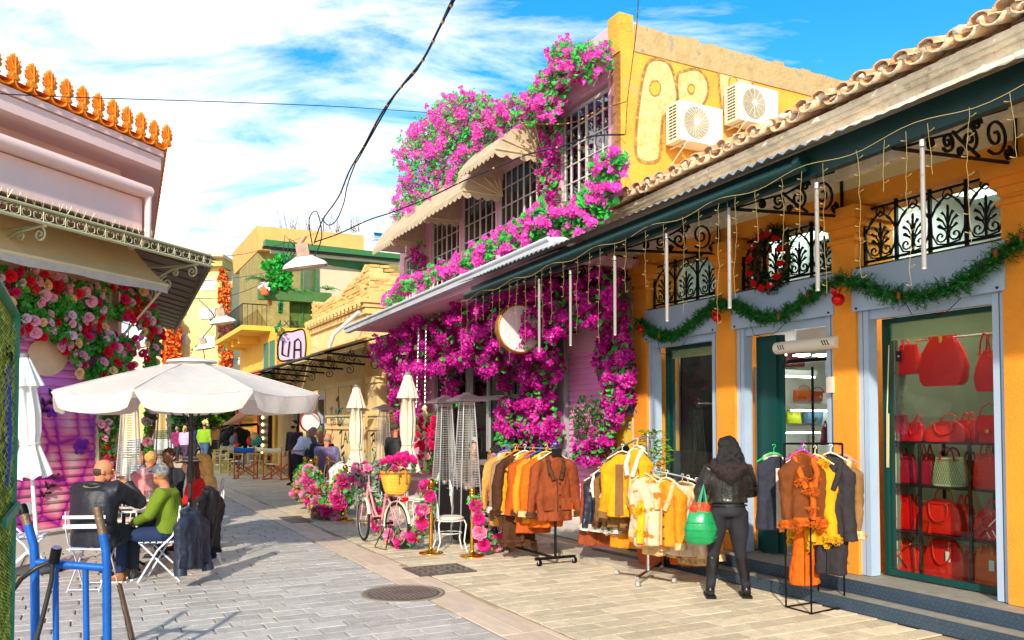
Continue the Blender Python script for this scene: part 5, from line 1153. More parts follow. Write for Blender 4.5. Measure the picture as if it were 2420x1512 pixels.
dutch(1287,1192,'scalloped beige awning over the window bay nearest the ochre wall',qs(1285,372,W0)[1]-.0,.95,.8); dutch(1190,1090,'scalloped beige awning over the second window bay from the ochre wall',zp+.02); dutch(1088,1006,'scalloped beige awning over the third window bay from the ochre wall',zp-.02); dutch(1004,958,'scalloped beige awning over the last bay beyond the pink mullion',zp-.1)
# ---- patio heaters
m_lens=glass('heater tube glass',(225,225,215),.9,2.)
def heater(label):
    t=thing('patio_heater',label,'patio heater',group='pyramid patio heaters')
    p=MB(); p.lathe([(.25,.05),(.25,.06),(.225,.80),(.22,.82)],n=4,sq=None); 
    p=MB(); b0,b1=.24,.225
    p.add([(x*b0,y*b0,.05) for x,y in ((-1,-1),(1,-1),(1,1),(-1,1))]+[(x*b1,y*b1,.8) for x,y in ((-1,-1),(1,-1),(1,1),(-1,1))],[[3,2,1,0],[4,5,6,7]]+[[i,(i+1)%4,(i+1)%4+4,i+4] for i in range(4)]); ob('base_box',p,m_blackpaint,t,local=True)
    for x,y in ((-1,-1),(1,-1),(1,1),(-1,1)):
        p=MB(); p.tube([(x*.275,y*.275,.0),(x*.235,y*.235,.82),(x*.13,y*.13,2.12)],.018,6); ob('post',p,m_steel,t,local=True)
    p=MB()
    for k in range(34):
        z=.86+k*.037; h=.235-(z-.82)*.081-.006
        p.tube([(-h,-h,z),(h,-h,z),(h,h,z),(-h,h,z)],.0028,3,closed=True)
    for sd in range(4):
        for k in (-.6,-.2,.2,.6):
            M=Matrix.Rotation(sd*PI/2,3,'Z'); p.tube([M@V((k*.23,-.232,.84)),M@V((k*.128,-.128,2.1))],.003,3)
    ob('wire_guard',p,mat('bright wire',(205,205,200),.4,.3,var=.04,bump=0),t,local=True,kind='stuff')
    p=MB(); p.lathe([(.045,.84),(.05,.9),(.05,2.05),(.04,2.1)],n=14); ob('glass_tube',p,m_lens,t,local=True)
    p=MB(); p.lathe([(.07,.81),(.07,.86)],n=12); p.box((0,0,2.1),(.26,.26,.05)); ob('burner_plate',p,m_steel,t,local=True)
    p=MB(); rr=.36; p.add([(x*rr,y*rr,2.13) for x,y in ((-1,-1),(1,-1),(1,1),(-1,1))]+[(x*(rr-.01),y*(rr-.01),2.16) for x,y in ((-1,-1),(1,-1),(1,1),(-1,1))]+[(x*.09,y*.09,2.24) for x,y in ((-1,-1),(1,-1),(1,1),(-1,1))],[[3,2,1,0],[8,9,10,11]]+[[i+k,(i+1)%4+k,(i+1)%4+4+k,i+4+k] for i in range(4) for k in (0,4)]); p.box((0,0,2.25),(.14,.14,.025)); ob('reflector',p,mat('mauve grey steel',(150,140,140),.3,.8,var=.05),t,local=True)
    p=MB(); p.tube([(-.04,-.245,.74),(.05,-.245,.74)],.008,5); ob('handle',p,m_steel,t,local=True)
    return t
h0=heater('pyramid patio heater nearest the stanchions, in front of the cafe doors'); put(h0,g(1102,1283),RZ); h0.scale=(.66,.66,1)
for (u,v,Y_),lb in (((1050,1258,0),'pyramid patio heater standing just left and behind the nearest right one'),((906,1176,0),'pyramid patio heater between the two closed cream parasols'),((845,1160,0),'pyramid patio heater hidden behind the smaller cream parasol'),((302,1283,0),'pyramid patio heater between the two seated men and the rose pillar'),((381,1240,0),'pyramid patio heater behind the bearded man under the big umbrella')):
    dup(h0,g(u,v),RZ if u>500 else .2,lb)
# ---- closed parasols
def parasol(label,H_,m,hem,wd_=.20,lean=(0,0)):
    t=thing('closed_parasol',label,'parasol',group='closed parasols')
    p=MB(); nn=48
    def fold(z,r,amp,ph=0): return [(V((math.cos(2*PI*j/nn)*(r+amp*math.cos(j*2*PI/nn*8+ph)),math.sin(2*PI*j/nn)*(r+amp*math.cos(j*2*PI/nn*8+ph)),z+ (amp*.5*math.cos(j*2*PI/nn*8+ph) if z==hem else 0)))) for j in range(nn)]
    L_=H_-hem; rings=[(H_-.02,.05,.0),(H_-.03,.075,.006),(H_-L_*.25,.12,.02),(H_-L_*.255,.10,.02),(H_-L_*.45,.125,.028),(H_-L_*.62,.12,.024),(H_-L_*.72,.095,.012),(H_-L_*.8,.12,.03),(hem+.05,wd_,.045),(hem,wd_*1.02,.05)]
    vs=[];fs=[]
    for k,(z,r,a) in enumerate(rings): vs+=fold(z,r,a,.15*k)
    for i in range(len(rings)-1):
        for j in range(nn): fs.append([i*nn+j,i*nn+(j+1)%nn,(i+1)*nn+(j+1)%nn,(i+1)*nn+j])
    p.add(vs,fs,True); ob('folded_canopy',p,m,t,local=True)
    p=MB(); vs=fold(H_-.0,.06,.0)+fold(H_-L_*.12,.115,.02)+fold(H_-L_*.24,.165,.045); fs=[[i*nn+j,i*nn+(j+1)%nn,(i+1)*nn+(j+1)%nn,(i+1)*nn+j] for i in range(2) for j in range(nn)]; p.add(vs,fs,True); ob('vent_flap',p,m,t,local=True)
    p=MB(); p.lathe([(.055,H_-.01),(.06,H_+.01),(.05,H_+.05),(.02,H_+.06)],n=14); ob('cap',p,mat('grey plastic cap',(120,116,112),.5),t,local=True)
    p=MB(); p.tube([(.10*math.cos(k*PI/8)*1.08,.10*math.sin(k*PI/8)*1.08,H_-L_*.72) for k in range(16)],.012,4,closed=True); ob('tie_band',p,m,t,local=True)
    p=MB(); p.tube([(0,0,.04),(0,0,H_)],.024,10); ob('pole',p,m_steel if m!=m_wpar else m_white,t,local=True)
    return t
m_cpar=mat('cream parasol cloth',(238,222,194),.85,var=.05,vs=5,bump=.15,bs=120,trans=.1); m_wpar=mat('white parasol cloth',(244,244,240),.85,var=.03,vs=5,bump=.15,trans=.15)
t=parasol('closed cream parasol, the taller one, behind the pink bicycle',2.68,m_cpar,.92); put(t,g(962,1235)); p=MB(); p.box((0,0,.05),(.55,.55,.1)); ob('stone_base',p,mat('pale stone block',(190,180,165),.8),t,local=True)
t=parasol('closed cream parasol, the smaller one, beside the peony garland',2.52,m_cpar,.80); put(t,g(840,1212)); p=MB(); p.box((0,0,.05),(.55,.55,.1)); ob('stone_base',p,mat('pale stone block',(0,0,0)),t,local=True)
t=parasol('closed white parasol leaning in front of the painted shutter',2.6,m_wpar,1.15,.19); put(t,g(92,1350)); t.rotation_euler=(.02,-.075,.3); p=MB(); p.lathe([(.26,0),(.30,.03),(.27,.07),(.06,.09),(.05,.14)],n=20); ob('round_base',p,mat('dark rubber base',(70,68,66),.7),t,local=True)
# ---- the big open umbrella
c=g(447,1338); t=thing('large_umbrella','large open octagonal white umbrella sheltering the seated men','umbrella',c)
m_umb=mat('white umbrella cloth',(238,230,222),.85,var=.07,vs=2.5,bump=.5,bs=9,trans=.38)
rimz,apz,rr=2.17,2.60,1.60; rib=[V((math.cos(-PI/2+k*PI/4),math.sin(-PI/2+k*PI/4),0)) for k in range(8)]
p=MB(); q_=MB(); m_=9
for k in range(8):
    A,B=rib[k],rib[(k+1)%8]; vs=[];fs=[]
    for i in range(m_+1):
        f=i/m_
        for j in range(7):
            h=j/6; D_=A.lerp(B,h); z=apz+(rimz-apz)*f**1.15-.05*math.sin(h*PI)*f; vs.append(D_*rr*f*(1-.02*math.sin(h*PI))+ZV*z)
    for i in range(m_):
        for j in range(6): a=i*7+j; fs.append([a,a+1,a+8,a+7])
    p.add([c+v_ for v_ in vs],fs,True)
    vs=[];fs=[]
    for j in range(13):
        h=j/12; D_=A.lerp(B,h); top=D_*rr*(1-.02*math.sin(h*PI))+ZV*(rimz-.05*math.sin(h*PI)); rc=min(1,min(h,1-h)*9)**.5; wv=.012*math.sin(h*17+k)
        vs+=[c+top,c+top*1.0+D_*(.012+wv)-ZV*(.10*rc+.02),c+top+D_*(.0+wv)-ZV*(.19*rc+.02)]
    for j in range(12):
        for i in range(2): a=j*3+i; fs.append([a,a+3,a+4,a+1])
    q_.add(vs,fs,True)
folds(p,.014,5,5,2.); ob('canopy',p,m_umb,t); folds(q_,.014,7,7,5.); ob('valance',q_,m_umb,t)
for k in range(8): p=MB(); p.tube([c+rib[k]*rr*f+ZV*(apz+(rimz-apz)*f**1.15+.006) for f in (.2,.4,.6,.8,1.0)],(.009,.004),4,flat=ZV.cross(rib[k])); ob('seam',p,mat('umbrella seam',(222,214,206),.9,bump=0),t)
p=MB(); vs=[];fs=[]
for k in range(8): vs.append(c+rib[k]*.33+ZV*(apz-.03)); vs.append(c+rib[k]*.31+ZV*(apz-.005))
vs.append(c+ZV*(apz+.05)); 
for k in range(8): a=k*2;b=(k*2+2)%16; fs+=[[a,b,b+1,a+1],[a+1,b+1,16]]
p.add(vs,fs,True); ob('vent_cap',p,m_umb,t)
for k in range(8): p=MB(); p.tube([c+ZV*(apz-.03)+rib[k]*.05,c+rib[k]*rr*.99+ZV*(rimz-.02)],.011,4); p.tube([c+ZV*1.75+rib[k]*.03,c+rib[k]*rr*.5+ZV*(apz-.24)],.009,4); ob('rib',p,m_blackpaint,t)
p=MB(); p.tube([c+ZV*.05,c+ZV*(apz+.02)],.028,12); ob('pole',p,mat('anthracite pole',(62,60,58),.4,.5),t)
p=MB(); p.lathe([(.03,1.05),(.045,1.06),(.05,1.15),(.04,1.25),(.03,1.27)],c,14); p.lathe([(.03,1.7),(.05,1.71),(.05,1.8),(.03,1.81)],c,14); ob('collar',p,mat('anthracite pole',(0,0,0)),t)
p=MB(); p.lathe([(.27,0),(.28,.03),(.26,.06),(.06,.075),(.05,.2)],c,24); ob('pebble_base',p,mat('beige pebble concrete',(205,170,140),.9,var=.3,vs=40,bump=.8,bs=60),t)
# ---- chairs and tables
m_wch=mat('white enamelled chair',(236,236,232),.35,var=.04,bump=.03); m_gch=mat('pale grey folding chair',(206,212,226),.4,var=.04,bump=.03)
def folding_chair(label):
    t=thing('folding_chair',label,'chair',group='slatted folding bistro chairs')     # front faces +Y
    for x in (-.19,.19):
        p=MB(); p.tube([(x,.21,.0),(x,-.0,.36),(x,-.16,.52),(x,-.22,.66),(x,-.24,.86)],(.006,.014),4,flat=V((1,0,0))); ob('leg',p,m_gch,t,local=True)
        p=MB(); p.tube([(x*.86,-.24,.0),(x*.86,.20,.44)],(.006,.013),4,flat=V((1,0,0))); ob('leg',p,m_gch,t,local=True)
    for z,y,h in ((.80,-.235,.035),(.70,-.222,.045)):
        p=MB(); p.box((0,y,z),(.44,.010,h)); ob('back_slat',p,m_gch,t,local=True)
    for k in range(6):
        p=MB(); p.box((0,-.16+k*.068,.452),(.40,.05,.010)); ob('seat_slat',p,m_gch,t,local=True)
    p=MB(); 
    for x in (-.165,.165): p.box((x,.01,.44),(.012,.40,.014))
    ob('seat_frame',p,m_gch,t,local=True)
    p=MB(); p.tube([(-.19,.19,.03),(.19,.19,.03)],.006,5); p.tube([(-.16,-.22,.03),(.16,-.22,.03)],.006,5); ob('stretcher',p,m_gch,t,local=True)
    return t
def wire_chair(label,rnd=False):
    t=thing('wire_chair',label,'chair',group='white curled wire chairs')     # front +Y
    p=MB(); arc=[(-.18,-.19,.44),(-.185,-.21,.62),(-.15,-.235,.82),(-.08,-.25,.90),(0,-.255,.925),(.08,-.25,.90),(.15,-.235,.82),(.185,-.21,.62),(.18,-.19,.44)]; p.tube(arc,.010,6)
    p.tube([(-.10,-.2,.46),(-.12,-.22,.62),(-.07,-.24,.76),(-.02,-.243,.72),(-.05,-.24,.68)],.007,5); p.tube([(.10,-.2,.46),(.12,-.22,.62),(.07,-.24,.76),(.02,-.243,.72),(.05,-.24,.68)],.007,5)
    p.tube([(-.06,-.245,.86),(-.10,-.24,.80),(-.03,-.24,.79),(-.0,-.24,.70),(0,-.2,.46)],.007,5); p.tube([(.06,-.245,.86),(.10,-.24,.80),(.03,-.24,.79),(0,-.24,.70)],.007,5); ob('backrest',p,m_wch,t,local=True)
    for x,y in ((-.17,-.17),(.17,-.17),(.17,.17),(-.17,.17)):
        p=MB(); k=-.05 if y<0 else .04; p.tube([(x,y,.44),(x*1.1,y*1.15,.38),(x*1.0,y*1.0,.15),(x*1.12,y+k,.0)],.010,6); p.ell((x*1.12,y+k,.012),(.016,.016,.012),nu=6,nv=4); ob('leg',p,m_wch,t,local=True)
    p=MB(); p.tube([(.2*math.cos(a),.2*math.sin(a),.43) for a in [k*PI/10 for k in range(20)]],.010,6,closed=True); p.tube([(.17*math.cos(a),.17*math.sin(a),.25) for a in [k*PI/10 for k in range(20)]],.006,5,closed=True); ob('seat_ring',p,m_wch,t,local=True)
    p=MB(); p.lathe([(.17,.44),(.2,.45),(.2,.47),(.17,.485)],n=20); ob('seat_pad',p,mat('beige seat pad',(214,200,184),.9,var=.06),t,local=True)
    return t
def table(label,sq=True,sz=.6,h=.73):
    t=thing('cafe_table',label,'table',group='small marble topped cafe tables')
    p=MB()
    if sq: p.box((0,0,h),(sz,sz,.022),bev=.004)
    else: p.lathe([(sz/2-.01,h-.012),(sz/2,h),(sz/2-.005,h+.01)],n=28)
    ob('table_top',p,mat('white marble top',(220,216,212),.25,var=.1,vs=5,bump=.03),t,local=True)
    p=MB(); p.tube([(0,0,.08),(0,0,h-.02)],[.03,.022],10); p.lathe([(.03,.2),(.045,.25),(.03,.3)],n=12); ob('column',p,m_blackpaint,t,local=True)
    for k in range(4):
        a=k*PI/2+PI/4; D_=V((math.cos(a),math.sin(a),0)); p=MB(); p.tube([ZV*.12,D_*.12+ZV*.13,D_*.25+ZV*.05,D_*.31+ZV*.012],[.022,.018,.016,.02],6); ob('leg',p,m_blackpaint,t,local=True)
    return t
fc=folding_chair('pale slatted folding chair under the man in the black jacket'); F1=g(218,1390); put(fc,F1,.08)
F2=g(648*0+382,1368); dup(fc,F2,math.radians(98),'pale slatted folding chair under the man in the green sweater')
dup(fc,g(62,1352),math.radians(-70),'empty pale folding chair half hidden behind the blue trolley frame')
tb=table('square marble cafe table between the two seated men'); T1=g(290,1345); put(tb,T1,.3)
tb2=dup(tb,g(355,1300),.2,'marble cafe table with the water jar behind the man in green')
tb3=table('round white cafe table beside the coat rack',False,.65); put(tb3,g(1170,1298),0)
dup(tb3,g(1000,1222),0,'round cafe table behind the tall cream parasol'); dup(tb3,g(925,1180),.4,'far round cafe table beside the slim heater')
wc=wire_chair('white curled wire chair in front, beside the brass post'); put(wc,g(1063,1300),math.radians(-75))
for u,v,a,lb in ((1100,1275,-80,'white wire chair just behind the front wire chair'),(1172,1268,165,'white wire chair under the man in the black puffer jacket'),(1215,1290,60,'white wire chair half hidden behind the coat rack'),(975,1236,-60,'white wire chair left of the heaters'),(1003,1240,90,'white wire chair right behind the bicycle basket'),(870,1210,-120,'white wire chair in front of the slim heater'),(790,1185,-150,'white wire chair carrying the pale denim jacket'),(477,1330,115,'white wire chair carrying the black jacket, closest to the road'),(462,1290,100,'white wire chair under the woman in red'),(488,1268,120,'white wire chair third behind the black jacket'),(283,1308,30,'white wire stool tucked behind the man in black')):
    dup(wc,g(u,v),math.radians(a),lb)
def yy(o,z): return o+ZV*z
# on the tables
p=MB(); p.lathe([(.035,0),(.045,.13),(.04,.13),(.034,.01)],T1+V((-.16,-.12,.742)),16); cp=ob('paper_cup',p,mat('kraft cup',(210,120,40),.6),label='tall kraft paper cup with a stirrer on the men\'s table',cat='cup'); p=MB(); p.tube([T1+V((-.15,-.12,.76)),T1+V((-.13,-.11,.93))],.003,4); ob('stirrer',p,m_black,cp)
c=T1+V((-.10,-.2,.742)); t=thing('coffee_cup','white coffee cup on its saucer on the men\'s table','cup',c); p=MB(); p.lathe([(.07,.0),(.08,.012),(.03,.006)],c,20); ob('saucer',p,m_white,t); p=MB(); p.lathe([(.025,.01),(.042,.05),(.044,.075),(.04,.075),(.03,.02)],c,18); ob('cup',p,m_white,t); p=MB(); p.tube([c+V((.04,0,.065)),c+V((.065,0,.055)),c+V((.06,0,.03)),c+V((.035,0,.03))],.005,5); ob('handle',p,m_white,t)
c=T1+V((.12,-.18,.75)); p=MB(); p.box(c,(.12,.06,.016),bev=.004); ob('phone',p,m_black,label='black phone lying near the edge of the men\'s table',cat='phone')
c=g(355,1300)+V((.05,-.12,.742)); t=thing('water_jar','clear glass water jar with a lid knob beside the man in green','jar',c); m_wg=glass('clear glass',(235,240,240),.95,3.)
p=MB(); p.lathe([(.085,0),(.095,.02),(.095,.18),(.06,.24),(.06,.26)],c,20); ob('jar_body',p,m_wg,t); p=MB(); p.lathe([(.064,.262),(.064,.275),(.02,.285),(.022,.31)],c,16); ob('lid',p,m_wg,t); p=MB(); p.lathe([(.08,.01),(.088,.02),(.088,.11)],c,20); ob('water',p,glass('water',(215,228,232),.7,2.),t)
for k,(dx,dy) in enumerate(((-.16,-.1),(-.2,.05))):
    c2=g(355,1300)+V((dx,dy,.742)); p=MB(); p.lathe([(.03,0),(.035,.11),(.033,.11),(.028,.01)],c2,14); ob('drinking_glass',p,m_wg,label=('drinking glass nearest the camera beside the water jar','drinking glass farther back beside the water jar')[k],cat='glass')
p=MB(); p.box(g(355,1300)+V((-.25,-.1,.775)),(.09,.05,.06)); ob('sugar_box',p,mat('orange box',(235,130,40),.6),label='small orange sachet box behind the paper cup',cat='box')
# ---- brass posts with flower ropes
def post(label,H_=.96,ball=True):
    t=thing('rope_post',label,'rope post',group='brass rope posts')
    p=MB(); p.lathe([(.165,0),(.17,.012),(.165,.02),(.10,.035),(.04,.05),(.03,.08)],n=36); ob('base',p,m_gold,t,local=True)
    p=MB(); p.lathe([(.025,.05),(.025,H_-.09)],n=16); ob('tube',p,m_gold,t,local=True)
    p=MB(); p.lathe([(.03,H_-.1),(.04,H_-.085),(.028,H_-.07),(.03,H_-.05),(.04,H_-.045),(.04,H_-.03),(.02,H_-.02)],n=18); ob('collar',p,m_gold,t,local=True)
    if ball: p=MB(); p.ell((0,0,H_+.03),(.05,.05,.055),nu=18,nv=12); ob('ball_finial',p,m_gold,t,local=True)
    else: p=MB(); p.lathe([(.034,H_-.02),(.038,H_+.01),(.03,H_+.02)],n=18); ob('flat_cap',p,m_gold,t,local=True)
    return t
q1=post('brass rope post with a ball top right behind the pink bicycle',.95); put(q1,g(1018,1308))
q2=post('brass rope post with a flat top in front of the marble table',.90,False); put(q2,g(1115,1315))
for u,v,lb in ((815,1230,'brass rope post with a ball top at the right end of the peony garland'),(735,1197,'brass rope post standing in the middle of the far peony garland'),(720,1186,'farthest brass rope post beside the man in the grey jacket'),(747,1180,'brass rope post whose ball shows behind the far peony garland'),(775,1184,'brass rope post whose top shows behind the seated men'),(872,1238,'brass rope post mostly hidden behind the bicycle')): dup(q1,g(u,v),0,lb)
A_=lambda u,v,Y:gy(u,v,Y)
Yn=g(1115,1315).y
peony_garland('peony garland hooked to the flat topped brass post beside the coat rack',[A_(1120,1175,Yn-.02),A_(1133,1215,Yn),A_(1137,1260,Yn+.03),A_(1150,1288,Yn+.1),A_(1185,1285,Yn+.5),A_(1215,1245,Yn+.8)],16,.07,330,k=1.15)
Yb=g(1018,1308).y
peony_garland('peony garland between the bicycle and the ball topped brass post',[A_(1014,1140,Yb),A_(1008,1200,Yb+.05),A_(995,1255,Yb+.2),A_(965,1275,Yb+.4),A_(930,1270,Yb+.7),A_(900,1240,Yb+1.2),A_(885,1180,Yb+1.5)],19,.09,520,k=1.1)
Yc=g(815,1230).y
peony_garland('long heap of peonies and eucalyptus along the far brass posts',[A_(818,1130,Yc),A_(805,1175,Yc+.1),A_(790,1200,Yc+.1),A_(760,1205,Yc+.3),A_(745,1170,Yc+.6),A_(735,1130,Yc+.9),A_(722,1120,Yc+1.6),A_(715,1160,Yc+1.8)],58,.17,1300,k=1.5)
# ---- pink bicycle
def bicycle():
    rear=g(936,1296); front=g(880,1286)
    ax=(front-rear); L_=1.02; D_=V((-.62,.78,0)).normalized(); rear=g(938,1297); 
    t=thing('bicycle','pink city bicycle on its stand, straw basket on the rear rack','bicycle',rear)
    r=.31; RW=rear+ZV*(r+.03); FW=RW+D_*1.0; Nw=D_.cross(ZV)
    mp_=mat('pink bicycle enamel',(244,150,160),.3,.1,var=.04,bump=0,coat=.5); mt=mat('black tyre',(28,28,28),.8,bump=.2); mc=mat('cream mudguard',(244,232,200),.35,bump=0)
    for C_,st in ((RW,0),(FW,.12)):
        Dd=(D_+Nw*st*2).normalized(); N2=Dd.cross(ZV)
        circ_=lambda rr,n:[C_+Dd*rr*math.cos(2*PI*k/n)+ZV*rr*math.sin(2*PI*k/n) for k in range(n)]
        w_=MB(); w_.tube(circ_(r,40),.020,8,closed=True); wh_=ob('tyre',w_,mt,t)
        w_=MB(); w_.tube(circ_(r-.03,40),(.010,.012),6,closed=True); ob('rim',w_,m_steel,wh_)
        w_=MB()
        for k in range(18): a=2*PI*k/18; w_.tube([C_+N2*.03*(1 if k%2 else -1),C_+Dd*(r-.03)*math.cos(a)+ZV*(r-.03)*math.sin(a)],.0022,3,cap=False)
        ob('spokes',w_,m_steel,wh_,kind='stuff'); w_=MB(); w_.tube([C_-N2*.05,C_+N2*.05],.02,8); ob('hub',w_,m_steel,wh_)
        w_=MB(); w_.tube([C_+Dd*(r+.035)*math.cos(a)+ZV*(r+.035)*math.sin(a) for a in [(.0 if st else -.0)*PI+ (PI*(-.15)+ (1.1 if not st else 1.05)*PI*k/16) for k in range(17)]],(.028,.006),6,flat=N2); ob('mudguard',w_,mc,t)
    BB=RW+D_*.46-ZV*.04; ST=RW+D_*.30+ZV*.5; HT=FW-D_*.16+ZV*.52; HB=FW-D_*.10+ZV*.34
    p=MB(); 
    for a,b,k in ((BB,ST,.018),(RW,ST-ZV*.05,.010),(RW,BB,.010)): p.tube([a+ (Nw*.03 if k==.01 else V()),b],k,8)
    p.tube([RW-Nw*.03,ST-ZV*.05],.01,6); p.tube([HT,HT.lerp(BB,.45)-ZV*.10,BB],.018,8); p.tube([HB,HB.lerp(BB,.5)-ZV*.10,ST.lerp(BB,.75)],.020,8); p.tube([HT+ZV*.05,HB],.022,8); ob('frame',p,mp_,t)
    p=MB(); p.tube([HB,HB+D_*.02-ZV*.04+Nw*.05,FW+Nw*.05],.013,6); p.tube([HB,HB+D_*.02-ZV*.04-Nw*.05,FW-Nw*.05],.013,6); ob('fork',p,mp_,t)
    p=MB(); p.tube([HT,HT+ZV*.16],.014,8); q_=HT+ZV*.16; p.tube([q_-Nw*.28-D_*.18+ZV*.0,q_-Nw*.24+ZV*.05,q_-Nw*.05,q_+Nw*.05,q_+Nw*.24+ZV*.05,q_+Nw*.28-D_*.18],.012,6); hb=ob('handlebar',p,m_steel,t)
    for s_ in (-1,1): p=MB(); p.tube([q_+Nw*s_*.26-D_*.06+ZV*.03,q_+Nw*s_*.28-D_*.20],.018,8); ob('grip',p,m_black,hb)
    p=MB(); p.tube([ST,ST+ZV*.12],.014,6); ob('seat_post',p,m_steel,t); p=MB(); p.ell(ST+ZV*.15-D_*.02,(.11,.10,.035),X=D_,Y=Nw); ob('saddle',p,mat('brown saddle',(110,60,30),.5),t)
    p=MB(); rk=RW+ZV*(r+.11)
    for s_ in (-.06,.06): p.tube([rk-D_*.2+Nw*s_,rk+D_*.28+Nw*s_],.008,5); p.tube([rk-D_*.12+Nw*s_,RW+Nw*s_],.007,5)
    for k in range(3): p.tube([rk-D_*(.2-.2*k)+Nw*.06,rk-D_*(.2-.2*k)-Nw*.06],.007,5)
    ob('rear_rack',p,mp_,t)
    p=MB(); p.box(rk-D_*.22-ZV*.035,(.03,.09,.055),D_,Nw,ZV,bev=.008); ob('rear_reflector',p,mat('red reflector',(235,20,20),.2,bump=0),t)
    p=MB(); p.tube([BB-Nw*.07,BB+Nw*.07],.02,8); p.lathe([(.085,-.003),(.085,.003)],BB+Nw*.04,20,ax=Nw); p.tube([BB+Nw*.07,BB+Nw*.07+D_*.1-ZV*.12],.01,5); p.tube([BB-Nw*.07,BB-Nw*.07-D_*.1+ZV*.12],.01,5); ob('crankset',p,m_steel,t)
    for s_ in (-1,1): p=MB(); p.box(BB+Nw*s_*.12+(D_*.1-ZV*.12)*s_,(.09,.08,.022),D_,Nw,ZV); ob('pedal',p,m_black,t)
    p=MB()
    for s_ in (-1,1):
        a=BB-D_*.25+Nw*s_*.05; p.tube([a+ZV*.05,a+Nw*s_*.14+D_*.1-ZV*(a.z-.01),a+Nw*s_*.14-D_*.22-ZV*(a.z-.01),a-D_*.12+ZV*.04],.009,5)
    p.tube([BB-D_*.25-Nw*.06+ZV*.05,BB-D_*.25+Nw*.06+ZV*.05],.018,6); ob('floor_stand',p,m_black,t)
    # basket on the rear rack: its own thing
    bc=rk+ZV*.012+D_*.03; b=thing('straw_basket','yellow woven straw basket full of magenta peonies on the bicycle rack','basket',bc)
    ms=mat('yellow straw',(232,182,62),.8,var=.15,vs=14,bump=0); ml=mat('tan leather rim',(215,140,50),.6,var=.1)
    p=MB(); nn=44; K_=15
    for i in range(K_):
        f=i/(K_-1); rx=.15+.085*f**.7; ry=.10+.05*f**.7; pts=[bc+Nw*rx*math.copysign(abs(math.cos(a))**.75,math.cos(a))*(1+.02*math.sin(a*22+i*PI))+D_*ry*math.copysign(abs(math.sin(a))**.75,math.sin(a))*(1+.02*math.sin(a*22+i*PI))+ZV*(.03+f*.29) for a in [2*PI*k/nn for k in range(nn)]]
        p.tube(pts,(.0125,.008),5,closed=True,flat=ZV)
    p.lathe([(.10,.0),(.12,.02)],bc,16); ob('woven_body',p,ms,b)
    pts=[bc+Nw*.245*math.copysign(abs(math.cos(a))**.75,math.cos(a))+D_*.158*math.copysign(abs(math.sin(a))**.75,math.sin(a))+ZV*.33 for a in [2*PI*k/28 for k in range(28)]]
    p=MB(); p.tube(pts,(.028,.014),6,closed=True,flat=ZV); ob('leather_rim',p,ml,b)
    for s_ in (-1,1):
        p=MB(); a=bc-D_*.165*1+ZV*.3 if s_<0 else bc+D_*.165+ZV*.3; p.tube([a+Nw*.06-ZV*.12,a+Nw*.06+ZV*.03,a+Nw*.05+ZV*.12,a+ZV*.15,a-Nw*.05+ZV*.12,a-Nw*.06+ZV*.03,a-Nw*.06-ZV*.12],.011,6); ob('handle',p,ml,b)
    fb=thing('flower_bunch','big bunch of magenta peonies bulging out of the straw basket','flowers',bc+ZV*.3)
    for i in range(34):
        a=R.uniform(0,2*PI); f=math.sqrt(R.random()); pp=bc+Nw*.27*f*math.cos(a)+D_*.19*f*math.sin(a)+ZV*(.34+.17*(1-f*f)+R.uniform(0,.04)+(.08 if math.cos(a)*f>.5 else 0)); nn_=(pp-bc-ZV*.15).normalized(); k=R.uniform(.6,.95); inst('peony',pms[R.choice((0,0,1))],frame(pp,nn_.orthogonal(),nn_)@Matrix.Diagonal((k,k,k,1)),fb)
    F=MB()
    for i in range(120): a=R.uniform(0,2*PI); leaf(F,bc+Nw*.3*math.cos(a)+D_*.2*math.sin(a)+ZV*R.uniform(.3,.5),.035)
    ob('leaves',F,m_euc,fb,kind='stuff')
    # front flowers on the handlebar
    hbp=HT+ZV*.15+D_*.1; fb=thing('flower_bunch','pale and magenta peonies tied to the bicycle handlebar','flowers',hbp)
    for i in range(16): v_=rv(); pp=hbp+V((v_.x*.2,v_.y*.14,v_.z*.14+.02)); k=R.uniform(.6,.95); inst('peony',pms[R.choice((0,2,1))],frame(pp,v_.orthogonal(),v_)@Matrix.Diagonal((k,k,k,1)),fb)
    F=MB()
    for i in range(260): leaf(F,hbp+V((R.gauss(0,.15),R.gauss(0,.12),R.gauss(-.1,.2))),.035,asp=.8)
    ob('leaves',F,m_euc,fb,kind='stuff')
bicycle()
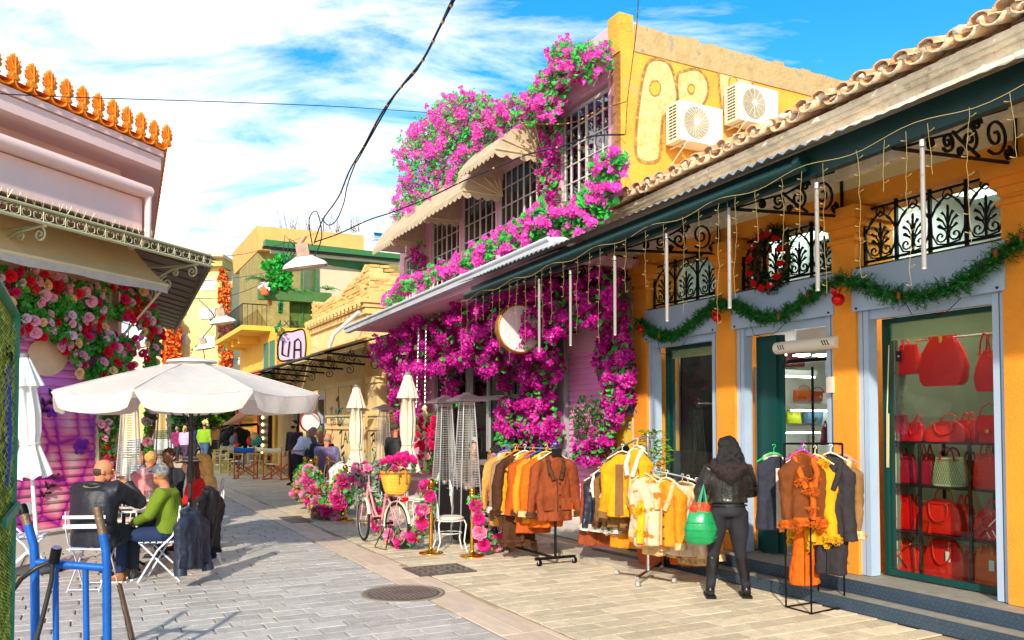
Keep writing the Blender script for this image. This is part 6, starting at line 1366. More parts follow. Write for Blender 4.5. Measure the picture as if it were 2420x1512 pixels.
# ---- coats
def fuzz(src,n,ln,out=None,droop=.5):
    out=out or MB(); fc_=src.f
    for k in range(n):
        f=fc_[R.randrange(len(fc_))]; a,b,c=src.v[f[0]],src.v[f[1]],src.v[f[2]]; nn=(b-a).cross(c-a)
        if nn.length<1e-9: continue
        nn.normalize(); p=(a+b+c)/3; d=(nn+rv()*.5-ZV*droop).normalized(); T=d.orthogonal().normalized()*ln*.085
        l_=ln*R.uniform(.6,1.2); out.add([p-T,p+T,p+d*l_*.6+nn*l_*.15+T*.5,p+d*l_-ZV*ln*.15],[[0,1,2],[1,3,2]],True)
    return out
def suede(nm,c,v_=.26): return mat(nm,c,.85,var=v_,vs=7,bump=.7,bs=16,spec=.2,stretch=(1,1,.45))
def coat(label,m,trim=None,length=.95,wd_=.21,fur=0,furcol=None,cuff=True,sleeves=True,buttons=True,hanger=(235,225,190),lapel=True,seed=0,hem=False,open_=False,cat='coat',pockets=False,splay=.08):
    t=thing('hanging_'+cat.replace(' ','_'),label,cat); b=MB(); L_=length; X=V((1,0,0))
    b.tube([(0,0,-.09),(0,0,-.12),(0,0,-.16),(0,0,-.24),(0,0,-.4),(0,0,-L_*.7),(0,0,-L_)],[(.06,.045),(.12,.055),(wd_*.93,.06),(wd_,.075),(wd_*.98,.085),(wd_*1.05,.095),(wd_*1.12,.10)],22,flat=X)
    if sleeves:
        for s in (-1,1): sl_=min(.62,L_*.7); b.tube([(s*(wd_-.05),0,-.19),(s*(wd_+.03),0,-.26),(s*(wd_+splay),-.01,-.26-sl_*.45),(s*(wd_+splay+.03),-.04,-.24-sl_)],[.06,.075,.065,.055],12)
    k=solid(b,.015,4); folds(k,.03,7,2.6,seed*3.1); folds(k,.010,22,16,seed)
    for i,p_ in enumerate(k.v): k.v[i]=p_+V((0,math.sin(p_.x*(30+7*math.sin(seed*2.3))+seed+p_.z*2)*.017*min(1,-p_.z*1.3),0))
    ob('garment',k,m,t,local=True)
    c=MB(); c.tube([(.10,-.02,-.13),(.075,.04,-.10),(0,.065,-.075),(-.075,.04,-.10),(-.10,-.02,-.13)]+([(-.10,-.085,-.26),(-.05,-.105,-.40)] if lapel else []),[(.03,.03)]*7 if lapel else [(.03,.03)]*5,8); 
    if lapel: c.tube([(.10,-.02,-.13),(.10,-.085,-.26),(.05,-.105,-.40)],.03,8)
    cm=trim or m
    if fur: c=fuzz(c,int(4200*fur),.028*fur+.010,c)
    ob('collar',c,cm,t,local=True,kind='stuff' if fur else None)
    p=MB(); p.tube([(.0,-.095,-.38),(.005,-.108,-L_*.7),(0,-.112,-L_+.02)],(.012,.006),4,flat=X); 
    if fur>.6: p=MB(); p.tube([(.02,-.09,-.35),(.03,-.11,-L_*.7),(.02,-.12,-L_+.04)],(.045,.03),8); p=fuzz(p,3600,.032,p)
    ob('front_edge',p,cm if fur>.6 else (trim or m),t,local=True,kind='stuff' if fur>.6 else None)
    if open_:
        p=MB(); p.add([(-.045,-.112,-.2),(.05,-.112,-.2),(.06,-.125,-L_+.03),(-.05,-.125,-L_+.03)],[[0,1,2,3]]); ob('lining',p,cm,t,local=True)
    if cuff and sleeves:
        sl_=min(.62,L_*.7)
        for s in (-1,1):
            p=MB(); a=V((s*(wd_+splay+.025),-.035,-.24-sl_+.05)); e=V((s*(wd_+splay+.035),-.045,-.24-sl_-.025)); p.tube([a,e],[.066,.068],12)
            if fur: p=fuzz(p,int(1100*fur),.028*fur+.010,p)
            ob('cuff',p,cm,t,local=True,kind='stuff' if fur else None)
    if hem: p=MB(); p.tube([(0,0,-L_+.06),(0,0,-L_-.02)],[(wd_*1.16,.115),(wd_*1.18,.12)],22,flat=X); p=fuzz(p,int(6500*fur),.030,p); ob('fur_hem',p,cm,t,local=True,kind='stuff')
    if buttons:
        for i in range(3): p=MB(); p.lathe([(.012,0),(.012,.006)],(.035,-.108,-.45-i*.16*L_),8,ax=(0,-1,0)); ob('button',p,mat('dark horn button',(50,30,20),.4,bump=0),t,local=True)
    if pockets:
        for s in (-1,1): p=MB(); p.box((s*.12,-.108,-L_+.22),(.14,.012,.15),bev=.004); ob('pocket',p,m,t,local=True)
    if not hanger: return t
    p=MB(); p.tube([(0,0,.0),(.02,0,.015),(.015,0,.035),(-.01,0,.035),(-.015,0,.02)],.004,5); p.tube([(0,0,0),(0,0,-.05)],.004,5); p.tube([(-.19,0,-.14),(-.05,0,-.06),(0,0,-.045),(.05,0,-.06),(.19,0,-.14)],.008,5); ob('hanger',p,mat('hanger %d %d'%(hanger[0],hanger[1]),hanger,.4,bump=0),t,local=True)
    return t
SD_BR=suede('russet brown suede',(138,66,34)); SD_OR=suede('burnt orange suede',(214,98,18)); SD_MU=suede('mustard suede',(228,156,20)); SD_GO=suede('golden tan suede',(216,136,28)); SD_GR=suede('taupe suede',(150,116,84)); SD_CA=suede('camel suede',(204,142,74)); SD_DK=suede('dark brown suede',(72,42,26)); SD_BE=suede('pale beige suede',(212,186,160)); SD_RU=suede('rust suede',(176,78,22)); SD_OL=suede('olive brown suede',(128,92,52))
FUR_D=suede('dark brown pile',(84,52,32),.35); FUR_W=suede('white pile',(214,202,188),.12); FUR_T=suede('sand pile',(214,176,124),.2); FUR_O=suede('orange shaggy fur',(192,92,22),.35); FUR_Y=suede('yellow shaggy fur',(226,170,30),.25)
LEA=mat('navy leather',(30,36,50),.38,var=.2,bump=.2,bs=30); LEB=mat('black wool',(44,40,44),.85,var=.15,bump=.3)
# rack one: black rail parallel to the street
r0=g(1312,1334); t=thing('coat_rack','black wheeled coat rack loaded with brown and tan suede coats','coat rack',r0)
r1=r0+SD*1.45
p=MB(); p.tube([r0+ZV*.09,r0+ZV*1.47],.018,8); ob('upright',p,m_black,t); p=MB(); p.tube([r1+ZV*.09,r1+ZV*1.47],.018,8); ob('upright',p,m_black,t)
p=MB(); p.tube([r0+ZV*1.47-SD*.03,r1+ZV*1.47+SD*.05],.014,8); ob('hanging_rail',p,m_chrome,t)
p=MB(); p.box(r0+ZV*.09,(.58,.05,.03),ND,SD,ZV); p.box(r1+ZV*.09,(.58,.05,.03),ND,SD,ZV); p.box((r0+r1)/2+ZV*.085,(.04,1.4,.025),ND,SD,ZV); ob('base_frame',p,m_black,t)
p=MB(); p.box(r0+ZV*1.43-SD*.035,(.14,.02,.10),ND,SD,ZV); ob('blank_ticket_holder',p,m_blackpaint,t)
def caster(parent,c,rr=.04,mt=None):
    p=MB(); p.box(c+ZV*(rr+.012),(.03,.05,.045),bev=.004); f=ob('caster',p,m_steel,parent); p=MB(); p.lathe([(rr*.4,-.013),(rr,-.012),(rr,.012),(rr*.4,.013)],c+ZV*rr+V((.02,-.0,0)),18,ax=(.6,-.8,0)); ob('wheel',p,mt or m_black,f)
for c_ in (r0,r1):
    for s_ in (-1,1): caster(t,c_+ND*s_*.26-ZV*0)
p=MB(); p.lathe([(.032,0),(.032,.006)],r0+ZV*1.54-SD*.05-ND*.04,18,ax=-SD); bd=ob('price_badge',p,mat('badge blue',(20,60,170),.4),t); text('badge_text','10€',.03,frame(r0+ZV*1.54-SD*.058-ND*.04,ND,-SD),m_white,t,ext=.0006)
for k,(lb,m,tr,L_,fu,kw) in enumerate((('russet brown suede coat with dark pile collar, front of the black rack',SD_BR,FUR_D,.93,.35,dict(pockets=True,wd_=.225)),('burnt orange suede coat second on the black rack',SD_OR,FUR_T,1.02,0,{}),('golden tan suede coat third on the black rack',SD_GO,FUR_D,.98,.3,{}),('rust suede coat fourth on the black rack',SD_RU,SD_RU,1.12,0,{}),('mustard suede coat fifth on the black rack',SD_MU,FUR_T,1.0,.2,{}),('taupe suede coat sixth on the black rack',SD_GR,FUR_W,.98,.3,{}),('camel suede coat last on the black rack',SD_CA,FUR_T,1.08,.2,{}),('long dark brown coat with a shaggy hem low on the black rack',SD_DK,FUR_D,1.28,.9,dict(hem=True)))):
    ct=coat(lb,m,tr,length=L_,fur=fu,seed=k,hanger=((235,225,190),(240,200,40),(40,90,200),(235,120,30))[k%4],**kw); off=(.04,.17,.28,.40,.55,.75,.95,.62)[k]
    put(ct,r0+SD*off-ND*(.0+.045*min(k,6)*.8)+ZV*1.485,RZ+math.radians((-4,-14,-18,-16,-20,-18,-22,-5)[k]))
    ct['group']='coats on the black rack'
# rack two: chrome cross rack
r2=g(1532,1368); t=thing('coat_rack','chrome cross based rack with curved arms in front of the first window','coat rack',r2)
p=MB(); p.tube([r2+ZV*.1,r2+ZV*1.68],.02,10); ob('upright',p,m_chrome,t)
def arc_arm(p0,p1,bow,z): return [p0.lerp(p1,f)+ZV*(z+bow*math.sin(f*PI)) for f in [k/10 for k in range(11)]]
armA=[gy(u,v,Y) for u,v,Y in ((1549,1028,9.5),(1530,1032,9.6),(1500,1040,9.75),(1470,1054,9.9),(1448,1070,10.0),(1428,1092,10.1))]
armB=[gy(u,v,Y) for u,v,Y in ((1520,1110,9.45),(1545,1113,9.3),(1580,1118,9.2),(1615,1126,9.15),(1645,1136,9.1),(1672,1152,9.1))]
for a_ in (armA,armB):
    p=MB(); p.tube(a_,.013,8); am_=ob('curved_arm',p,m_chrome,t)
    for q_ in a_[1:]: p=MB(); p.ell(q_+ZV*.02,(.009,.009,.014),nu=6,nv=4); ob('stop_pin',p,m_chrome,am_)
p=MB(); p.tube([r2+ZV*1.20-V((.06,0,0)),r2+ZV*1.20+V((.03,0,0))],.014,8); ob('clamp',p,m_chrome,t)
for k,(u,v) in enumerate(((1455,1358),(1505,1387),(1590,1378),(1560,1345))):
    e=g(u,v); p=MB(); D_=(e-r2); Dn=D_.normalized(); p.box((e+r2)/2+ZV*.085,(D_.length,.045,.05),Dn,ZV.cross(Dn),ZV,bev=.006); ob('foot',p,m_chrome,t); caster(t,e,.026,mat('grey wheel',(150,150,155),.4))
cow=bpy.data.materials.new('cow spot suede'); cow.use_nodes=True; tn=cow.node_tree; nn_=tn.nodes; kx=tn.links.new
tcx=nn_.new('ShaderNodeTexCoord'); nx=nn_.new('ShaderNodeTexNoise'); nx.inputs['Scale'].default_value=6.5; nx.inputs['Detail'].default_value=1; kx(tcx.outputs['Object'],nx.inputs[0]); rx=nn_.new('ShaderNodeValToRGB'); rx.color_ramp.elements[0].position=.56; rx.color_ramp.elements[0].color=lin((208,186,152))+(1,); rx.color_ramp.elements[1].position=.58; rx.color_ramp.elements[1].color=lin((196,112,24))+(1,); kx(nx.outputs['Fac'],rx.inputs[0]); kx(rx.outputs[0],nn_['Principled BSDF'].inputs['Base Color']); nn_['Principled BSDF'].inputs['Roughness'].default_value=.9
def hang(ct,u,v,Y,deg): put(ct,gy(u,v,Y),math.radians(deg)); ct['group']='coats on the chrome rack'
hang(coat('mustard suede jacket with open brown lining near the top of the chrome rack',SD_MU,SD_OL,.82,open_=True,seed=11,lapel=False,fur=0,wd_=.17,buttons=False,splay=.03),1470,1056,9.75,-28)
hang(coat('mustard jacket with white pile edge and cuff beside the chrome upright',SD_MU,FUR_W,.78,fur=.25,seed=12,wd_=.13,splay=.02,buttons=False),1505,1042,9.55,-62)
hang(coat('dark brown suede jacket between the navy and mustard jackets',SD_OL,FUR_D,.82,fur=.2,seed=13,wd_=.16,splay=.02),1446,1085,10.05,-48)
hang(coat('navy leather jacket with cream pile hem at the far end of the chrome rack',LEA,FUR_W,.80,fur=.3,seed=14,wd_=.19,hem=True,splay=.03),1424,1098,10.25,-42)
hang(coat('white suede coat with brown cow spots and yellow fur hood on the chrome rack',cow,FUR_Y,.86,fur=.85,seed=15,cuff=False,wd_=.13,buttons=False,splay=.0,lapel=False),1523,1108,9.35,-48)
hang(coat('cream pile lined coat behind the cow spotted one',FUR_T,FUR_T,.95,fur=.2,seed=16,wd_=.13,splay=.0),1545,1114,9.5,-50)
hang(coat('mustard brown suede jacket with sand pile collar and cuffs on the lower arm',SD_GO,FUR_T,.80,fur=.25,seed=17,wd_=.15,splay=.03),1574,1118,9.2,-45)
hang(coat('pale beige suede coat on the lower arm of the chrome rack',SD_BE,FUR_T,.88,fur=.15,seed=18,wd_=.17,splay=.05),1612,1127,9.3,-35)
hang(coat('camel suede coat with pile hem next to the green bag',SD_CA,FUR_T,.92,fur=.25,seed=19,wd_=.16,hem=True),1645,1136,9.45,-30)
hang(coat('rust suede skirt coat low behind the beige coats',SD_RU,SD_RU,1.0,seed=20,sleeves=False,buttons=False,wd_=.2),1625,1130,9.6,-20)
hang(coat('tan suede coat hanging low behind the mustard jackets',SD_GO,SD_GO,1.05,seed=21,sleeves=False,buttons=False,wd_=.2),1480,1090,10.15,-20)
hang(coat('pleated brown suede skirt low behind the navy jacket',SD_BR,SD_BR,.95,seed=22,sleeves=False,buttons=False,wd_=.24),1415,1110,10.5,-10)
# rack three: black wire frame rack near the steps
b3=[g(u,v) for u,v in ((1857,1436),(1917,1452),(1995,1436),(1934,1424))]
t=thing('wire_garment_frame','black square wire garment frame in front of the big bag window','garment frame',(b3[0]+b3[2])/2)
zt3=1.60
p=MB()
for i in range(4): p.tube([b3[i]+ZV*.01,b3[(i+1)%4]+ZV*.01],.009,4)
ob('base_frame',p,m_black,t)
for i in (0,2): p=MB(); p.tube([b3[i],b3[i]+ZV*zt3],.010,4); ob('upright',p,m_black,t)
for i in (1,3): p=MB(); p.tube([b3[i],b3[i]+ZV*(zt3 if i==3 else .9)],.009,4); ob('upright',p,m_black,t)
p=MB(); p.tube([b3[0]+ZV*zt3,b3[2]+ZV*zt3],.010,4); p.tube([b3[0]+ZV*zt3,b3[3]+ZV*zt3,b3[2]+ZV*zt3],.008,4); ob('top_rail',p,m_black,t)
def hang3(ct,u,v,Y,deg,): put(ct,gy(u,v,Y),math.radians(deg)); ct['group']='garments on the wire frame'
hang3(coat('long navy wool vest with white lining at the left of the wire frame',mat('navy wool',(40,44,58),.85,var=.15,bump=.3),FUR_W,.82,seed=31,sleeves=False,wd_=.18,open_=True,lapel=False,cat='vest',hanger=(30,200,90)),1828,1058,8.35,12)
hang3(coat('brown leather vest edged with shaggy orange fur at the front of the wire frame',suede('brown worked leather',(112,60,26)),FUR_O,.74,fur=.8,seed=32,wd_=.165,hem=True,splay=.02,buttons=False,cat='fur vest',hanger=(190,60,200)),1895,1052,7.95,20)
hang3(coat('yellow suede coat with shaggy yellow fur cuffs behind the fur vest',SD_MU,FUR_Y,.92,fur=.9,seed=33,wd_=.13,splay=.03,lapel=False,buttons=False),1925,1062,8.1,-45)
hang3(coat('long orange suede skirt hanging low in the wire frame',SD_OR,SD_OR,1.34,seed=34,sleeves=False,buttons=False,wd_=.13,cat='skirt'),1900,1060,8.2,5)
hang3(coat('long charcoal wool coat right of the fur vest',LEB,LEB,1.22,seed=35,wd_=.13,splay=.03,buttons=False),1962,1058,8.05,-40)
hang3(coat('weathered brown leather jacket with fur collar at the right end of the wire frame',suede('weathered brown leather',(140,104,60)),FUR_T,.86,fur=.35,seed=36,wd_=.13,splay=.03,buttons=False,hanger=(245,140,150)),1985,1060,8.15,-50)
# ---- marble step slab and broken kerb in front of the pink shutter
p=MB(); a=g(1345,1310); 
pp=[g(u,v) for u,v in ((1392,1290),(1530,1318),(1560,1345),(1400,1310))]
p.add([x+ZV*.0 for x in pp]+[x+ZV*.10 for x in pp],[[4,5,6,7]]+[[i,(i+1)%4,(i+1)%4+4,i+4] for i in range(4)]); ob('stone_slab',p,mat('dark grey slate',(110,106,100),.4,var=.2,vs=5,bump=.2),label='dark slate slab lying before the first shop window behind the racks',cat='slab')
p=MB(); pp=[g(u,v) for u,v in ((1300,1290),(1395,1302),(1560,1350),(1540,1365),(1330,1312))]; p.add([x+ZV*.0 for x in pp]+[x+ZV*.06 for x in pp],[[5,6,7,8,9]]+[[i,(i+1)%5,(i+1)%5+5,i+5] for i in range(5)]); ob('cement_ramp',p,mat('rough cement',(178,168,152),.95,var=.2,bump=.6),kind='structure')
# ---- potted citrus behind the woman
c=g(1662,1330); c=w(c.dot(SD),6.3,0); t=thing('potted_citrus','small potted citrus tree with one orange fruit beside the woman','potted plant',c)
p=MB(); p.lathe([(.14,0),(.19,.3),(.21,.3),(.21,.34),(.17,.34)],c,18); ob('pot',p,m_pot,t); p=MB(); p.tube([c+ZV*.3,c+ZV*.9+V((.02,0,0)),c+ZV*1.58],[.016,.012,.006],6); p.tube([c+ZV*.9,c+ZV*1.2+V((-.2,.05,0))],.006,5); ob('trunk',p,m_twig,t)
F=MB()
for i in range(420):
    z=R.uniform(.95,1.72); a=R.uniform(0,2*PI); f=.27*math.sin((z-.85)/1.0*PI)**.5*R.random()**.5; leaf(F,c+V((math.cos(a)*f,math.sin(a)*f,z)),.05,X=V((math.cos(a),math.sin(a),-.5)),Nn=(ZV+rv()*.6).normalized(),asp=.32)
ob('leaves',F,mat('citrus leaf',(110,160,30),.4,var=.2,bump=0,isl=.4,trans=.25),t,kind='stuff'); p=MB(); p.ell(c+V((.08,-.15,1.3)),(.035,.035,.045)); ob('orange_fruit',p,mat('orange peel',(240,110,20),.5),t)
# ================================================================ BAG WINDOWS
def bagmesh(t,c,wd_,h,dp,m,style,hw=m_gold,mh=None,X=SD,Y=ND):
    """handbag standing with its base at c, broad side along X facing the street (-ND)"""
    mh=mh or m; b=MB()
    if style=='dome': rings=[(0,.96,1),(.06,1,1),(.4,.98,.9),(.7,.85,.6),(.9,.6,.35),(1,.3,.15)]
    elif style=='slouch': rings=[(0,.75,1),(.08,.9,1.1),(.35,1,1.0),(.6,.86,.8),(.8,.62,.6),(.92,.42,.3),(1,.34,.16)]
    elif style=='flap': rings=[(0,.96,1),(.05,1,1),(.9,1,.9),(1,.97,.6)]
    else: rings=[(0,.94,1),(.04,1.0,1),(.5,.94,.8),(.92,.84,.55),(1,.83,.42)]
    n=24; vs=[];fs=[]
    for z,kx,ky in rings:
        for j in range(n):
            a=2*PI*j/n; ca,sa_=math.cos(a),math.sin(a); ex=.35
            vs.append(c+X*(-1)*wd_/2*kx*math.copysign(abs(ca)**ex,ca)+Y*dp/2*ky*math.copysign(abs(sa_)**ex,sa_)+ZV*(h*z)+mnoise.noise_vector(V((a,z*4,wd_*50)))*.008)
    for i in range(len(rings)-1):
        for j in range(n): fs.append([i*n+j,i*n+(j+1)%n,(i+1)*n+(j+1)%n,(i+1)*n+j])
    b.add(vs,fs,True); b.add(vs[:n],[list(range(n))[::-1]]); b.add(vs[-n:],[list(range(n))]); ob('bag_body',b,m,t)
    F=lambda x,z,o=.0:c-X*x*wd_/2+ZV*z*h-Y*(dp/2*(.95 if z<.5 else .78)+o)
    if style in ('tote','dome','slouch'):
        for s_ in (-1,1):
            b=MB(); up=.45 if style!='slouch' else .55; a=F(-.42,.86,.01); e=F(.42,.86,.01); 
            if s_<0: a+=Y*dp*.8; e+=Y*dp*.8
            if style=='dome' and s_>0: pts=[a,a-ZV*h*.35-Y*.01+X*-.02,(a+e)/2-ZV*h*.52-Y*.02,e-ZV*h*.35-Y*.01,e]
            else: pts=[a,a+ZV*h*up*.7-X*.02,(a+e)/2+ZV*h*up,e+ZV*h*up*.7+X*.02,e]
            pts=[.5*((2*pts[i])+(-pts[max(i-1,0)]+pts[i+1])*t_+(2*pts[max(i-1,0)]-5*pts[i]+4*pts[i+1]-pts[min(i+2,4)])*t_*t_+(-pts[max(i-1,0)]+3*pts[i]-3*pts[i+1]+pts[min(i+2,4)])*t_**3) for i in range(4) for t_ in (0,.33,.66)]+[pts[4]]
            b.tube(pts,.009,6); ob('handle',b,mh,t)
        for x in (-.42,.42): b=MB(); b.tube([F(x,.88,.012)+X*.012*math.cos(k)+ZV*.018*math.sin(k) for k in range(6)],.003,4,closed=True); ob('ring',b,hw,t)
        b=MB(); b.box(F(0,.90,.004),(wd_*.7,.006,.008),X,Y,ZV); ob('seam',b,mh,t)
    if style=='flap': b=MB(); b.box(F(0,.68,.012),(wd_*.98,.016,h*.62),X,Y,ZV,bev=.004); ob('flap',b,m,t); b=MB(); b.lathe([(.02,0),(.02,.012)],F(0,.42,.02),12,ax=-Y); ob('clasp',b,hw,t); b=MB(); b.tube([F(-.9,.95),F(-.6,1.3),F(0,1.45),F(.6,1.3),F(.9,.95)],.006,5); ob('handle',b,mh,t)
    return F
RED=mat('red patent leather',(236,10,16),.32,var=.12,vs=9,bump=.12,bs=60); RED2=mat('scarlet leather',(236,34,22),.35,var=.1,vs=9,bump=.12,bs=70); MAR=mat('crimson suede leather',(172,8,48),.6,var=.15,bump=.2); ORG=mat('orange leather',(240,92,20),.35,var=.06,bump=.15)
DKR=mat('dark maroon leather',(96,14,22),.35,var=.1,bump=.1); m_tagw=mat('white price tag',(232,236,240),.6,var=0,bump=0)
chk=mat('cream checked canvas',(196,188,150),.7,var=.1,vs=30,bump=.3)
BD=W0+.62
def bag(label,u0,u1,v0,v1,m,style,d=BD,dp=.12,extra=None,mh=None,base=None):
    a=q(u0,v1,d); b=q(u1,v1,d); s0,z0=a.dot(SD),(a.z+b.z)/2; s1=b.dot(SD); z1=(q(u0,v0,d).z+q(u1,v0,d).z)/2
    if base is not None: z1+=base-z0; z0=base
    c=w((s0+s1)/2,d,z0); t=thing('handbag',label,'handbag',c,group='bags on display'); F=bagmesh(t,c,abs(s0-s1)*1.08,(z1-z0)*1.15,dp,m,style,mh=mh)
    if extra=='tag': p=MB(); q0=F(.35,.55,.02); p.box(q0,(.05,.003,.10),SD,ND,ZV); ob('price_tag',p,m_tagw,t); p=MB(); p.tube([q0+ZV*.05,F(.4,.9,.015)],.0015,3); ob('tag_string',p,m_white,t)
    if extra=='blacktag': p=MB(); p.box(F(.25,.62,.02),(.06,.003,.11),SD,ND,ZV); ob('swing_tag',p,m_black,t); p=MB(); p.box(F(.25,.62,.023),(.02,.002,.02),SD,ND,ZV); ob('tag_mark',p,m_tagw,t)
    if extra=='stripe':
        for (xa,za,xb,zb2) in ((-.95,.1,.3,.95),(-.4,.05,.9,.85),(-.1,.5,.35,.05),(.25,.62,.75,.1)): p=MB(); p.tube([F(xa,za,.014),F((xa+xb)/2,(za+zb2)/2,.02),F(xb,zb2,.014)],(.003,.009),4,flat=ND); ob('silver_stripe',p,m_chrome,t)
    if extra=='quilt':
        for k in range(-3,4):
            for sg in (-1,1): p=MB(); p.tube([F(k*.28-.25*sg,.15,.022),F(k*.28+.25*sg,.9,.022)],.0035,4); ob('quilt_seam',p,m,t)
        p=MB(); p.lathe([(.024,0),(.024,.01)],F(-.2,.42,.03),14,ax=-ND); ob('gold_clasp',p,m_gold,t)
    if extra=='tassel':
        p=MB(); p.tube([F(-.7,.34,.015),F(.3,.30,.015)],.004,5); ob('gold_bar',p,m_gold,t); p=MB()
        for k in range(6): p.tube([F(-.3,.32,.02),F(-.3+(k-3)*.02,.05,.03),F(-.3+(k-3)*.035,-.22,.03)],.005,4)
        ob('tassel',p,RED2,t)
    if extra=='charm': p=MB(); p.ell(F(.1,.86,.03),(.02,.008,.045),X=SD,Y=ND); ob('yellow_charm',p,mat('yellow charm',(230,200,60),.4),t)
    if extra=='check':
        for k in range(-7,8):
            for sg in (-1,1): p=MB(); x=k/7; xe=x+.55*sg; xe_=max(-.95,min(.95,xe)); f_=(xe_-x)/(xe-x); p.tube([F(x,.05,.006),F(xe_,.05+.8*f_,.008)],.002,3); ob('check_line',p,mat('olive line',(120,100,60),.7),t)
    return t
u3=stand=thing('display_shelf','black metal display shelf holding the red bags behind the big window','shelf',w((S3a+S3b)/2,BD,.26))
sx=[sat(u,BD-.18) for u in (2066,2171,2289,2372)]; zsh=[qs(2200,v,BD)[1]-.012 for v in (1040,1142,1254,1355)]
for s_ in sx:
    for d_ in (BD-.18,BD+.2): p=MB(); p.rb(s_-.013,s_+.013,d_-.013,d_+.013,.26,zsh[0]+(.0 if s_!=sx[0] else .6)); ob('post',p,m_blackpaint,u3)
for z_ in zsh: p=MB(); p.rb(sx[3]-.1,sx[0]+.02,BD-.17,BD+.19,z_-.022,z_-.002); ob('shelf_board',p,m_blackpaint,u3)
B=bag; z0_,z1_,z2_,z3_=zsh
hi=thing('hanging_rail','chrome rail from which the two topmost red bags hang in the window','rail',w((S3a+S3b)/2,BD,2.62)); p=MB(); p.tube([w(S3a+.2,BD,2.66),w(S3b-.2,BD,2.66)],.012,6); ob('bar',p,m_chrome,hi)
for s_ in (sat(2122,BD),sat(2225,BD),sat(2335,BD)): p=MB(); p.tube([w(s_,BD,2.66),w(s_,BD,2.5)],.005,4); ob('hook',p,m_black,hi)
B('red tote bag with a black swing tag hanging top left in the big window',2070,2172,826,886,RED,'tote',extra='blacktag')
B('large slouchy red hobo bag with a yellow charm hanging top centre in the window',2178,2283,800,911,RED,'slouch',extra='charm')
B('red shoulder bag hanging at the top right edge of the big window',2308,2366,840,925,RED,'slouch')
B('pale coral clutch on the top shelf under the red tote bag',2112,2162,990-70,1040-80,mat('coral leather',(240,120,100),.4),'flap',d=BD+.1,base=z0_) if False else None
B('crimson quilted flap bag with a round gold clasp, top shelf left',2072,2140,984,1036,MAR,'flap',extra='quilt',base=z0_)
B('small rounded red bag between the quilted bag and the dome bag',2143,2186,990,1030,RED,'dome',d=BD+.06,base=z0_)
B('wide scarlet dome bag in the middle of the top shelf',2192,2285,997,1040,RED2,'dome',base=z0_)
B('red snake textured bag at the right of the top shelf',2320,2372,984,1040,RED,'flap',base=z0_)
B('small red satchel half hidden behind the dome bag on the top shelf',2268,2312,992,1038,RED2,'tote',d=BD+.12,base=z0_)
B('dark maroon bag standing behind the checked cream bag',2276,2312,1086,1140,DKR,'tote',d=BD+.12,base=z1_)
B('scarlet clutch between the barrel bag and the big scarlet tote',2158,2194,1300,1352,RED,'flap',d=BD+.1,base=z3_)
B('red purse peeking out behind the tasselled quilted bag',2148,2180,1196,1250,RED2,'tote',d=BD+.1,base=z2_)
B('crimson suede tote on the second shelf, left',2080,2164,1082,1140,MAR,'tote',base=z1_)
B('dark red tall tote beside the checked cream bag',2177,2208,1078,1140,MAR,'tote',d=BD+.05,base=z1_)
B('cream checked canvas tote with dark red handles',2210,2284,1082,1142,chk,'tote',mh=MAR,extra='check',base=z1_)
B('bright red tote at the right end of the second shelf',2306,2370,1076,1148,RED2,'tote',base=z1_)
B('red quilted bag with a gold bar and long tassel, third shelf left',2078,2162,1180,1248,RED,'tote',extra='tassel',base=z2_)
B('large red tote with drooping handle and tassel, third shelf centre',2178,2274,1184,1255,RED2,'dome',extra='tassel',base=z2_)
B('plain red tote standing behind the third shelf centre bag',2262,2300,1192,1255,RED,'tote',d=BD+.1,base=z2_)
B('red bowling bag with silver stripes at the right of the third shelf',2306,2372,1200,1262,RED,'dome',extra='stripe',base=z2_)
B('red barrel bag crossed by silver stripes, bottom shelf left',2072,2164,1284,1352,RED2,'dome',extra='stripe',base=z3_)
B('big scarlet tote with a white price tag, bottom shelf centre',2188,2280,1280,1362,RED2,'dome',extra='tag',base=z3_)
B('dark red bag behind the big scarlet tote on the bottom shelf',2262,2318,1292,1345,RED,'tote',d=BD+.1,base=z3_)
B('orange structured bag with a white tag in the bottom right corner',2310,2374,1300,1378,ORG,'tote',extra='tag',base=z3_)
# shelves seen through the doorway
sP=S1a-.06
def psp(u,v,s_): r=ray(u,v); return O+r*(s_/r.dot(SD))
ins=thing('white_shelving','white lit shelving seen through the open shop door','shelf',w(sP-.2,W0+1.2,.26))
for (ua,ub,v) in ((1796,1930,873),(1868,1962,953),(1800,1942,1006)):
    a=psp(ua,v,sP-.34).dot(ND); b=psp(ub,v,sP-.34).dot(ND); z=psp(1870,v,sP-.34).z; p=MB(); p.rb(sP-.34,sP-.01,a,b,z-.075,z); ob('shelf_board',p,m_shelf,ins); p=MB(); p.rb(sP-.335,sP-.31,a+.03,b-.03,z-.098,z-.079); ob('lit_strip',p,mat('bright lit strip',(255,252,245),.5,var=0,bump=0,emis=4.),ins)
p=MB()
for u_ in (1796,1962): a=psp(u_,900,sP-.34).dot(ND); p=MB(); p.rb(sP-.345,sP-.005,a-.03,a+.03,.26,2.5 if u_<1900 else 2.2); ob('side_panel',p,m_shelf,ins)
for k,u_ in enumerate((1838,1893,1940)): a=psp(u_,843,sP-.6); p=MB(); p.lathe([(.04,0),(.04,.01)],a,14); p.box(a+ZV*.02,(.16,.16,.02)); ob('spot_light',p,mat('bright lit strip',(0,0,0)),ins)
p=MB(); a=psp(1880,830,sP-.5).z; p.rb(sP-.7,sP,W0+.56,W0+2.3,a+.06,a+.3); ob('bulkhead',p,m_shelf,ins)
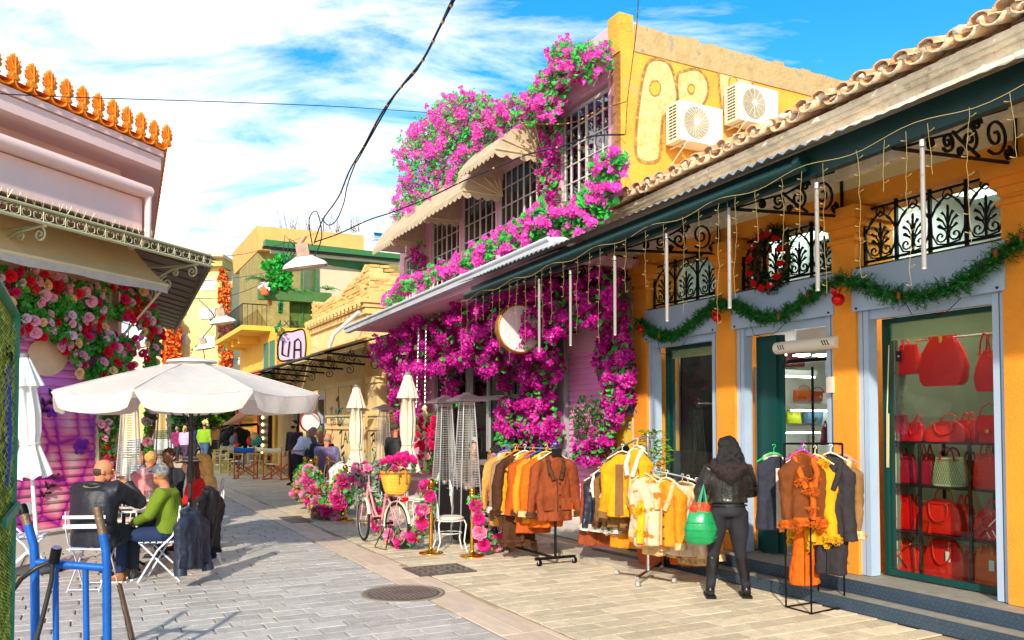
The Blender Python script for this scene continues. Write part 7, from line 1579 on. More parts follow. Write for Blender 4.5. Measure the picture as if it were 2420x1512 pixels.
def bag2(label,u0,u1,v0,v1,m,st,off=.18):
    a=psp(u0,v1,sP-off); b=psp(u1,v0,sP-off); c=(a+psp(u1,v1,sP-off))/2; t=thing('handbag',label,'handbag',c,group='bags on display'); bagmesh(t,c,abs(b.dot(ND)-a.dot(ND)),b.z-c.z,.1,m,st,X=-ND,Y=SD)
for r_ in ((1812,1850,818,866,m_blackpaint,'tote','black patent bag on the top white shelf inside the shop'),(1852,1897,812,866,DKR,'tote','burgundy bag beside the black patent bag inside the shop'),(1878,1910,922,948,mat('tan pleated leather',(190,84,24),.5),'flap','tan pleated bag on the middle white shelf'),(1912,1942,925,948,mat('rust leather bag',(176,64,26),.4),'flap','rust flap bag right of the tan pleated bag'),(1814,1850,950,1000,m_blackpaint,'slouch','black backpack on the lower white shelf inside the shop'),(1855,1890,974,1000,mat('lime leather',(206,214,20),.4),'tote','lime yellow bag on the lower white shelf'),(1900,1936,974,1000,mat('steel blue leather',(90,136,174),.4),'flap','steel blue flap bag on the lower white shelf')): bag2(r_[6],*r_[:6])
c=psp(1954,1052,sP-.5); c=V((c.x,c.y,.26)); zt_=psp(1954,1052,sP-.5).z; p=MB(); p.box(c+ZV*(zt_-.26)/2,(.3,.3,zt_-.26),SD,ND,ZV); ob('plinth',p,m_shelf,label='white plinth under the maroon box bag inside the shop',cat='plinth')
bag2('maroon box bag on the plinth right inside the door',1943,1966,1008,1051,DKR,'tote',.5)
c=w(sat(1860,W0+1.1),W0+1.1,.26); t=thing('folded_scarves','colourful scarves and folded knitwear on a low table inside the shop','scarves',c)
p=MB(); p.box(c+ZV*.7,(.9,.5,.04),SD,ND,ZV); ob('low_table',p,m_shelf,t)
for k in range(14): p=MB(); p.tube([c+SD*R.uniform(-.4,.4)+ND*-.2+ZV*(.75+.02*(k%4)),c+SD*R.uniform(-.4,.4)+ND*.2+ZV*(.76+.02*(k%4))],.03,7); ob('scarf',p,mat('scarf %d'%(k%5),((200,40,50),(60,140,120),(230,200,80),(60,60,150),(230,230,220))[k%5],.9,bump=0),t)
# ================================================================ CHRISTMAS DECORATIONS
m_pine=mat('pine garland needles',(30,118,44),.5,var=.3,vs=5,bump=0,isl=.5); m_pine2=mat('pale pine tips',(70,140,50),.5,bump=0,isl=.3); m_baub=mat('red satin bauble',(215,10,14),.25,.3,var=.03,bump=0); m_rib=mat('red ribbon',(205,8,16),.35,.2,var=.1,bump=0)
def garland(label,uv,d=W0-.14,th=.105,dens=620):
    pts=[q(u,v,d) for u,v in uv]; sm_=[]
    for i in range(len(pts)-1):
        for k in range(4): sm_.append(pts[i].lerp(pts[i+1],k/4))
    sm_.append(pts[-1]); t=thing('pine_garland',label,'garland',min(sm_,key=lambda p:p.z),group='pine garlands over the shop openings')
    p=MB(); p.tube(sm_,.012,5); ob('wire_stem',p,m_twig,t); N_=MB(); N2=MB(); ln=sum((sm_[i+1]-sm_[i]).length for i in range(len(sm_)-1)); nsp=int(ln*460)
    for k in range(nsp):
        f=R.random()*(len(sm_)-1); i=int(f); c=sm_[i].lerp(sm_[i+1],f-i); D_=rv(); D_=(D_-ND*.25).normalized(); L_=th*R.uniform(.4,1.25); tp=c+D_*L_
        for j in range(9):
            a=c.lerp(tp,.15+.85*j/9); n_=(D_+rv()*.9).normalized(); T=n_.orthogonal().normalized()*.0075; (N_ if j<8 else N2).add([a-T,a+T,a+n_*.040],[[0,1,2]])
    ob('needles',N_,m_pine,t,kind='stuff'); ob('pale_tips',N2,m_pine2,t,kind='stuff')
    for k in range(3): c=R.choice(sm_)-ND*.07; p=MB(); p.ell(c,(.02,.02,.04),X=SD,Y=ND,nu=8,nv=6); ob('pine_cone',p,mat('pine cone',(150,80,30),.8),t)
    p=MB(); c=sm_[len(sm_)//2]; p.tube([c+SD*.3-ZV*.05-ND*.02,c+SD*.2-ZV*.2-ND*.05,c-ZV*.24-ND*.05,c-SD*.15-ZV*.19-ND*.05,c-SD*.25-ZV*.08],.004,3); ob('cable_loop',p,m_black,t)
garland('pine garland swagged over the left shop window',[(1508,762),(1545,790),(1590,797),(1640,762),(1692,718)])
garland('pine garland swagged over the shop door',[(1692,716),(1740,722),(1790,748),(1850,748),(1905,706),(1962,668)])
garland('pine garland swagged over the big bag window on the right',[(1975,662),(2030,668),(2090,695),(2150,702),(2210,692),(2275,668),(2330,625),(2375,592),(2425,560)],th=.125)
def bauble(label,u,v,r):
    c=q(u,v,W0-.2); t=thing('bauble',label,'bauble',c,group='red christmas baubles'); p=MB(); p.ell(c,(r,r,r),nu=20,nv=14); ob('ball',p,m_baub,t); p=MB(); p.tube([c+ZV*r*.9,c+ZV*r*1.25],r*.2,8); ob('cap',p,m_gold,t)
    for s_ in (-1,1): p=MB(); k=c+ZV*r*1.4; p.add([k,k+SD*s_*r*.9+ZV*r*.5-ND*.02,k+SD*s_*r*1.1-ZV*.1*r-ND*.03,k+SD*s_*r*.2-ZV*r*1.1-ND*.04],[[0,1,2],[0,2,3]]); ob('bow_loop',p,m_rib,t)
bauble('red bauble with a bow on the leftmost orange pillar',1515,778,.048); bauble('red bauble on the pillar left of the shop door',1693,751,.054); bauble('largest red bauble on the pillar right of the shop door',1980,708,.066)
c=q(1822,612,W0-.10); t=thing('wreath','dark pine wreath with red ribbon and berries above the shop door','wreath',c); N_=MB(); N2=MB(); 
rg_=[c+SD*.25*math.cos(a)+ZV*.31*math.sin(a) for a in [2*PI*k/40 for k in range(40)]]
for k in range(800):
    b_=R.choice(rg_)+rv()*.02; D_=rv(); L_=.11*R.uniform(.6,1.2)
    for j in range(8): a=b_+D_*L_*j/8; n_=(D_+rv()*.9).normalized(); T=n_.orthogonal().normalized()*.008; N_.add([a-T,a+T,a+n_*.036],[[0,1,2]])
ob('needles',N_,mat('dark wreath needles',(14,52,28),.5,bump=0,isl=.5),t,kind='stuff'); p=MB(); p.tube(rg_,.03,6,closed=True); ob('wreath_ring',p,m_twig,t)
for k in range(12): a=2*PI*k/12+.2; b_=c+SD*.25*math.cos(a)+ZV*.31*math.sin(a)-ND*.08; p=MB(); p.add([b_,b_+SD*.06+ZV*.03,b_+SD*.08-ZV*.05-ND*.02,b_-ZV*.08-ND*.03,b_-SD*.05-ZV*.03],[[0,1,2],[0,2,3],[0,3,4]]); ob('red_ribbon',p,m_rib,t)
for k in range(10): a=2*PI*k/10; p=MB(); p.ell(c+SD*.26*math.cos(a)+ZV*.32*math.sin(a)-ND*.09,(.016,.016,.016),nu=8,nv=6); ob('white_berry' if k%2 else 'red_berry',p,m_white if k%2 else m_baub,t)
# LED tubes hung from the beam
m_tube=mat('frosted led tube',(150,146,140),.3,var=.03,bump=0,spec=.6)
for k,(u,v0,v1) in enumerate(((2183,345,633),(1932,445,684),(1724,488,726),(1576,563,757),(1453,615,790),(1348,648,815),(1274,668,830))):
    a=q(u,v0,GD-.02); b=q(u,v1,GD-.02); a.x,a.y=b.x,b.y; t=thing('light_tube',('first and largest','second','third','fourth','fifth','sixth','last and smallest')[k]+' hanging meteor light tube counted from the right',"light tube",b,group='hanging meteor light tubes'); p=MB(); p.tube([b,b.lerp(a,.99)],.018,10); ob('frosted_tube',p,m_tube,t); p=MB(); p.tube([a,a+ZV*.05],.021,10); p.tube([b-ZV*.012,b],.02,10); ob('end_cap',p,m_steel,t); p=MB(); p.tube([a+ZV*.05,V((a.x,a.y,gz(a.dot(SD))-.06))],.003,3); ob('cord',p,m_black,t)
m_ice=mat('pale yellow light wire',(180,160,104),.5,var=.1,bump=0)
for sa_,sb_,lb in ((2.9,7.4,'icicle light curtain hanging from the near half of the green gutter'),(7.5,12.0,'icicle light curtain hanging before the pink cafe end of the gutter')):
    t=thing('icicle_lights',lb,'string lights',w((sa_+sb_)/2,GD-.2,3.2)); s_=sa_
    p=MB(); p.tube([w(s,GD-.17,gz(s)-.06-.03*math.sin(s*6)) for s in [sa_+(sb_-sa_)*k/40 for k in range(41)]],.0025,3); ob('lead_wire',p,m_ice,t)
    while s_<sb_:
        L_=R.uniform(.35,1.15); p=MB(); n_=int(L_/.07)+2; x=0; pts=[]; z=gz(s_)-.07
        for k in range(n_): x+=R.uniform(-.012,.012); pts.append(w(s_+x,GD-.17+R.uniform(-.006,.006),z-L_*k/(n_-1)))
        p.tube(pts,.0015,3)
        for k in range(1,n_,2): sg=R.choice((-1,1)); p.tube([pts[k],pts[k]+SD*sg*.018+ZV*.0,pts[k]+SD*sg*.045+ZV*.012],[.002,.0025,.0042],4)
        ob('light_strand',p,m_ice,t); s_+=R.uniform(.16,.34)
# ================================================================ AIR CONDITIONERS
def acunit(label,u,v,off,fan):
    r=ray(u,v); k=(sA-.012-off)/r.dot(SD); c=O+r*k; t=thing('air_conditioner',label,'air conditioner',c); W_,H_,D_=.84,.60,.32
    m_ac=mat('ivory air conditioner casing',(232,222,198),.5,var=.05,bump=.03)
    p=MB(); p.box(c+SD*D_/2,(D_,W_,H_),SD,ND,ZV,bev=.012); ob('casing',p,m_ac,t)
    fc_=c-SD*.004-ND*.10; p=MB(); p.lathe([(.235,0),(.235,.006)],fc_,36,ax=-SD); ob('fan_recess',p,mat('fan shadow bronze',(128,104,60),.6,bump=0),t)
    p=MB()
    for k in range(1,12): rr=.02+k*.0195; p.tube([fc_-SD*.012+ND*rr*math.cos(a)+ZV*rr*math.sin(a) for a in [2*PI*j/30 for j in range(30)]],.0042,3,closed=True)
    for k in range(24 if fan else 12):
        a=2*PI*k/(24 if fan else 12); p.tube([fc_-SD*.014+ND*.03*math.cos(a)+ZV*.03*math.sin(a),fc_-SD*.016+ND*.14*math.cos(a+.25*fan)+ZV*.14*math.sin(a+.25*fan),fc_-SD*.014+ND*.235*math.cos(a+.45*fan)+ZV*.235*math.sin(a+.45*fan)],.004,3)
    ob('fan_guard',p,m_ac,t,kind='stuff'); p=MB(); p.lathe([(.045,0),(.045,.02)],fc_-SD*.005,16,ax=-SD); ob('hub',p,m_white,t)
    for i in range(11):
        for j in range(2 if fan else 3): p=MB(); p.box(c-ND*(W_/2+.001)+SD*(.07+(j+.5)*.18/(2 if fan else 3))+ZV*(-.24+i*.048),(.075 if fan else .05,.006,.020),SD,ND,ZV); ob('side_slot',p,m_blackpaint,t)
    for s_ in (-.28,.28): p=MB(); p.tube([c+ND*s_-ZV*(H_/2+.02)-SD*.02,c+ND*s_-ZV*(H_/2+.02)+SD*off],.016,4); p.tube([c+ND*s_-ZV*(H_/2+.02),c+ND*s_-ZV*(H_/2+.3)+SD*off],.01,4); ob('wall_bracket',p,m_ac,t)
    p=MB(); a=c+ND*-.2-ZV*H_/2+SD*.2; p.tube([a,a-ZV*.15-ND*.02,a-ZV*.28+ND*.15,a-ZV*.3+ND*.3],.016,6); ob('pipe',p,mat('tan lagging',(210,150,70),.8),t)
acunit('lower left air conditioner with a swirl fan guard on the ochre wall',1657,292,.42,1); acunit('upper right air conditioner with a round ringed guard on the ochre wall',1792,247,.42,0)
# ================================================================ CABLES AND STREET LAMPS
def cable(label,pts,r,m=None,name='overhead_cable',cat='cable',ties=0,par=None):
    sm_=[]
    for i in range(len(pts)-1):
        p0,p1,p2,p3=[pts[min(max(i+k,0),len(pts)-1)] for k in (-1,0,1,2)]
        for t_ in (0,.2,.4,.6,.8): sm_.append(.5*((2*p1)+(-p0+p2)*t_+(2*p0-5*p1+4*p2-p3)*t_*t_+(-p0+3*p1-3*p2+p3)*t_**3))
    sm_.append(pts[-1]); t=thing(name,label,cat,min(sm_,key=lambda p:p.z)); p=MB(); p.tube(sm_,r,5); ob('wire',p,m or mat('dark blue cable',(26,32,56),.5,bump=0),t)
    if ties:
        p=MB()
        for k in range(ties): i=int(k*(len(sm_)-2)/ties); c=sm_[i]; D_=(sm_[i+1]-c).normalized(); p.tube([c,c+D_*.03],r*1.45,6)
        ob('tie',p,mat('tan tape',(186,150,90),.7,bump=0),t,kind='stuff')
    return t
G=gy
cable('thick twisted cable dropping from the top edge to the street lamp',[G(1290,-420,6),G(1150,-150,7.2),G(1077,-8,8),G(1040,62,8.4),G(1000,140,8.9),G(960,190,9.5),G(905,262,10.4),G(860,345,11.6),G(825,405,12.8),G(800,465,14),G(765,515,15.2),G(752,545,15.8),G(742,575,16)],.014,ties=20)
cable('second slack cable looping beside the thick twisted cable',[G(1287,-420,6),G(1147,-150,7.2),G(1072,-8,8),G(1028,85,8.6),G(985,165,9.2),G(940,215,9.9),G(900,280,10.6),G(850,370,12),G(838,390,12.4),G(820,440,13.4),G(812,480,14.2),G(795,520,15),G(775,532,15.3),G(760,515,15.4)],.011)
cable('thin wire crossing from the orange antefixes to the pink roof',[G(-10,221,9),G(150,229,9.6),G(500,240,11),G(800,252,13),G(1010,266,15.5)],.006,m_black)
cable('cable swagged from the lamp past the scalloped awnings to the ochre corner',[G(742,572,16),G(800,552,15.6),G(870,520,15.2),G(930,500,14.8),G(1010,468,14.2),G(1100,425,13.6),G(1180,392,13.1),G(1245,365,12.6),G(1330,345,12.3),G(1395,322,12),G(1475,318,11.6)],.013,ties=10)
cable('thin wire from the rose ribbons across the tall upper window',[G(1010,266,14),G(1200,288,13),G(1340,292,12.2),G(1410,262,12),G(1480,240,11.6)],.007,mat('rusty wire',(110,56,34),.8),ties=14)
cable('rusty barbed wire hanging down the ochre corner from above',[G(1520,-380,8),G(1508,-8,9.5),G(1502,80,10),G(1492,160,10.6),G(1482,240,11),G(1478,320,11.3)],.006,mat('rusty wire',(0,0,0)),ties=24)
cable('loose festoon cable dropping from the cross wire to the lamp',[G(738,380+200,16),G(730,520,15.8),G(748,500,15.8),G(760,560,15.9),G(736,620,16)],.012)
cable('thin wire between the corner canopy and the far buildings',[G(478,608,14),G(600,595,24),G(745,552,30)],.008,m_black); cable('lower thin wire between the corner canopy and the veranda',[G(440,668,16),G(600,650,24),G(700,625,32)],.008,m_black)
cable('barbed decoration wire running below the veranda',[G(430,705,18),G(540,700,22),G(640,660,26),G(720,600,17)],.010,mat('rusty wire',(0,0,0)),ties=16)
cable('hanging cable joining the two small far lamps',[G(470,708,30),G(505,745,30),G(500,772,30),G(480,800,30),G(484,850,30)],.02)
def lamp(label,u,v,Y,wpx):
    c=gy(u,v,Y); W_=wpx/FPX*Y; t=thing('street_lamp',label,'street lamp',c-ZV*W_*.12,group='street lamps on the overhead wires'); X=V((.98,.1,.15)).normalized(); Yv=V((-.1,.99,0)).normalized(); Zv=X.cross(Yv)
    ml=mat('pale lamp housing',(225,218,204),.5,var=.06,bump=.03); p=MB(); vs=[];fs=[]
    for z,kx,ky in ((-.10,1,1),(-.06,1.02,1.02),(.0,.92,.9),(.12,.5,.55),(.16,.4,.4)):
        for j in range(18): a=2*PI*j/18; ca,sn=math.cos(a),math.sin(a); vs.append(c+X*W_*.5*kx*math.copysign(abs(ca)**.6,ca)+Yv*W_*.2*ky*math.copysign(abs(sn)**.6,sn)+Zv*z*W_)
    for i in range(4):
        for j in range(18): fs.append([i*18+j,i*18+(j+1)%18,(i+1)*18+(j+1)%18,(i+1)*18+j])
    p.add(vs,fs,True); p.add(vs[-18:],[list(range(18))]); ob('housing',p,ml,t); p=MB(); p.ell(c-Zv*W_*.10,(W_*.47,W_*.18,W_*.06),X=X,Y=Yv,Z=Zv,nu=18,nv=8); ob('lens',p,mat('milky lens',(220,200,160),.3,bump=0),t)
    p=MB(); p.box(c+Zv*W_*.3,(W_*.28,W_*.2,W_*.3),X,Yv,Zv,bev=.01); p.tube([c+Zv*W_*.4-X*W_*.1,c+Zv*W_*.62+X*W_*.1],W_*.05,5); ob('mount',p,mat('rusty lamp mount',(176,150,128),.8,var=.3,vs=8),t)
    p=MB()
    for k in range(4): a=c+Zv*W_*.4+X*W_*(.1*k-.15); p.tube([a,a+Zv*W_*(.3-.1*k)-X*W_*.2,a-X*W_*.3-Zv*W_*.1,c-X*W_*.45+Zv*W_*.02],W_*.012,4)
    ob('cable_tangle',p,mat('dark blue cable',(0,0,0)),t)
lamp('large street lamp tangled in cables in front of the green veranda',720,622,16,104); lamp('smaller street lamp in front of the red creeper',525,757,30,62); lamp('lowest street lamp hanging against the yellow apartment wall',482,820,30,46)
# ================================================================ FOREGROUND: blue trolley frame, hose, green screen
c=gy(160,1000,5.75); c.z=0; t=thing('blue_trolley','blue tubular steel trolley frame with worn handles in the near left corner','trolley',c); m_bl=mat('chipped blue paint',(14,92,176),.4,.2,var=.15,vs=6,bump=.15,stain=((30,70,120),9,.68)); m_raw=mat('bare worn steel handle',(132,108,84),.5,.6,var=.3,bump=.3)
Y_=5.75
P_=lambda u,v,Y=Y_:gy(u,v,Y)
for pts,hd,nm in (([(66,1240),(80,1290),(82,1330),(84,1600)],[(52,1200),(57,1214),(66,1240)],0),([(243,1262),(250,1300),(252,1340),(254,1620)],[(229,1198),(234,1222),(243,1262)],1)):
    p=MB(); p.tube([P_(*x) for x in pts],.029,12); ob('upright',p,m_bl,t); p=MB(); p.tube([P_(*x) for x in hd],.0285,12); h_=ob('handle',p,m_raw,t)
    if not nm: p=MB(); p.tube([P_(50,1192),P_(52,1197),P_(57,1214)],[.026,.032,.032],12); ob('rubber_cap',p,m_black,h_)
    else: p=MB(); a=P_(229,1198); p.lathe([(.0285,0),(.024,.002)],a,14,ax=(-.1,0,1)); ob('open_end',p,m_raw,h_)
p=MB(); p.tube([P_(82,1328),P_(252,1342)],.027,10); ob('cross_bar',p,m_bl,t)
for a,b in ((131,133),(202,206)): p=MB(); p.tube([P_(a,1338),P_(b,1620)],.020,8); ob('rail',p,m_bl,t)
p=MB(); zb_=.06; p.tube([P_(84,1600),P_(254,1620)],.027,10); ob('foot_bar',p,m_bl,t)
t=thing('cable_lock','black bicycle cable lock looped over the blue trolley frame','bicycle lock',P_(100,1500,5.68)); m_hose=mat('black lock cable',(44,40,34),.35,var=.1,bump=.1)
p=MB(); p.tube([P_(-30,1500,5.3),P_(15,1415,5.45),P_(50,1368,5.6),P_(85,1342,5.68),P_(120,1326,5.68)],.0155,10); p.tube([P_(125,1330,5.68),P_(122,1370,5.68),P_(110,1420,5.66),P_(95,1480,5.62),P_(72,1560,5.6)],.0155,10); ob('cable',p,m_hose,t)
p=MB(); p.tube([P_(134,1296,5.66),P_(127,1328,5.68)],.034,14); ob('lock_head',p,m_black,t); p=MB(); p.lathe([(.028,0),(.028,.006)],P_(134,1294,5.66),16,ax=(P_(134,1296,5.66)-P_(127,1328,5.68))); ob('key_face',p,mat('purple grey disc',(120,110,150),.3,.3),t)
# woven green screen parallel to the street, teal frame, blue bungee
e=gy(32,1000,3.0); a0=e.copy(); a0.z=0; t=thing('green_screen','green woven mesh screen in a teal frame at the left edge','screen',a0)
top=gy(33,742,3.0).z; Bk=-SD*1.6
m_scr=mat('woven green strips',(160,190,60),.7,var=.5,vs=26,bump=0,isl=.35,stain=((190,200,60),30,.55)); N_=MB()
for i in range(40):
    for k in range(int((top-.1)/.034)):
        x=.012+i*.026; c=a0-SD*x+ZV*(.08+k*.034+(.017 if i%2 else 0)); N_.add([c-SD*-.016+LSN*R.uniform(-.003,.003),c-SD*.0+LSN*.009-ZV*.014,c-SD*.012,c+LSN*.009+ZV*.017],[[0,1,2],[0,2,3]],True)
ob('woven_strips',N_,m_scr,t,kind='stuff'); p=MB(); p.add([a0-LSN*.01+ZV*.05,a0+Bk-LSN*.01+ZV*.05,a0+Bk-LSN*.01+ZV*top,a0-LSN*.01+ZV*top],[[0,1,2,3]]); ob('backing_cloth',p,mat('dark green backing',(84,120,40),.9),t)
m_teal=mat('teal painted frame',(60,150,120),.5,var=.1); p=MB(); p.tube([a0,a0+ZV*top,a0+Bk+ZV*top],.018,4); ob('frame',p,m_teal,t); p=MB(); z_=gy(28,1195,3.0).z; p.box(a0+ZV*z_-SD*.3+LSN*.02,(.62,.012,.03),SD,LSN,ZV); ob('cross_strap',p,m_teal,t)
t=thing('bungee_cord','bright blue bungee cord with black hooks hanging on the green screen','bungee cord',gy(12,1160,2.75)); m_bg_=mat('bright blue rubber',(10,70,200),.35,var=.05,bump=.05)
p=MB(); p.tube([gy(15,862,2.75),gy(18,960,2.75),gy(19,1060,2.75),gy(12,1150,2.75),gy(2,1155,2.75),gy(-4,1120,2.75),gy(4,1000,2.72),gy(10,890,2.72)],.011,8); ob('cord',p,m_bg_,t); p=MB(); p.tube([gy(14,862,2.75),gy(14,840,2.75)],.012,8); p.tube([gy(22,852,2.75),gy(23,832,2.75)],.010,8); p.tube([gy(14,840,2.75),gy(20,818,2.75),gy(8,806,2.75)],.006,5); ob('hook',p,m_black,t)
# ================================================================ FAR SEATING, STALL, MOTORBIKE
def director(label,mw,mc):
    t=thing('director_chair',label,'chair',group='wooden director chairs')
    for s in (-1,1):
        for y in (-.2,.2): p=MB(); p.box((s*.27,y,.33),(.03,.035,.62)); ob('leg',p,mw,t,local=True)
        p=MB(); p.box((s*.27,0,.02),(.035,.5,.035)); ob('foot_rail',p,mw,t,local=True); p=MB(); p.box((s*.27,0,.655),(.05,.5,.02)); ob('armrest',p,mw,t,local=True); p=MB(); p.box((s*.27,-.2,.78),(.03,.03,.26)); ob('back_post',p,mw,t,local=True)
    for y in (-.19,.19): p=MB(); p.tube([(-.27,y,.06),(.27,y,.44)],.016,4); p.tube([(.27,y+.02,.06),(-.27,y+.02,.44)],.016,4); ob('cross_brace',p,mw,t,local=True)
    p=MB(); p.add([(-.27,-.2,.45),(-.1,-.2,.42),(.1,-.2,.42),(.27,-.2,.45),(-.27,.2,.45),(-.1,.2,.42),(.1,.2,.42),(.27,.2,.45)],[[0,1,5,4],[1,2,6,5],[2,3,7,6]],True); ob('canvas_seat',p,mc,t,local=True)
    p=MB(); p.tube([(-.28,-.22,.82),(0,-.25,.8),(.28,-.22,.82)],(.08,.006),6,flat=ZV); ob('canvas_back',p,mc,t,local=True)
    return t
MO=mat('orange varnished wood',(210,92,28),.5,var=.12); MY=mat('butter yellow wood',(236,214,120),.55,var=.06); CB=mat('blue canvas',(24,104,190),.8); CCm=mat('cream canvas',(244,226,184),.8)
d1=director('blue canvas director chair with orange frame in the street',MO,CB); put(d1,g(581,1131),.05,1.15)
d2=director('cream canvas director chair with orange frame near the grey jacket man',MO,CCm); put(d2,g(652,1133),-.25,1.15)
d3=director('butter yellow director chair at the left end of the row',MY,CCm); put(d3,g(528,1116),1.0,1.1)
for u,v,a,lb in ((546,1122,1.0,'butter yellow director chair second from the left end'),(607,1120,-.9,'butter yellow director chair right of the blue one'),(627,1121,-.7,'butter yellow director chair between the blue and orange cream ones'),(520,1106,2.,'farthest butter yellow director chair behind the row')): dup(d3,g(u,v),a,lb)
for u,v,lb in ((575,1112,'small cafe table behind the blue director chair'),(640,1108,'small cafe table behind the cream director chair')): dup(tb,g(u,v),.2,lb)
t=thing('motorbike','dark motorbike parked far off left of the green vest man','motorbike',g(448,1090)); c=g(440,1090)
for dx in (-.65,.65): p=MB(); p.tube([c+V((dx+.29*math.cos(a),.3*dx,.31+.29*math.sin(a))) for a in [2*PI*k/20 for k in range(20)]],.05,6,closed=True); ob('wheel',p,m_black,t)
p=MB(); p.ell(c+V((0,0,.7)),(.55,.2,.2)); p.ell(c+V((-.1,0,.45)),(.3,.16,.2)); ob('body',p,m_blackpaint,t); p=MB(); p.tube([c+V((.65,.2,.31)),c+V((.45,.1,1.0))],.03,6); p.tube([c+V((.45,-.3,1.02)),c+V((.45,.4,1.02))],.02,6); ob('handlebar',p,m_black,t); p=MB(); p.ell(c+V((-.3,0,.85)),(.4,.15,.08)); ob('seat',p,m_black,t)
c=g(560,1095); t=thing('market_stall','dark street stall with a counter, awning and hanging goods','market stall',c)
p=MB(); p.box(c+V((.6,0,.5)),(3.4,1.2,1.0)); ob('counter',p,mat('dark stall counter',(58,48,42),.7,var=.3),t); p=MB(); p.tube([gy(522,1008,32),gy(610,1002,32)],.05,4); p.tube([gy(610,1004,32),gy(610,1090,32)],.05,4); ob('frame',p,m_black,t)
p=MB(); p.add([gy(525,1005,33),gy(620,930,33),gy(640,935,29),gy(560,1002,29)],[[0,1,2,3]]); ob('slanted_awning',p,mat('brown awning cloth',(128,78,46),.9,trans=.2),t)
for k,(u,v) in enumerate(((547,1022),(565,1025))):
    ct=coat(('left','right')[k]+' one of two black coats hanging on the far stall',LEB,LEB,1.1,seed=60+k,buttons=False,wd_=.3); put(ct,gy(u,v-20,31.5),.3); ct['group']='black coats on the stall'
for k in range(10):
    p=MB(); c_=gy(R.uniform(530,612),R.uniform(1030,1060),31); p.ell(c_,(.16,.16,.18)); ob('stall_good',p,mat('goods %d'%(k%5),((220,60,40),(60,160,150),(235,200,150),(120,120,130),(30,30,34))[k%5],.7),t)
c=g(405,1075); t=thing('parked_car','white car parked behind the people at the far left','car',c); p=MB(); p.box(c+V((0,0,.62)),(4.2,1.7,.6),bev=.12); ob('body',p,m_white,t); p=MB(); p.box(c+V((-.2,0,1.15)),(2.2,1.5,.5),bev=.2); ob('cabin',p,m_glass2,t)
for dx in (-1.3,1.3): p=MB(); p.lathe([(.3,-.1),(.3,.1)],c+V((dx,-.82,.3)),16,ax=(0,-1,0)); ob('wheel',p,m_black,t)
# slim red flag and menu boards
c=g(556,1085); t=thing('feather_flag','red and white feather flag beside the far stall','flag',c); p=MB(); p.tube([c,c+ZV*3.2],.02,5); ob('pole',p,m_white,t); p=MB(); p.add([c+ZV*1.6,c+V((.5,0,1.9)),c+V((.55,0,2.9)),c+V((.2,0,3.3)),c+ZV*3.1],[[0,1,2,3,4]]); ob('flag_cloth',p,mat('red flag',(225,50,60),.8,stain=((245,240,235),2.5,.55)),t)
c=g(610*0+492,1080); 
# lamps that are lit in the shops
def area(name,c,e,sz,parent=None):
    la=bpy.data.lights.new(name,'AREA'); la.energy=e; la.size=sz; la.color=(1,.96,.9); o=bpy.data.objects.new(name,la); COL.objects.link(o); o.location=c
for k,(s_,d_,e) in enumerate(((sat(1870,W0+1.3),W0+1.1,14),((S3a+S3b)/2,W0+1.0,24))):
    area('ceiling_panel_light',w(s_,d_,4.22),e,.8)
    p=MB(); p.rb(s_-.45,s_+.45,d_-.2,d_+.5,4.24,4.26); ob('ceiling_panel',p,m_lamp,shop)
# ================================================================ PEOPLE
SKIN=mat('warm skin',(196,126,88),.55,var=.06,bump=.05,spec=.35); SKL=mat('light skin',(216,156,122),.55,var=.05,bump=.05)
def hair_m(n,c): return mat('hair '+n,c,.5,var=.35,vs=20,bump=.6,bs=60,stretch=(4,4,.6))
HB,HBR,HGR,HBL,HBK=hair_m('black',(20,18,20)),hair_m('brown',(78,46,26)),hair_m('grey',(150,140,128)),hair_m('blonde',(222,170,90)),hair_m('shaved',(70,56,46))
NV=mat('navy trousers',(28,44,78),.85,var=.15,bump=.2); DK=mat('charcoal trousers',(40,42,48),.85,var=.15,bump=.2); JE=mat('blue jeans',(62,92,126),.85,var=.2,bump=.2); BK=mat('black jacket cloth',(26,27,34),.6,var=.2,bump=.2); SHO=mat('dark shoe leather',(40,34,30),.45,var=.1,bump=.05); SOLE=mat('white sole',(225,220,210),.6,var=.05,bump=0)
STAND=dict(pel=(0,0,.93),wai=(0,0,1.08),che=(0,0,1.28),nek=(0,0,1.46),hed=(0,.02,1.62),shL=(-.185,0,1.40),elL=(-.24,-.02,1.13),wrL=(-.25,.05,.89),shR=(.185,0,1.40),elR=(.24,-.02,1.13),wrR=(.25,.05,.89),hiL=(-.09,0,.91),knL=(-.10,.02,.5),anL=(-.11,-.02,.09),hiR=(.09,0,.91),knR=(.10,.02,.5),anR=(.11,-.02,.09))
SIT=dict(pel=(0,-.06,.53),wai=(0,-.09,.68),che=(0,-.06,.88),nek=(0,-.02,1.07),hed=(0,.03,1.22),shL=(-.19,-.04,1.01),elL=(-.25,.02,.75),wrL=(-.16,.26,.68),shR=(.19,-.04,1.01),elR=(.25,.02,.75),wrR=(.16,.26,.68),hiL=(-.10,-.02,.52),knL=(-.15,.40,.52),anL=(-.15,.40,.09),hiR=(.10,-.02,.52),knR=(.15,.40,.52),anR=(.15,.40,.09))
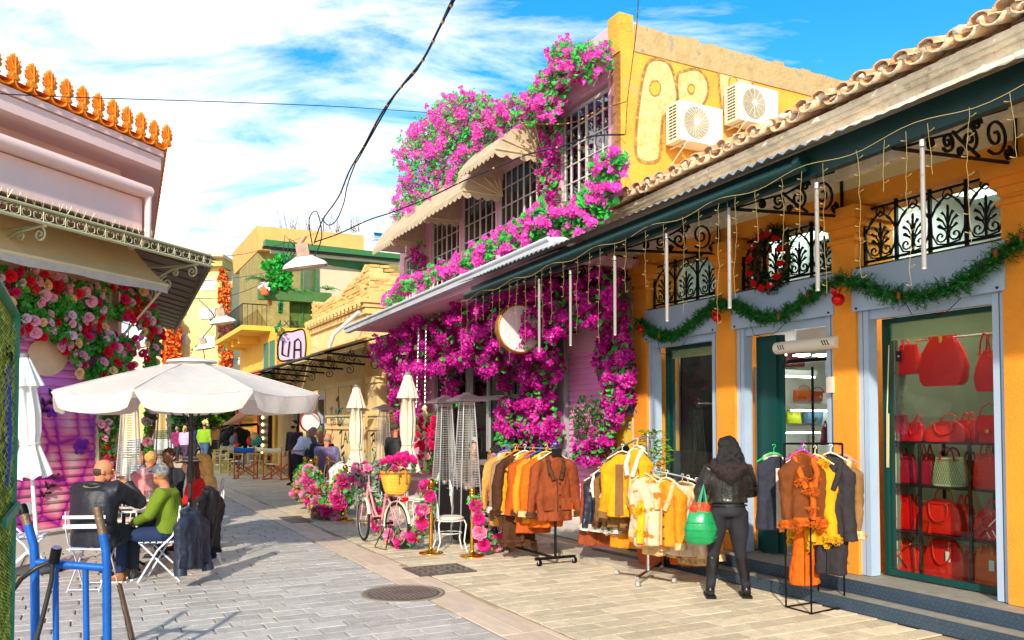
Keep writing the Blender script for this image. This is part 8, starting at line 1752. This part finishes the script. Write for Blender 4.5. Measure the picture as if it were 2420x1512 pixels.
def hand(b,wr,el,fd,k=1.,curl=.6,side=1):
    """palm, four unequal bent fingers and a thumb; fd = palm normal side the fingers curl towards"""
    D_=(wr-el).normalized(); Nn=(fd-D_*fd.dot(D_)).normalized(); X=D_.cross(Nn)*side
    pm=wr+D_*.045*k; b.ell(pm,(.040*k,.016*k,.050*k),X=X,Y=Nn,Z=D_,nu=10,nv=6)
    for i,l_ in enumerate((.062,.072,.068,.054)):
        r0=pm+X*(.028-.0185*i)*k+D_*.035*k; a1=curl*.6; d1=(D_*math.cos(a1)+Nn*math.sin(a1)); a2=curl*1.6; d2=(D_*math.cos(a2)+Nn*math.sin(a2)); m1=r0+d1*l_*.55*k; b.tube([r0-D_*.02*k,r0,m1,m1+d2*l_*.55*k],[.0088*k,.009*k,.0085*k,.0065*k],7)
    t0=wr+X*.026*k+D_*.015*k; t1=t0+(X*.75+D_*.6+Nn*.2).normalized()*.032*k; b.tube([t0,t1,t1+(D_*.8+Nn*.6).normalized()*.034*k],[.012*k,.0105*k,.008*k],7)
def person(label,loc,rz,base,h=1.,fat=1.,top=BK,legs=DK,shoes=SHO,hair=HBR,hs='short',skin=SKIN,look=0.,nod=0.,near=False,over=None,coat_l=.0,sleeve=True,extra=None,group=None,toplen=0.):
    J={k:V(v) for k,v in base.items()}
    if over:
        for k,v in over.items(): J[k]=V(v)
    t=thing('person',label,'person',group=group); vx=(.0085 if near else .02); cv=(.015 if near else .028); X=V((1,0,0)); sit=J['pel'].z<.7
    b=MB(); Hd=J['hed']; Mh=Matrix.Rotation(look,3,'Z')@Matrix.Rotation(-nod,3,'X'); hx,hy,hz=Mh@X,Mh@V((0,1,0)),Mh@ZV
    b.ell(Hd+hz*.025,(.076,.096,.10),X=hx,Y=hy,Z=hz,nu=16,nv=12); b.ell(Hd+hy*.028-hz*.055,(.055,.062,.062),X=hx,Y=hy,Z=hz); b.tube([Hd+hy*.092+hz*.02,Hd+hy*.112-hz*.018,Hd+hy*.098-hz*.028],[.010,.016,.010],7); b.ell(Hd+hy*.085-hz*.055,(.024,.014,.012),X=hx,Y=hy,Z=hz,nu=8,nv=5)
    for s in (-1,1): b.ell(Hd+hx*s*.078-hy*.005-hz*.005,(.010,.020,.032),X=hx,Y=hy,Z=hz,nu=8,nv=6)
    b.tube([Hd-hz*.05-hy*.01,J['nek'],J['che']],[.050,.056,.07],12)
    b.tube([J['che']+ZV*.08,J['che'],J['wai'],J['pel']],[(.12,.07),(.13,.08),(.11,.07),(.12,.08)],14,flat=X)
    for s in 'LR':
        sg=-1 if s=='L' else 1
        b.tube([J['che']+ZV*.08,J['sh'+s],J['el'+s],J['wr'+s]],[.05,.045,.034,.025],10)
        fd=V((-sg*.8,.5,-.1)) if not sit else V((-sg*.4,.2,-.9)); hand(b,J['wr'+s],J['el'+s],fd,1. if near else 1.15,.9,sg)
        b.tube([J['pel'],J['hi'+s],J['kn'+s],J['an'+s]],[.09,.075,.048,.035],10); b.tube([J['an'+s],J['an'+s]+V((0,.10,-.05))],[.035,.03],8)
    ob('body',solid(b,vx,1),skin,t,local=True)
    for s in (-1,1): p=MB(); p.ell(Hd+hy*.090+hx*s*.031+hz*.018,(.013,.008,.007),X=hx,Y=hy,Z=hz,nu=8,nv=6); ob('eye',p,m_white,t,local=True); p=MB(); p.ell(Hd+hy*.097+hx*s*.031+hz*.018,(.006,.003,.006),X=hx,Y=hy,Z=hz,nu=8,nv=6); ob('iris',p,m_black,t,local=True); p=MB(); p.tube([Hd+hy*.094+hx*s*.018+hz*.038,Hd+hy*.092+hx*s*.046+hz*.038],.004,4); ob('eyebrow',p,hair,t,local=True)
    p=MB(); p.tube([Hd+hy*.097-hx*.02-hz*.055,Hd+hy*.102-hz*.056,Hd+hy*.097+hx*.02-hz*.055],.005,5); ob('mouth',p,mat('lips',(170,80,74),.5,bump=0),t,local=True)
    # top
    f=fat; b=MB(); pb=J['pel']+(J['wai']-J['pel'])*(.1-toplen)
    b.tube([J['nek']-ZV*.02,J['nek']-ZV*.055,J['che']+ZV*.09,J['che'],J['wai'],pb],[(.065,.06),(.12*f,.085),(.165*f,.11*f),(.175*f,.125*f),(.165*f,.125*f),(.19*f,.135*f)],20,flat=X)
    for s in 'LR':
        sg=-1 if s=='L' else 1
        if sleeve: b.tube([J['che']+V((sg*.09,0,.09)),J['sh'+s],J['el'+s],J['el'+s].lerp(J['wr'+s],.92)],[.075*f,.078*f,.06*f,.045*f],12)
    k=folds(solid(b,cv,3),.018 if near else .02,9,6,len(label)*.37)
    ob('jacket' ,k,top,t,local=True)
    # trousers
    b=MB(); b.tube([J['wai'],J['pel'],J['pel']-ZV*.04],[(.13*f,.10*f),(.165*f,.13*f),(.15*f,.12*f)],16,flat=X)
    for s in 'LR': b.tube([J['pel']+(J['hi'+s]-J['pel'])*.6,J['hi'+s],J['hi'+s].lerp(J['kn'+s],.5),J['kn'+s],J['an'+s]+ZV*.02],[.10*f,.098*f,.085*f,.068,.056],12)
    ob('trousers',folds(solid(b,cv,3),.010,8,5,3.),legs,t,local=True)
    for s in 'LR':
        b=MB(); a=J['an'+s]; b.tube([a+V((0,-.05,-.045)),a+V((0,.02,-.04)),a+V((0,.10,-.055)),a+V((0,.17,-.062))],[(.036,.04),(.042,.045),(.042,.032),(.03,.02)],10,flat=X); b.tube([a+ZV*.02,a-ZV*.03],.042,8); sh_=ob('shoe',solid(b,.012,1),shoes,t,local=True); p=MB(); p.box(a+V((0,.055,-.083)),(.085,.25,.02),bev=.004); o=ob('sole',p,SOLE if shoes!=SHO else SHO,sh_,local=True)
    # hair
    b=MB()
    if hs!='bald':
        b.ell(Hd+hz*.045-hy*.014,(.112,.122,.104) if hs=='verylong' else (.084,.100,.092),X=hx,Y=hy,Z=hz,nu=16,nv=10)
        if hs=='long': b.tube([Hd+hz*.03-hy*.05,Hd-hz*.08-hy*.07,Hd-hz*.22-hy*.09],[(.085,.06),(.095,.055),(.085,.035)],14,flat=hx)
        if hs=='verylong': b.tube([Hd+hz*.03-hy*.05,Hd-hz*.08-hy*.07,Hd-hz*.24-hy*.10,Hd-hz*.34-hy*.11],[(.115,.10),(.155,.095),(.17,.075),(.13,.04)],16,flat=hx)
        if hs=='tail': b.tube([Hd+hz*.04-hy*.09,Hd-hz*.05-hy*.13,Hd-hz*.3-hy*.13],[.045,.045,.02],10)
        k=solid(b,.010,1)
        if hs in ('short','curly','long','tail'): k.v=[v_ for v_ in k.v]
        amp=.012 if hs=='curly' else .006
        for i,v_ in enumerate(k.v): k.v[i]=v_+mnoise.noise_vector(v_*(45 if hs=='curly' else 22))*amp*2
        # keep the face clear
        for i,v_ in enumerate(k.v):
            r_=v_-Hd; fy=r_.dot(hy); fz=r_.dot(hz)
            if fy>.045 and fz<.062: k.v[i]=v_-hy*(fy-.03)
        ob('hair',k,hair,t,local=True)
    else:
        b.tube([Hd+hz*.0-hy*.07+hx*.0]+[Hd+hz*.0-hy*.07],.01,4) if False else None
        b.ell(Hd+hz*.002-hy*.028,(.080,.078,.062),X=hx,Y=hy,Z=hz,nu=14,nv=8); ob('hair',b,hair,t,local=True)
    if extra: extra(t,J,Hd,hx,hy,hz)
    put(t,loc,rz,h)
    return t
rad=math.radians
def mask(c):
    def f(t,J,Hd,hx,hy,hz): p=MB(); p.ell(Hd+hy*.045-hz*.05,(.062,.075,.052),X=hx,Y=hy,Z=hz); ob('face_mask',p,mat('face mask %d'%c[0],c,.8,bump=0),t,local=True)
    return f
# --- the shopper in front of the door, seen from behind
def woman():
    m_le=mat('black leather jacket',(40,38,34),.30,.1,var=.25,vs=7,bump=.35,bs=26,spec=.7); m_lg=mat('black leggings',(34,33,40),.75,var=.08,bump=.1)
    bootm=mat('black boot leather',(26,24,24),.32,var=.1,bump=.08); 
    def ex(t,J,Hd,hx,hy,hz):
        b=MB(); b.tube([J['nek']+V((-.13,.03,.02)),J['nek']+V((-.15,-.08,-.03)),J['nek']+V((0,-.15,-.16)),J['nek']+V((.15,-.08,-.03)),J['nek']+V((.13,.03,.02))],[.05,.06,.075,.06,.05],10); b.ell(J['nek']+V((0,-.11,-.08)),(.15,.07,.13)); k=solid(b,.013,2); k=fuzz(k,2600,.020,k); ob('fur_hood',k,mat('dark brown plush',(46,34,32),.9,var=.25),t,local=True)
        p=MB(); z=J['pel'].z+.08
        for zz_ in (.0,.035): p.tube([V((.205*math.cos(a),.148*math.sin(a),z+zz_)) for a in [2*PI*k/24 for k in range(24)]],.006,5,closed=True)
        ob('waist_band',p,m_le,t,local=True)
        for s in (-1,1):
            S_='L' if s<0 else 'R'; 
            for k in range(8): p=MB(); a=J['sh'+S_].lerp(J['el'+S_],.12+k*.085); D_=(J['el'+S_]-J['sh'+S_]).normalized(); X1=D_.orthogonal().normalized(); Y1=D_.cross(X1); p.tube([a+X1*.082*math.cos(c)+Y1*.082*math.sin(c) for c in [2*PI*j/14 for j in range(14)]],.006,4,closed=True); ob('sleeve_ridge',p,m_le,t,local=True)
            p=MB(); p.tube([V((s*.08,-.138,J['che'].z+.02)),V((s*.09,-.155,J['wai'].z)),V((s*.09,-.16,J['pel'].z+.12))],.004,4); ob('back_seam',p,m_le,t,local=True)
            an=J['an'+S_]; kn=J['kn'+S_]; b=MB(); tp=an.lerp(kn,.86); b.tube([tp,an.lerp(kn,.6),an.lerp(kn,.25),an,an-ZV*.04],[.068,.070,.055,.050,.052],14); b.tube([an+V((0,-.05,-.045)),an+V((0,.02,-.03)),an+V((0,.10,-.045)),an+V((0,.16,-.055))],[(.045,.04),(.052,.05),(.048,.035),(.035,.025)],12,flat=V((1,0,0))); bo=ob('boot',folds(solid(b,.011,2),.006,12,8,1.),bootm,t,local=True)
            p=MB(); p.box(an+V((0,.045,-.082)),(.105,.27,.035),bev=.006); 
            for k in range(7): p.box(an+V((0,-.07+k*.038,-.098)),(.11,.018,.014))
            ob('lug_sole',p,m_black,bo,local=True); p=MB(); p.box(tp+V((0,-.070,.01)),(.03,.008,.07)); ob('pull_tab',p,bootm,bo,local=True); p=MB(); p.tube([an.lerp(kn,.2)+V((0,-.053,0)),tp+V((0,-.071,-.02))],(.022,.004),4,flat=V((1,0,0))); ob('elastic_gusset',p,m_blackcloth,bo,local=True)
    o=dict(STAND); 
    t=person('woman with long black hair in a black leather jacket browsing coats',g(1722,1412),rad(-6),o,h=.945,fat=1.22,top=m_le,legs=m_lg,hair=HB,hs='verylong',look=.25,near=True,extra=ex,shoes=SHO,toplen=-.62,
        over=dict(elL=(-.30,.04,1.14),wrL=(-.27,.24,.98),elR=(.27,.05,1.14),wrR=(.20,.28,1.1),knL=(-.155,.03,.5),anL=(-.20,-.01,.10),knR=(.13,.03,.5),anR=(.19,.03,.10),hiL=(-.11,0,.91),hiR=(.10,0,.91)))
    # green quilted tote hanging from her left forearm: its own thing
    c=gy(1655,1285,8.42); b=thing('tote_bag','shiny green quilted tote bag stuffed with something orange on the woman\'s arm','tote bag',c); mgq=mat('shiny green nylon',(20,148,84),.3,var=.15,vs=6,bump=.1,coat=.3)
    k=MB(); k.tube([c+ZV*.0,c+ZV*.03,c+ZV*.16,c+ZV*.30,c+ZV*.33],[(.10,.05),(.16,.08),(.165,.10),(.13,.07),(.11,.05)],28,flat=V((1,0,0))); k2=MB(); k2.v=k.v; k2.f=k.f; k2.sm=k.sm; folds(k2,.02,9,9,4.); ob('quilted_body',k2,mgq,b)
    for i in range(3): p=MB(); z=.07+i*.075; r_=(.168,.172,.152)[i]; p.tube([c+V((r_*math.cos(a),r_*.58*math.sin(a),z)) for a in [2*PI*j/24 for j in range(24)]],.005,4,closed=True); ob('quilt_seam',p,mgq,b)
    for y in (-.05,.05): p=MB(); p.tube([c+V((-.04,y,.30)),c+V((.0,y*.6,.46)),c+V((.035,0,.60)),c+V((.05,y*.6,.46)),c+V((.06,y,.30))],(.012,.003),5,flat=V((1,0,0))); ob('strap',p,mat('green strap',(50,150,110),.6),b)
    p=MB(); p.ell(c+V((-.03,0,.35)),(.085,.05,.075)); p.ell(c+V((.05,-.01,.36)),(.05,.05,.07)); p=folds(solid(p,.01,1),.02,14,14); ob('orange_bundle',p,mat('orange nylon bundle',(238,60,20),.5,bump=.2),b)
woman()
# --- the two men at the near table
def bag_strap(t,J,Hd,hx,hy,hz):
    p=MB(); p.tube([J['sh'+'R']+V((-.06,-.02,.085)),J['che']+V((.02,.145,.02)),J['wai']+V((-.08,.17,-.02)),J['pel']+V((-.12,.18,.08))],(.022,.004),5,flat=V((1,0,0))); p.tube([J['shR']+V((-.06,-.02,.085)),J['che']+V((.04,-.14,.0)),J['wai']+V((-.08,-.15,-.02))],(.022,.004),5,flat=V((1,0,0))); ob('shoulder_strap',p,m_blackcloth,t,local=True)
    p=MB(); p.ell(Hd+hz*.055-hy*.005,(.090,.108,.078),X=hx,Y=hy,Z=hz,nu=16,nv=10); cp_=ob('cap',p,mat('grey cap cloth',(88,100,118),.85,bump=.3),t,local=True); p=MB(); p.tube([Hd+hy*.08+hz*.05,Hd+hy*.13+hz*.045,Hd+hy*.17+hz*.03],[(.075,.010),(.07,.008),(.04,.006)],10,flat=hx); ob('peak',p,mat('grey cap cloth',(0,0,0)),cp_,local=True)
    p=MB(); p.box(J['shR'].lerp(J['elR'],.35)+V((.082,0,0)),(.012,.07,.09),bev=.003); ob('sleeve_patch',p,mat('lime patch',(150,176,30),.8),t,local=True)
    p=MB(); a=J['nek']; p.tube([a+V((-.06,.03,-.02)),a+V((-.03,.07,-.05)),a+V((0,.085,-.09)),a+V((.03,.07,-.05)),a+V((.06,.03,-.02))],.018,7); ob('shirt_collar',p,mat('striped blue shirt',(170,180,220),.8),t,local=True)
    p=MB(); wr=J['elL'].lerp(J['wrL'],.9); p.lathe([(.032,-.012),(.034,0),(.032,.012)],wr,14,ax=(J['wrL']-J['elL'])); ob('wrist_watch',p,m_steel,t,local=True)
m_knit=mat('olive green rib knit',(106,128,24),.9,var=.15,vs=6,bump=.6,bs=90,stretch=(1,1,.25))
person('seated man in an olive green sweater, grey cap and shoulder bag',g(382,1368)+ZV*.0,rad(98),SIT,h=1.0,fat=1.15,top=m_knit,legs=NV,hair=HGR,hs='short',look=-.7,near=True,extra=bag_strap,shoes=mat('brown boot suede',(150,92,48),.8),over=dict(wrL=(-.06,.30,.66),wrR=(.05,.32,.66),elL=(-.27,.08,.76),elR=(.27,.08,.76),hed=(0,.03,1.20)))
c=g(345,1368)+V((-.0,0,.58)); p=MB(); p.box(c+V((.05,0,.05)),(.20,.10,.18),bev=.02); sb_=ob('shoulder_bag',p,mat('navy bag leather',(28,40,66),.5),label='small navy shoulder bag resting in the green sweater man\'s lap',cat='shoulder bag')
m_coatb=mat('black crinkled coat',(30,31,40),.5,var=.25,vs=6,bump=.4,bs=18)
def coll(t,J,Hd,hx,hy,hz):
    a=J['nek']; p=MB(); p.tube([a+V((-.10,.03,-.03)),a+V((-.09,-.07,-.01)),a+V((0,-.11,0)),a+V((.09,-.07,-.01)),a+V((.10,.03,-.03))],[.03,.035,.035,.035,.03],9); ob('stand_collar',p,m_coatb,t,local=True)
    p=MB(); p.tube([a+V((-.17,.0,-.05)),a+V((-.1,-.09,-.05)),a+V((.0,-.13,-.07)),a+V((.1,-.09,-.05)),a+V((.17,0,-.05))],(.04,.02),8,flat=ZV); ob('khaki_yoke',p,mat('khaki yoke',(116,112,84),.8),t,local=True)
person('heavy set balding man in a black coat seated with his back to us',g(218,1390)+V((.0,.13,0)),rad(-8),SIT,h=1.06,fat=1.42,top=m_coatb,legs=DK,hair=HBK,hs='bald',look=-1.0,near=True,extra=coll,shoes=mat('grey running shoe',(72,74,74),.7),toplen=.7,over=dict(elR=(.32,.20,.86),wrR=(.12,.26,1.06),elL=(-.30,.06,.72),wrL=(-.1,.3,.76),anR=(.16,.36,.09),anL=(-.1,.30,.09),hed=(0,.06,1.19)))
# jackets hanging on chair backs
cj=coat('navy quilted jacket hanging from the green sweater man\'s chair',mat('navy quilted nylon',(34,42,60),.45,var=.2,vs=4,bump=.3,coat=.1),length=.72,seed=41,wd_=.15,splay=.03,buttons=False,lapel=False,hanger=None); put(cj,gy(454,1188,9.2),rad(70))
cj=coat('black fur lined jacket draped over the white wire chair near the road',mat('black nylon',(22,22,26),.4,var=.2,bump=.2),LEB,length=.78,fur=.5,seed=42,wd_=.18,splay=.02,buttons=False,lapel=False,hem=True,hanger=None); put(cj,gy(506,1140,9.7),rad(75)); cj.rotation_euler=(.15,.12,rad(75))
cj=coat('pale washed denim jacket hanging on a white wire chair by the peonies',mat('pale grey denim',(206,202,200),.8,var=.1,bump=.2),length=.62,seed=43,wd_=.2,splay=.0); put(cj,gy(808,1085,17.6),rad(20))
# --- others at the left tables
def hat(t,J,Hd,hx,hy,hz):
    for k,(r0,r1,z0,z1,c) in enumerate(((.155,.16,.045,.055,(120,110,120)),(.12,.155,.06,.05,(60,56,66)),(.10,.12,.08,.06,(190,170,170)),(.097,.10,.10,.08,(70,60,76)),(.09,.097,.125,.10,(170,150,160)),(.05,.09,.15,.125,(80,74,90)))):
        p=MB(); p.lathe([(r1,z1-.005),(r0,z0+.004)],Hd,24,ax=hz); ob('striped_hat_band',p,mat('hat %d'%k,c,.9,bump=.3),t,local=True)
person('young woman in a red jumper and striped hat under the umbrella',g(452,1312),rad(98),SIT,fat=1.0,top=mat('red jumper',(215,14,24),.85,bump=.4),legs=DK,hair=hair_m('auburn',(84,36,24)),hs='long',look=.2,skin=SKL,extra=hat)
person('blonde woman in a beige plaid coat behind the woman in red',g(478,1292),rad(120),SIT,fat=1.05,top=mat('beige plaid coat',(214,172,110),.9,var=.3,vs=14),legs=DK,hair=HBL,hs='verylong',skin=SKL)
def hoodp(t,J,Hd,hx,hy,hz): a=J['nek']; p=MB(); p.tube([a+V((-.1,.0,0)),a+V((-.08,-.09,0)),a+V((0,-.13,-.03)),a+V((.08,-.09,0)),a+V((.1,0,0))],.055,9); ob('hood',p,mat('pale pink hood',(246,200,200),.9),t,local=True)
person('blonde person in a pink hooded coat seated with their back to us',g(352,1285),rad(-8),SIT,fat=1.2,top=mat('pink bouclé coat',(226,140,140),.95,bump=.8,bs=70),legs=DK,hair=HBL,hs='short',extra=hoodp,h=1.02)
person('dark haired bearded man in profile behind the left heater',g(335,1268),rad(-70),SIT,fat=1.0,top=mat('pale blue shirt',(150,180,215),.8),legs=DK,hair=HB,hs='short',look=-.3,h=1.1,extra=lambda t,J,Hd,hx,hy,hz:(ob('beard',MB().ell(Hd+hy*.045-hz*.065,(.058,.062,.05),X=hx,Y=hy,Z=hz),HB,t,local=True)))
person('curly brown haired person seated behind the grey cap',g(398,1262),rad(160),SIT,fat=1.0,top=DK,legs=DK,hair=HBR,hs='curly',h=1.03)
# --- cafe terrace on the right
def shades(t,J,Hd,hx,hy,hz):
    p=MB()
    for s in (-1,1): p.ell(Hd+hy*.100+hx*s*.032+hz*.018,(.026,.006,.018),X=hx,Y=hy,Z=hz,nu=10,nv=6); p.tube([Hd+hy*.095+hx*s*.055+hz*.02,Hd-hy*.01+hx*s*.085+hz*.02],.004,4)
    ob('sunglasses',p,m_black,t,local=True); a=J['nek']; p=MB(); p.tube([a+V((-.1,.02,0)),a+V((-.09,-.09,0)),a+V((0,-.14,-.04)),a+V((.09,-.09,0)),a+V((.1,.02,0))],.055,9); ob('hood',p,BK,t,local=True)
person('man in a black hooded jacket and sunglasses on the cafe terrace',g(1170,1266),rad(20),SIT,fat=1.25,top=BK,legs=DK,hair=HB,hs='short',look=1.0,extra=shades,h=1.07)
person('dark haired woman seen through the bars of the nearest right heater',g(1118,1238),rad(190),SIT,fat=.95,top=mat('taupe top',(120,100,96),.9),legs=DK,hair=HB,hs='long',skin=SKL,h=1.1)
person('waiter in black standing between the heater and the tall parasol',g(934,1186),rad(-30),STAND,fat=1.1,top=BK,legs=DK,hair=HBK,hs='short',h=1.03)
def lan(t,J,Hd,hx,hy,hz): p=MB(); p.tube([J['nek']+V((-.07,-.02,.0)),J['che']+V((-.06,.14,.0)),J['wai']+V((-.02,.15,0))],.007,4); p.tube([J['pel']+V((.2*math.cos(a),.16*math.sin(a),.13)) for a in [2*PI*k/16 for k in range(16)]],.015,5,closed=True); ob('red_apron_strap',p,mat('red strap',(215,30,40),.7),t,local=True); p=MB(); p.tube([J['pel']+V((0,.15,.1)),J['pel']+V((0,.17,-.4))],(.15,.01),6,flat=V((1,0,0))); ob('apron',p,mat('grey apron',(96,98,90),.9),t,local=True)
bend=dict(che=(0,.16,1.24),nek=(0,.27,1.38),hed=(0,.36,1.48),shL=(-.185,.18,1.34),shR=(.185,.18,1.34),elL=(-.24,.28,1.08),elR=(.24,.28,1.08),wrL=(-.16,.5,.95),wrR=(.16,.5,.95),wai=(0,.05,1.08))
person('grey haired waiter in a pale shirt and red apron strap bending forward',g(702,1162),rad(-50),STAND,fat=1.15,top=mat('pale blue white shirt',(212,220,236),.8),legs=DK,hair=HGR,hs='short',nod=.5,over=bend,extra=lan,shoes=mat('tan trainers',(190,160,120),.7),h=1.02)
person('elderly man in a grey flecked jacket seen from behind',g(726,1160),rad(-38),STAND,fat=1.25,top=mat('grey flecked wool',(88,92,100),.95,var=.4,vs=40,bump=.5),legs=mat('slate trousers',(62,78,100),.85),hair=HGR,hs='short',nod=.35,toplen=.35,over=dict(che=(0,.06,1.27),nek=(0,.12,1.43),hed=(0,.18,1.57),elR=(.27,.1,1.13),wrR=(.28,.34,1.02)))
person('masked dark haired woman standing in the cream doorway',g(695,1146),rad(155),STAND,fat=1.0,top=mat('plum black jacket',(44,32,44),.8),legs=DK,hair=HB,hs='long',look=.0,skin=SKL,h=1.08,extra=mask((26,36,56)))
person('balding man in a plum and blue jacket seated at the peony table',g(772,1172),rad(-20),SIT,fat=1.4,top=mat('plum and blue jacket',(110,84,110),.8,stain=((120,140,200),2.2,.5)),legs=NV,hair=HGR,hs='bald',h=1.15)
person('bald man leaning in behind the plum jacket',g(758,1164),rad(170),SIT,fat=1.2,top=BK,legs=DK,hair=HBK,hs='bald',h=1.2)
# --- far walkers
step=dict(knL=(-.10,.14,.52),anL=(-.10,.16,.09),knR=(.10,-.02,.5),anR=(.10,-.22,.16))
vest=mat('lime green vest',(128,170,28),.8)
def slv(t,J,Hd,hx,hy,hz):
    for s in 'LR': b=MB(); b.tube([J['sh'+s],J['el'+s],J['wr'+s]],[.088,.072,.052],10); ob('sleeve',b,mat('beige sleeve',(196,178,140),.9),t,local=True)
person('man in a lime green vest and jeans walking away down the street',g(482,1098),rad(-8),STAND,fat=1.35,top=vest,legs=JE,hair=HBK,hs='bald',over=step,extra=slv,h=1.06,shoes=mat('tan trainers',(0,0,0)),toplen=.3)
person('woman in a lilac puffer jacket with a blonde ponytail walking away',g(436,1096),rad(-10),STAND,fat=1.2,top=mat('lilac puffer',(196,168,204),.6),legs=mat('purple skirt',(70,50,84),.8),hair=HBL,hs='tail',over=step,h=.97,toplen=.6)
person('masked woman in black with a magenta patterned dress walking towards us',g(418,1094),rad(175),STAND,fat=1.05,top=mat('magenta patterned dress',(150,30,90),.8,stain=((30,26,34),9,.5)),legs=DK,hair=HB,hs='short',over=step,extra=mask((90,140,190)),h=.97,toplen=1.4)
person('man in a dark jacket partly hidden by the umbrella pole',g(455,1092),rad(10),STAND,fat=1.2,top=NV,legs=DK,hair=HBR,hs='short',over=step,h=1.02)
person('person in a red jacket with a turquoise backpack far down the street',g(543,1084),rad(-20),STAND,fat=1.1,top=mat('raspberry jacket',(214,30,60),.8),legs=DK,hair=HBR,hs='short',over=step,h=.95,extra=lambda t,J,Hd,hx,hy,hz:ob('backpack',MB().ell(J['che']+V((0,-.18,0)),(.15,.1,.22)),mat('turquoise backpack',(30,170,160),.7),t,local=True))
person('dark haired man sitting with folded hands at the far cafe table',g(556,1112),rad(190),SIT,fat=1.2,top=BK,legs=DK,hair=HB,hs='short',h=1.1,over=dict(wrL=(-.03,.25,1.0),wrR=(.03,.25,1.0)))
for k,(u,v,c_,rz_,lb) in enumerate(((506,1082,(236,190,120),20,'person in a tan coat in the far crowd left of the red flag'),(519,1080,(240,225,210),160,'person in a white top in the middle of the far crowd'),(530,1081,(225,130,60),200,'person in an orange coat in the far crowd'),(497,1079,(60,150,140),10,'person in a teal coat at the left of the far crowd'))):
    person(lb,g(u,v),rad(rz_),STAND,fat=1.15,top=mat('crowd cloth %d'%k,c_,.8),legs=JE if k%2 else DK,hair=(HBR,HBL,HGR,HB)[k],hs=('short','long')[k%2],over=step)
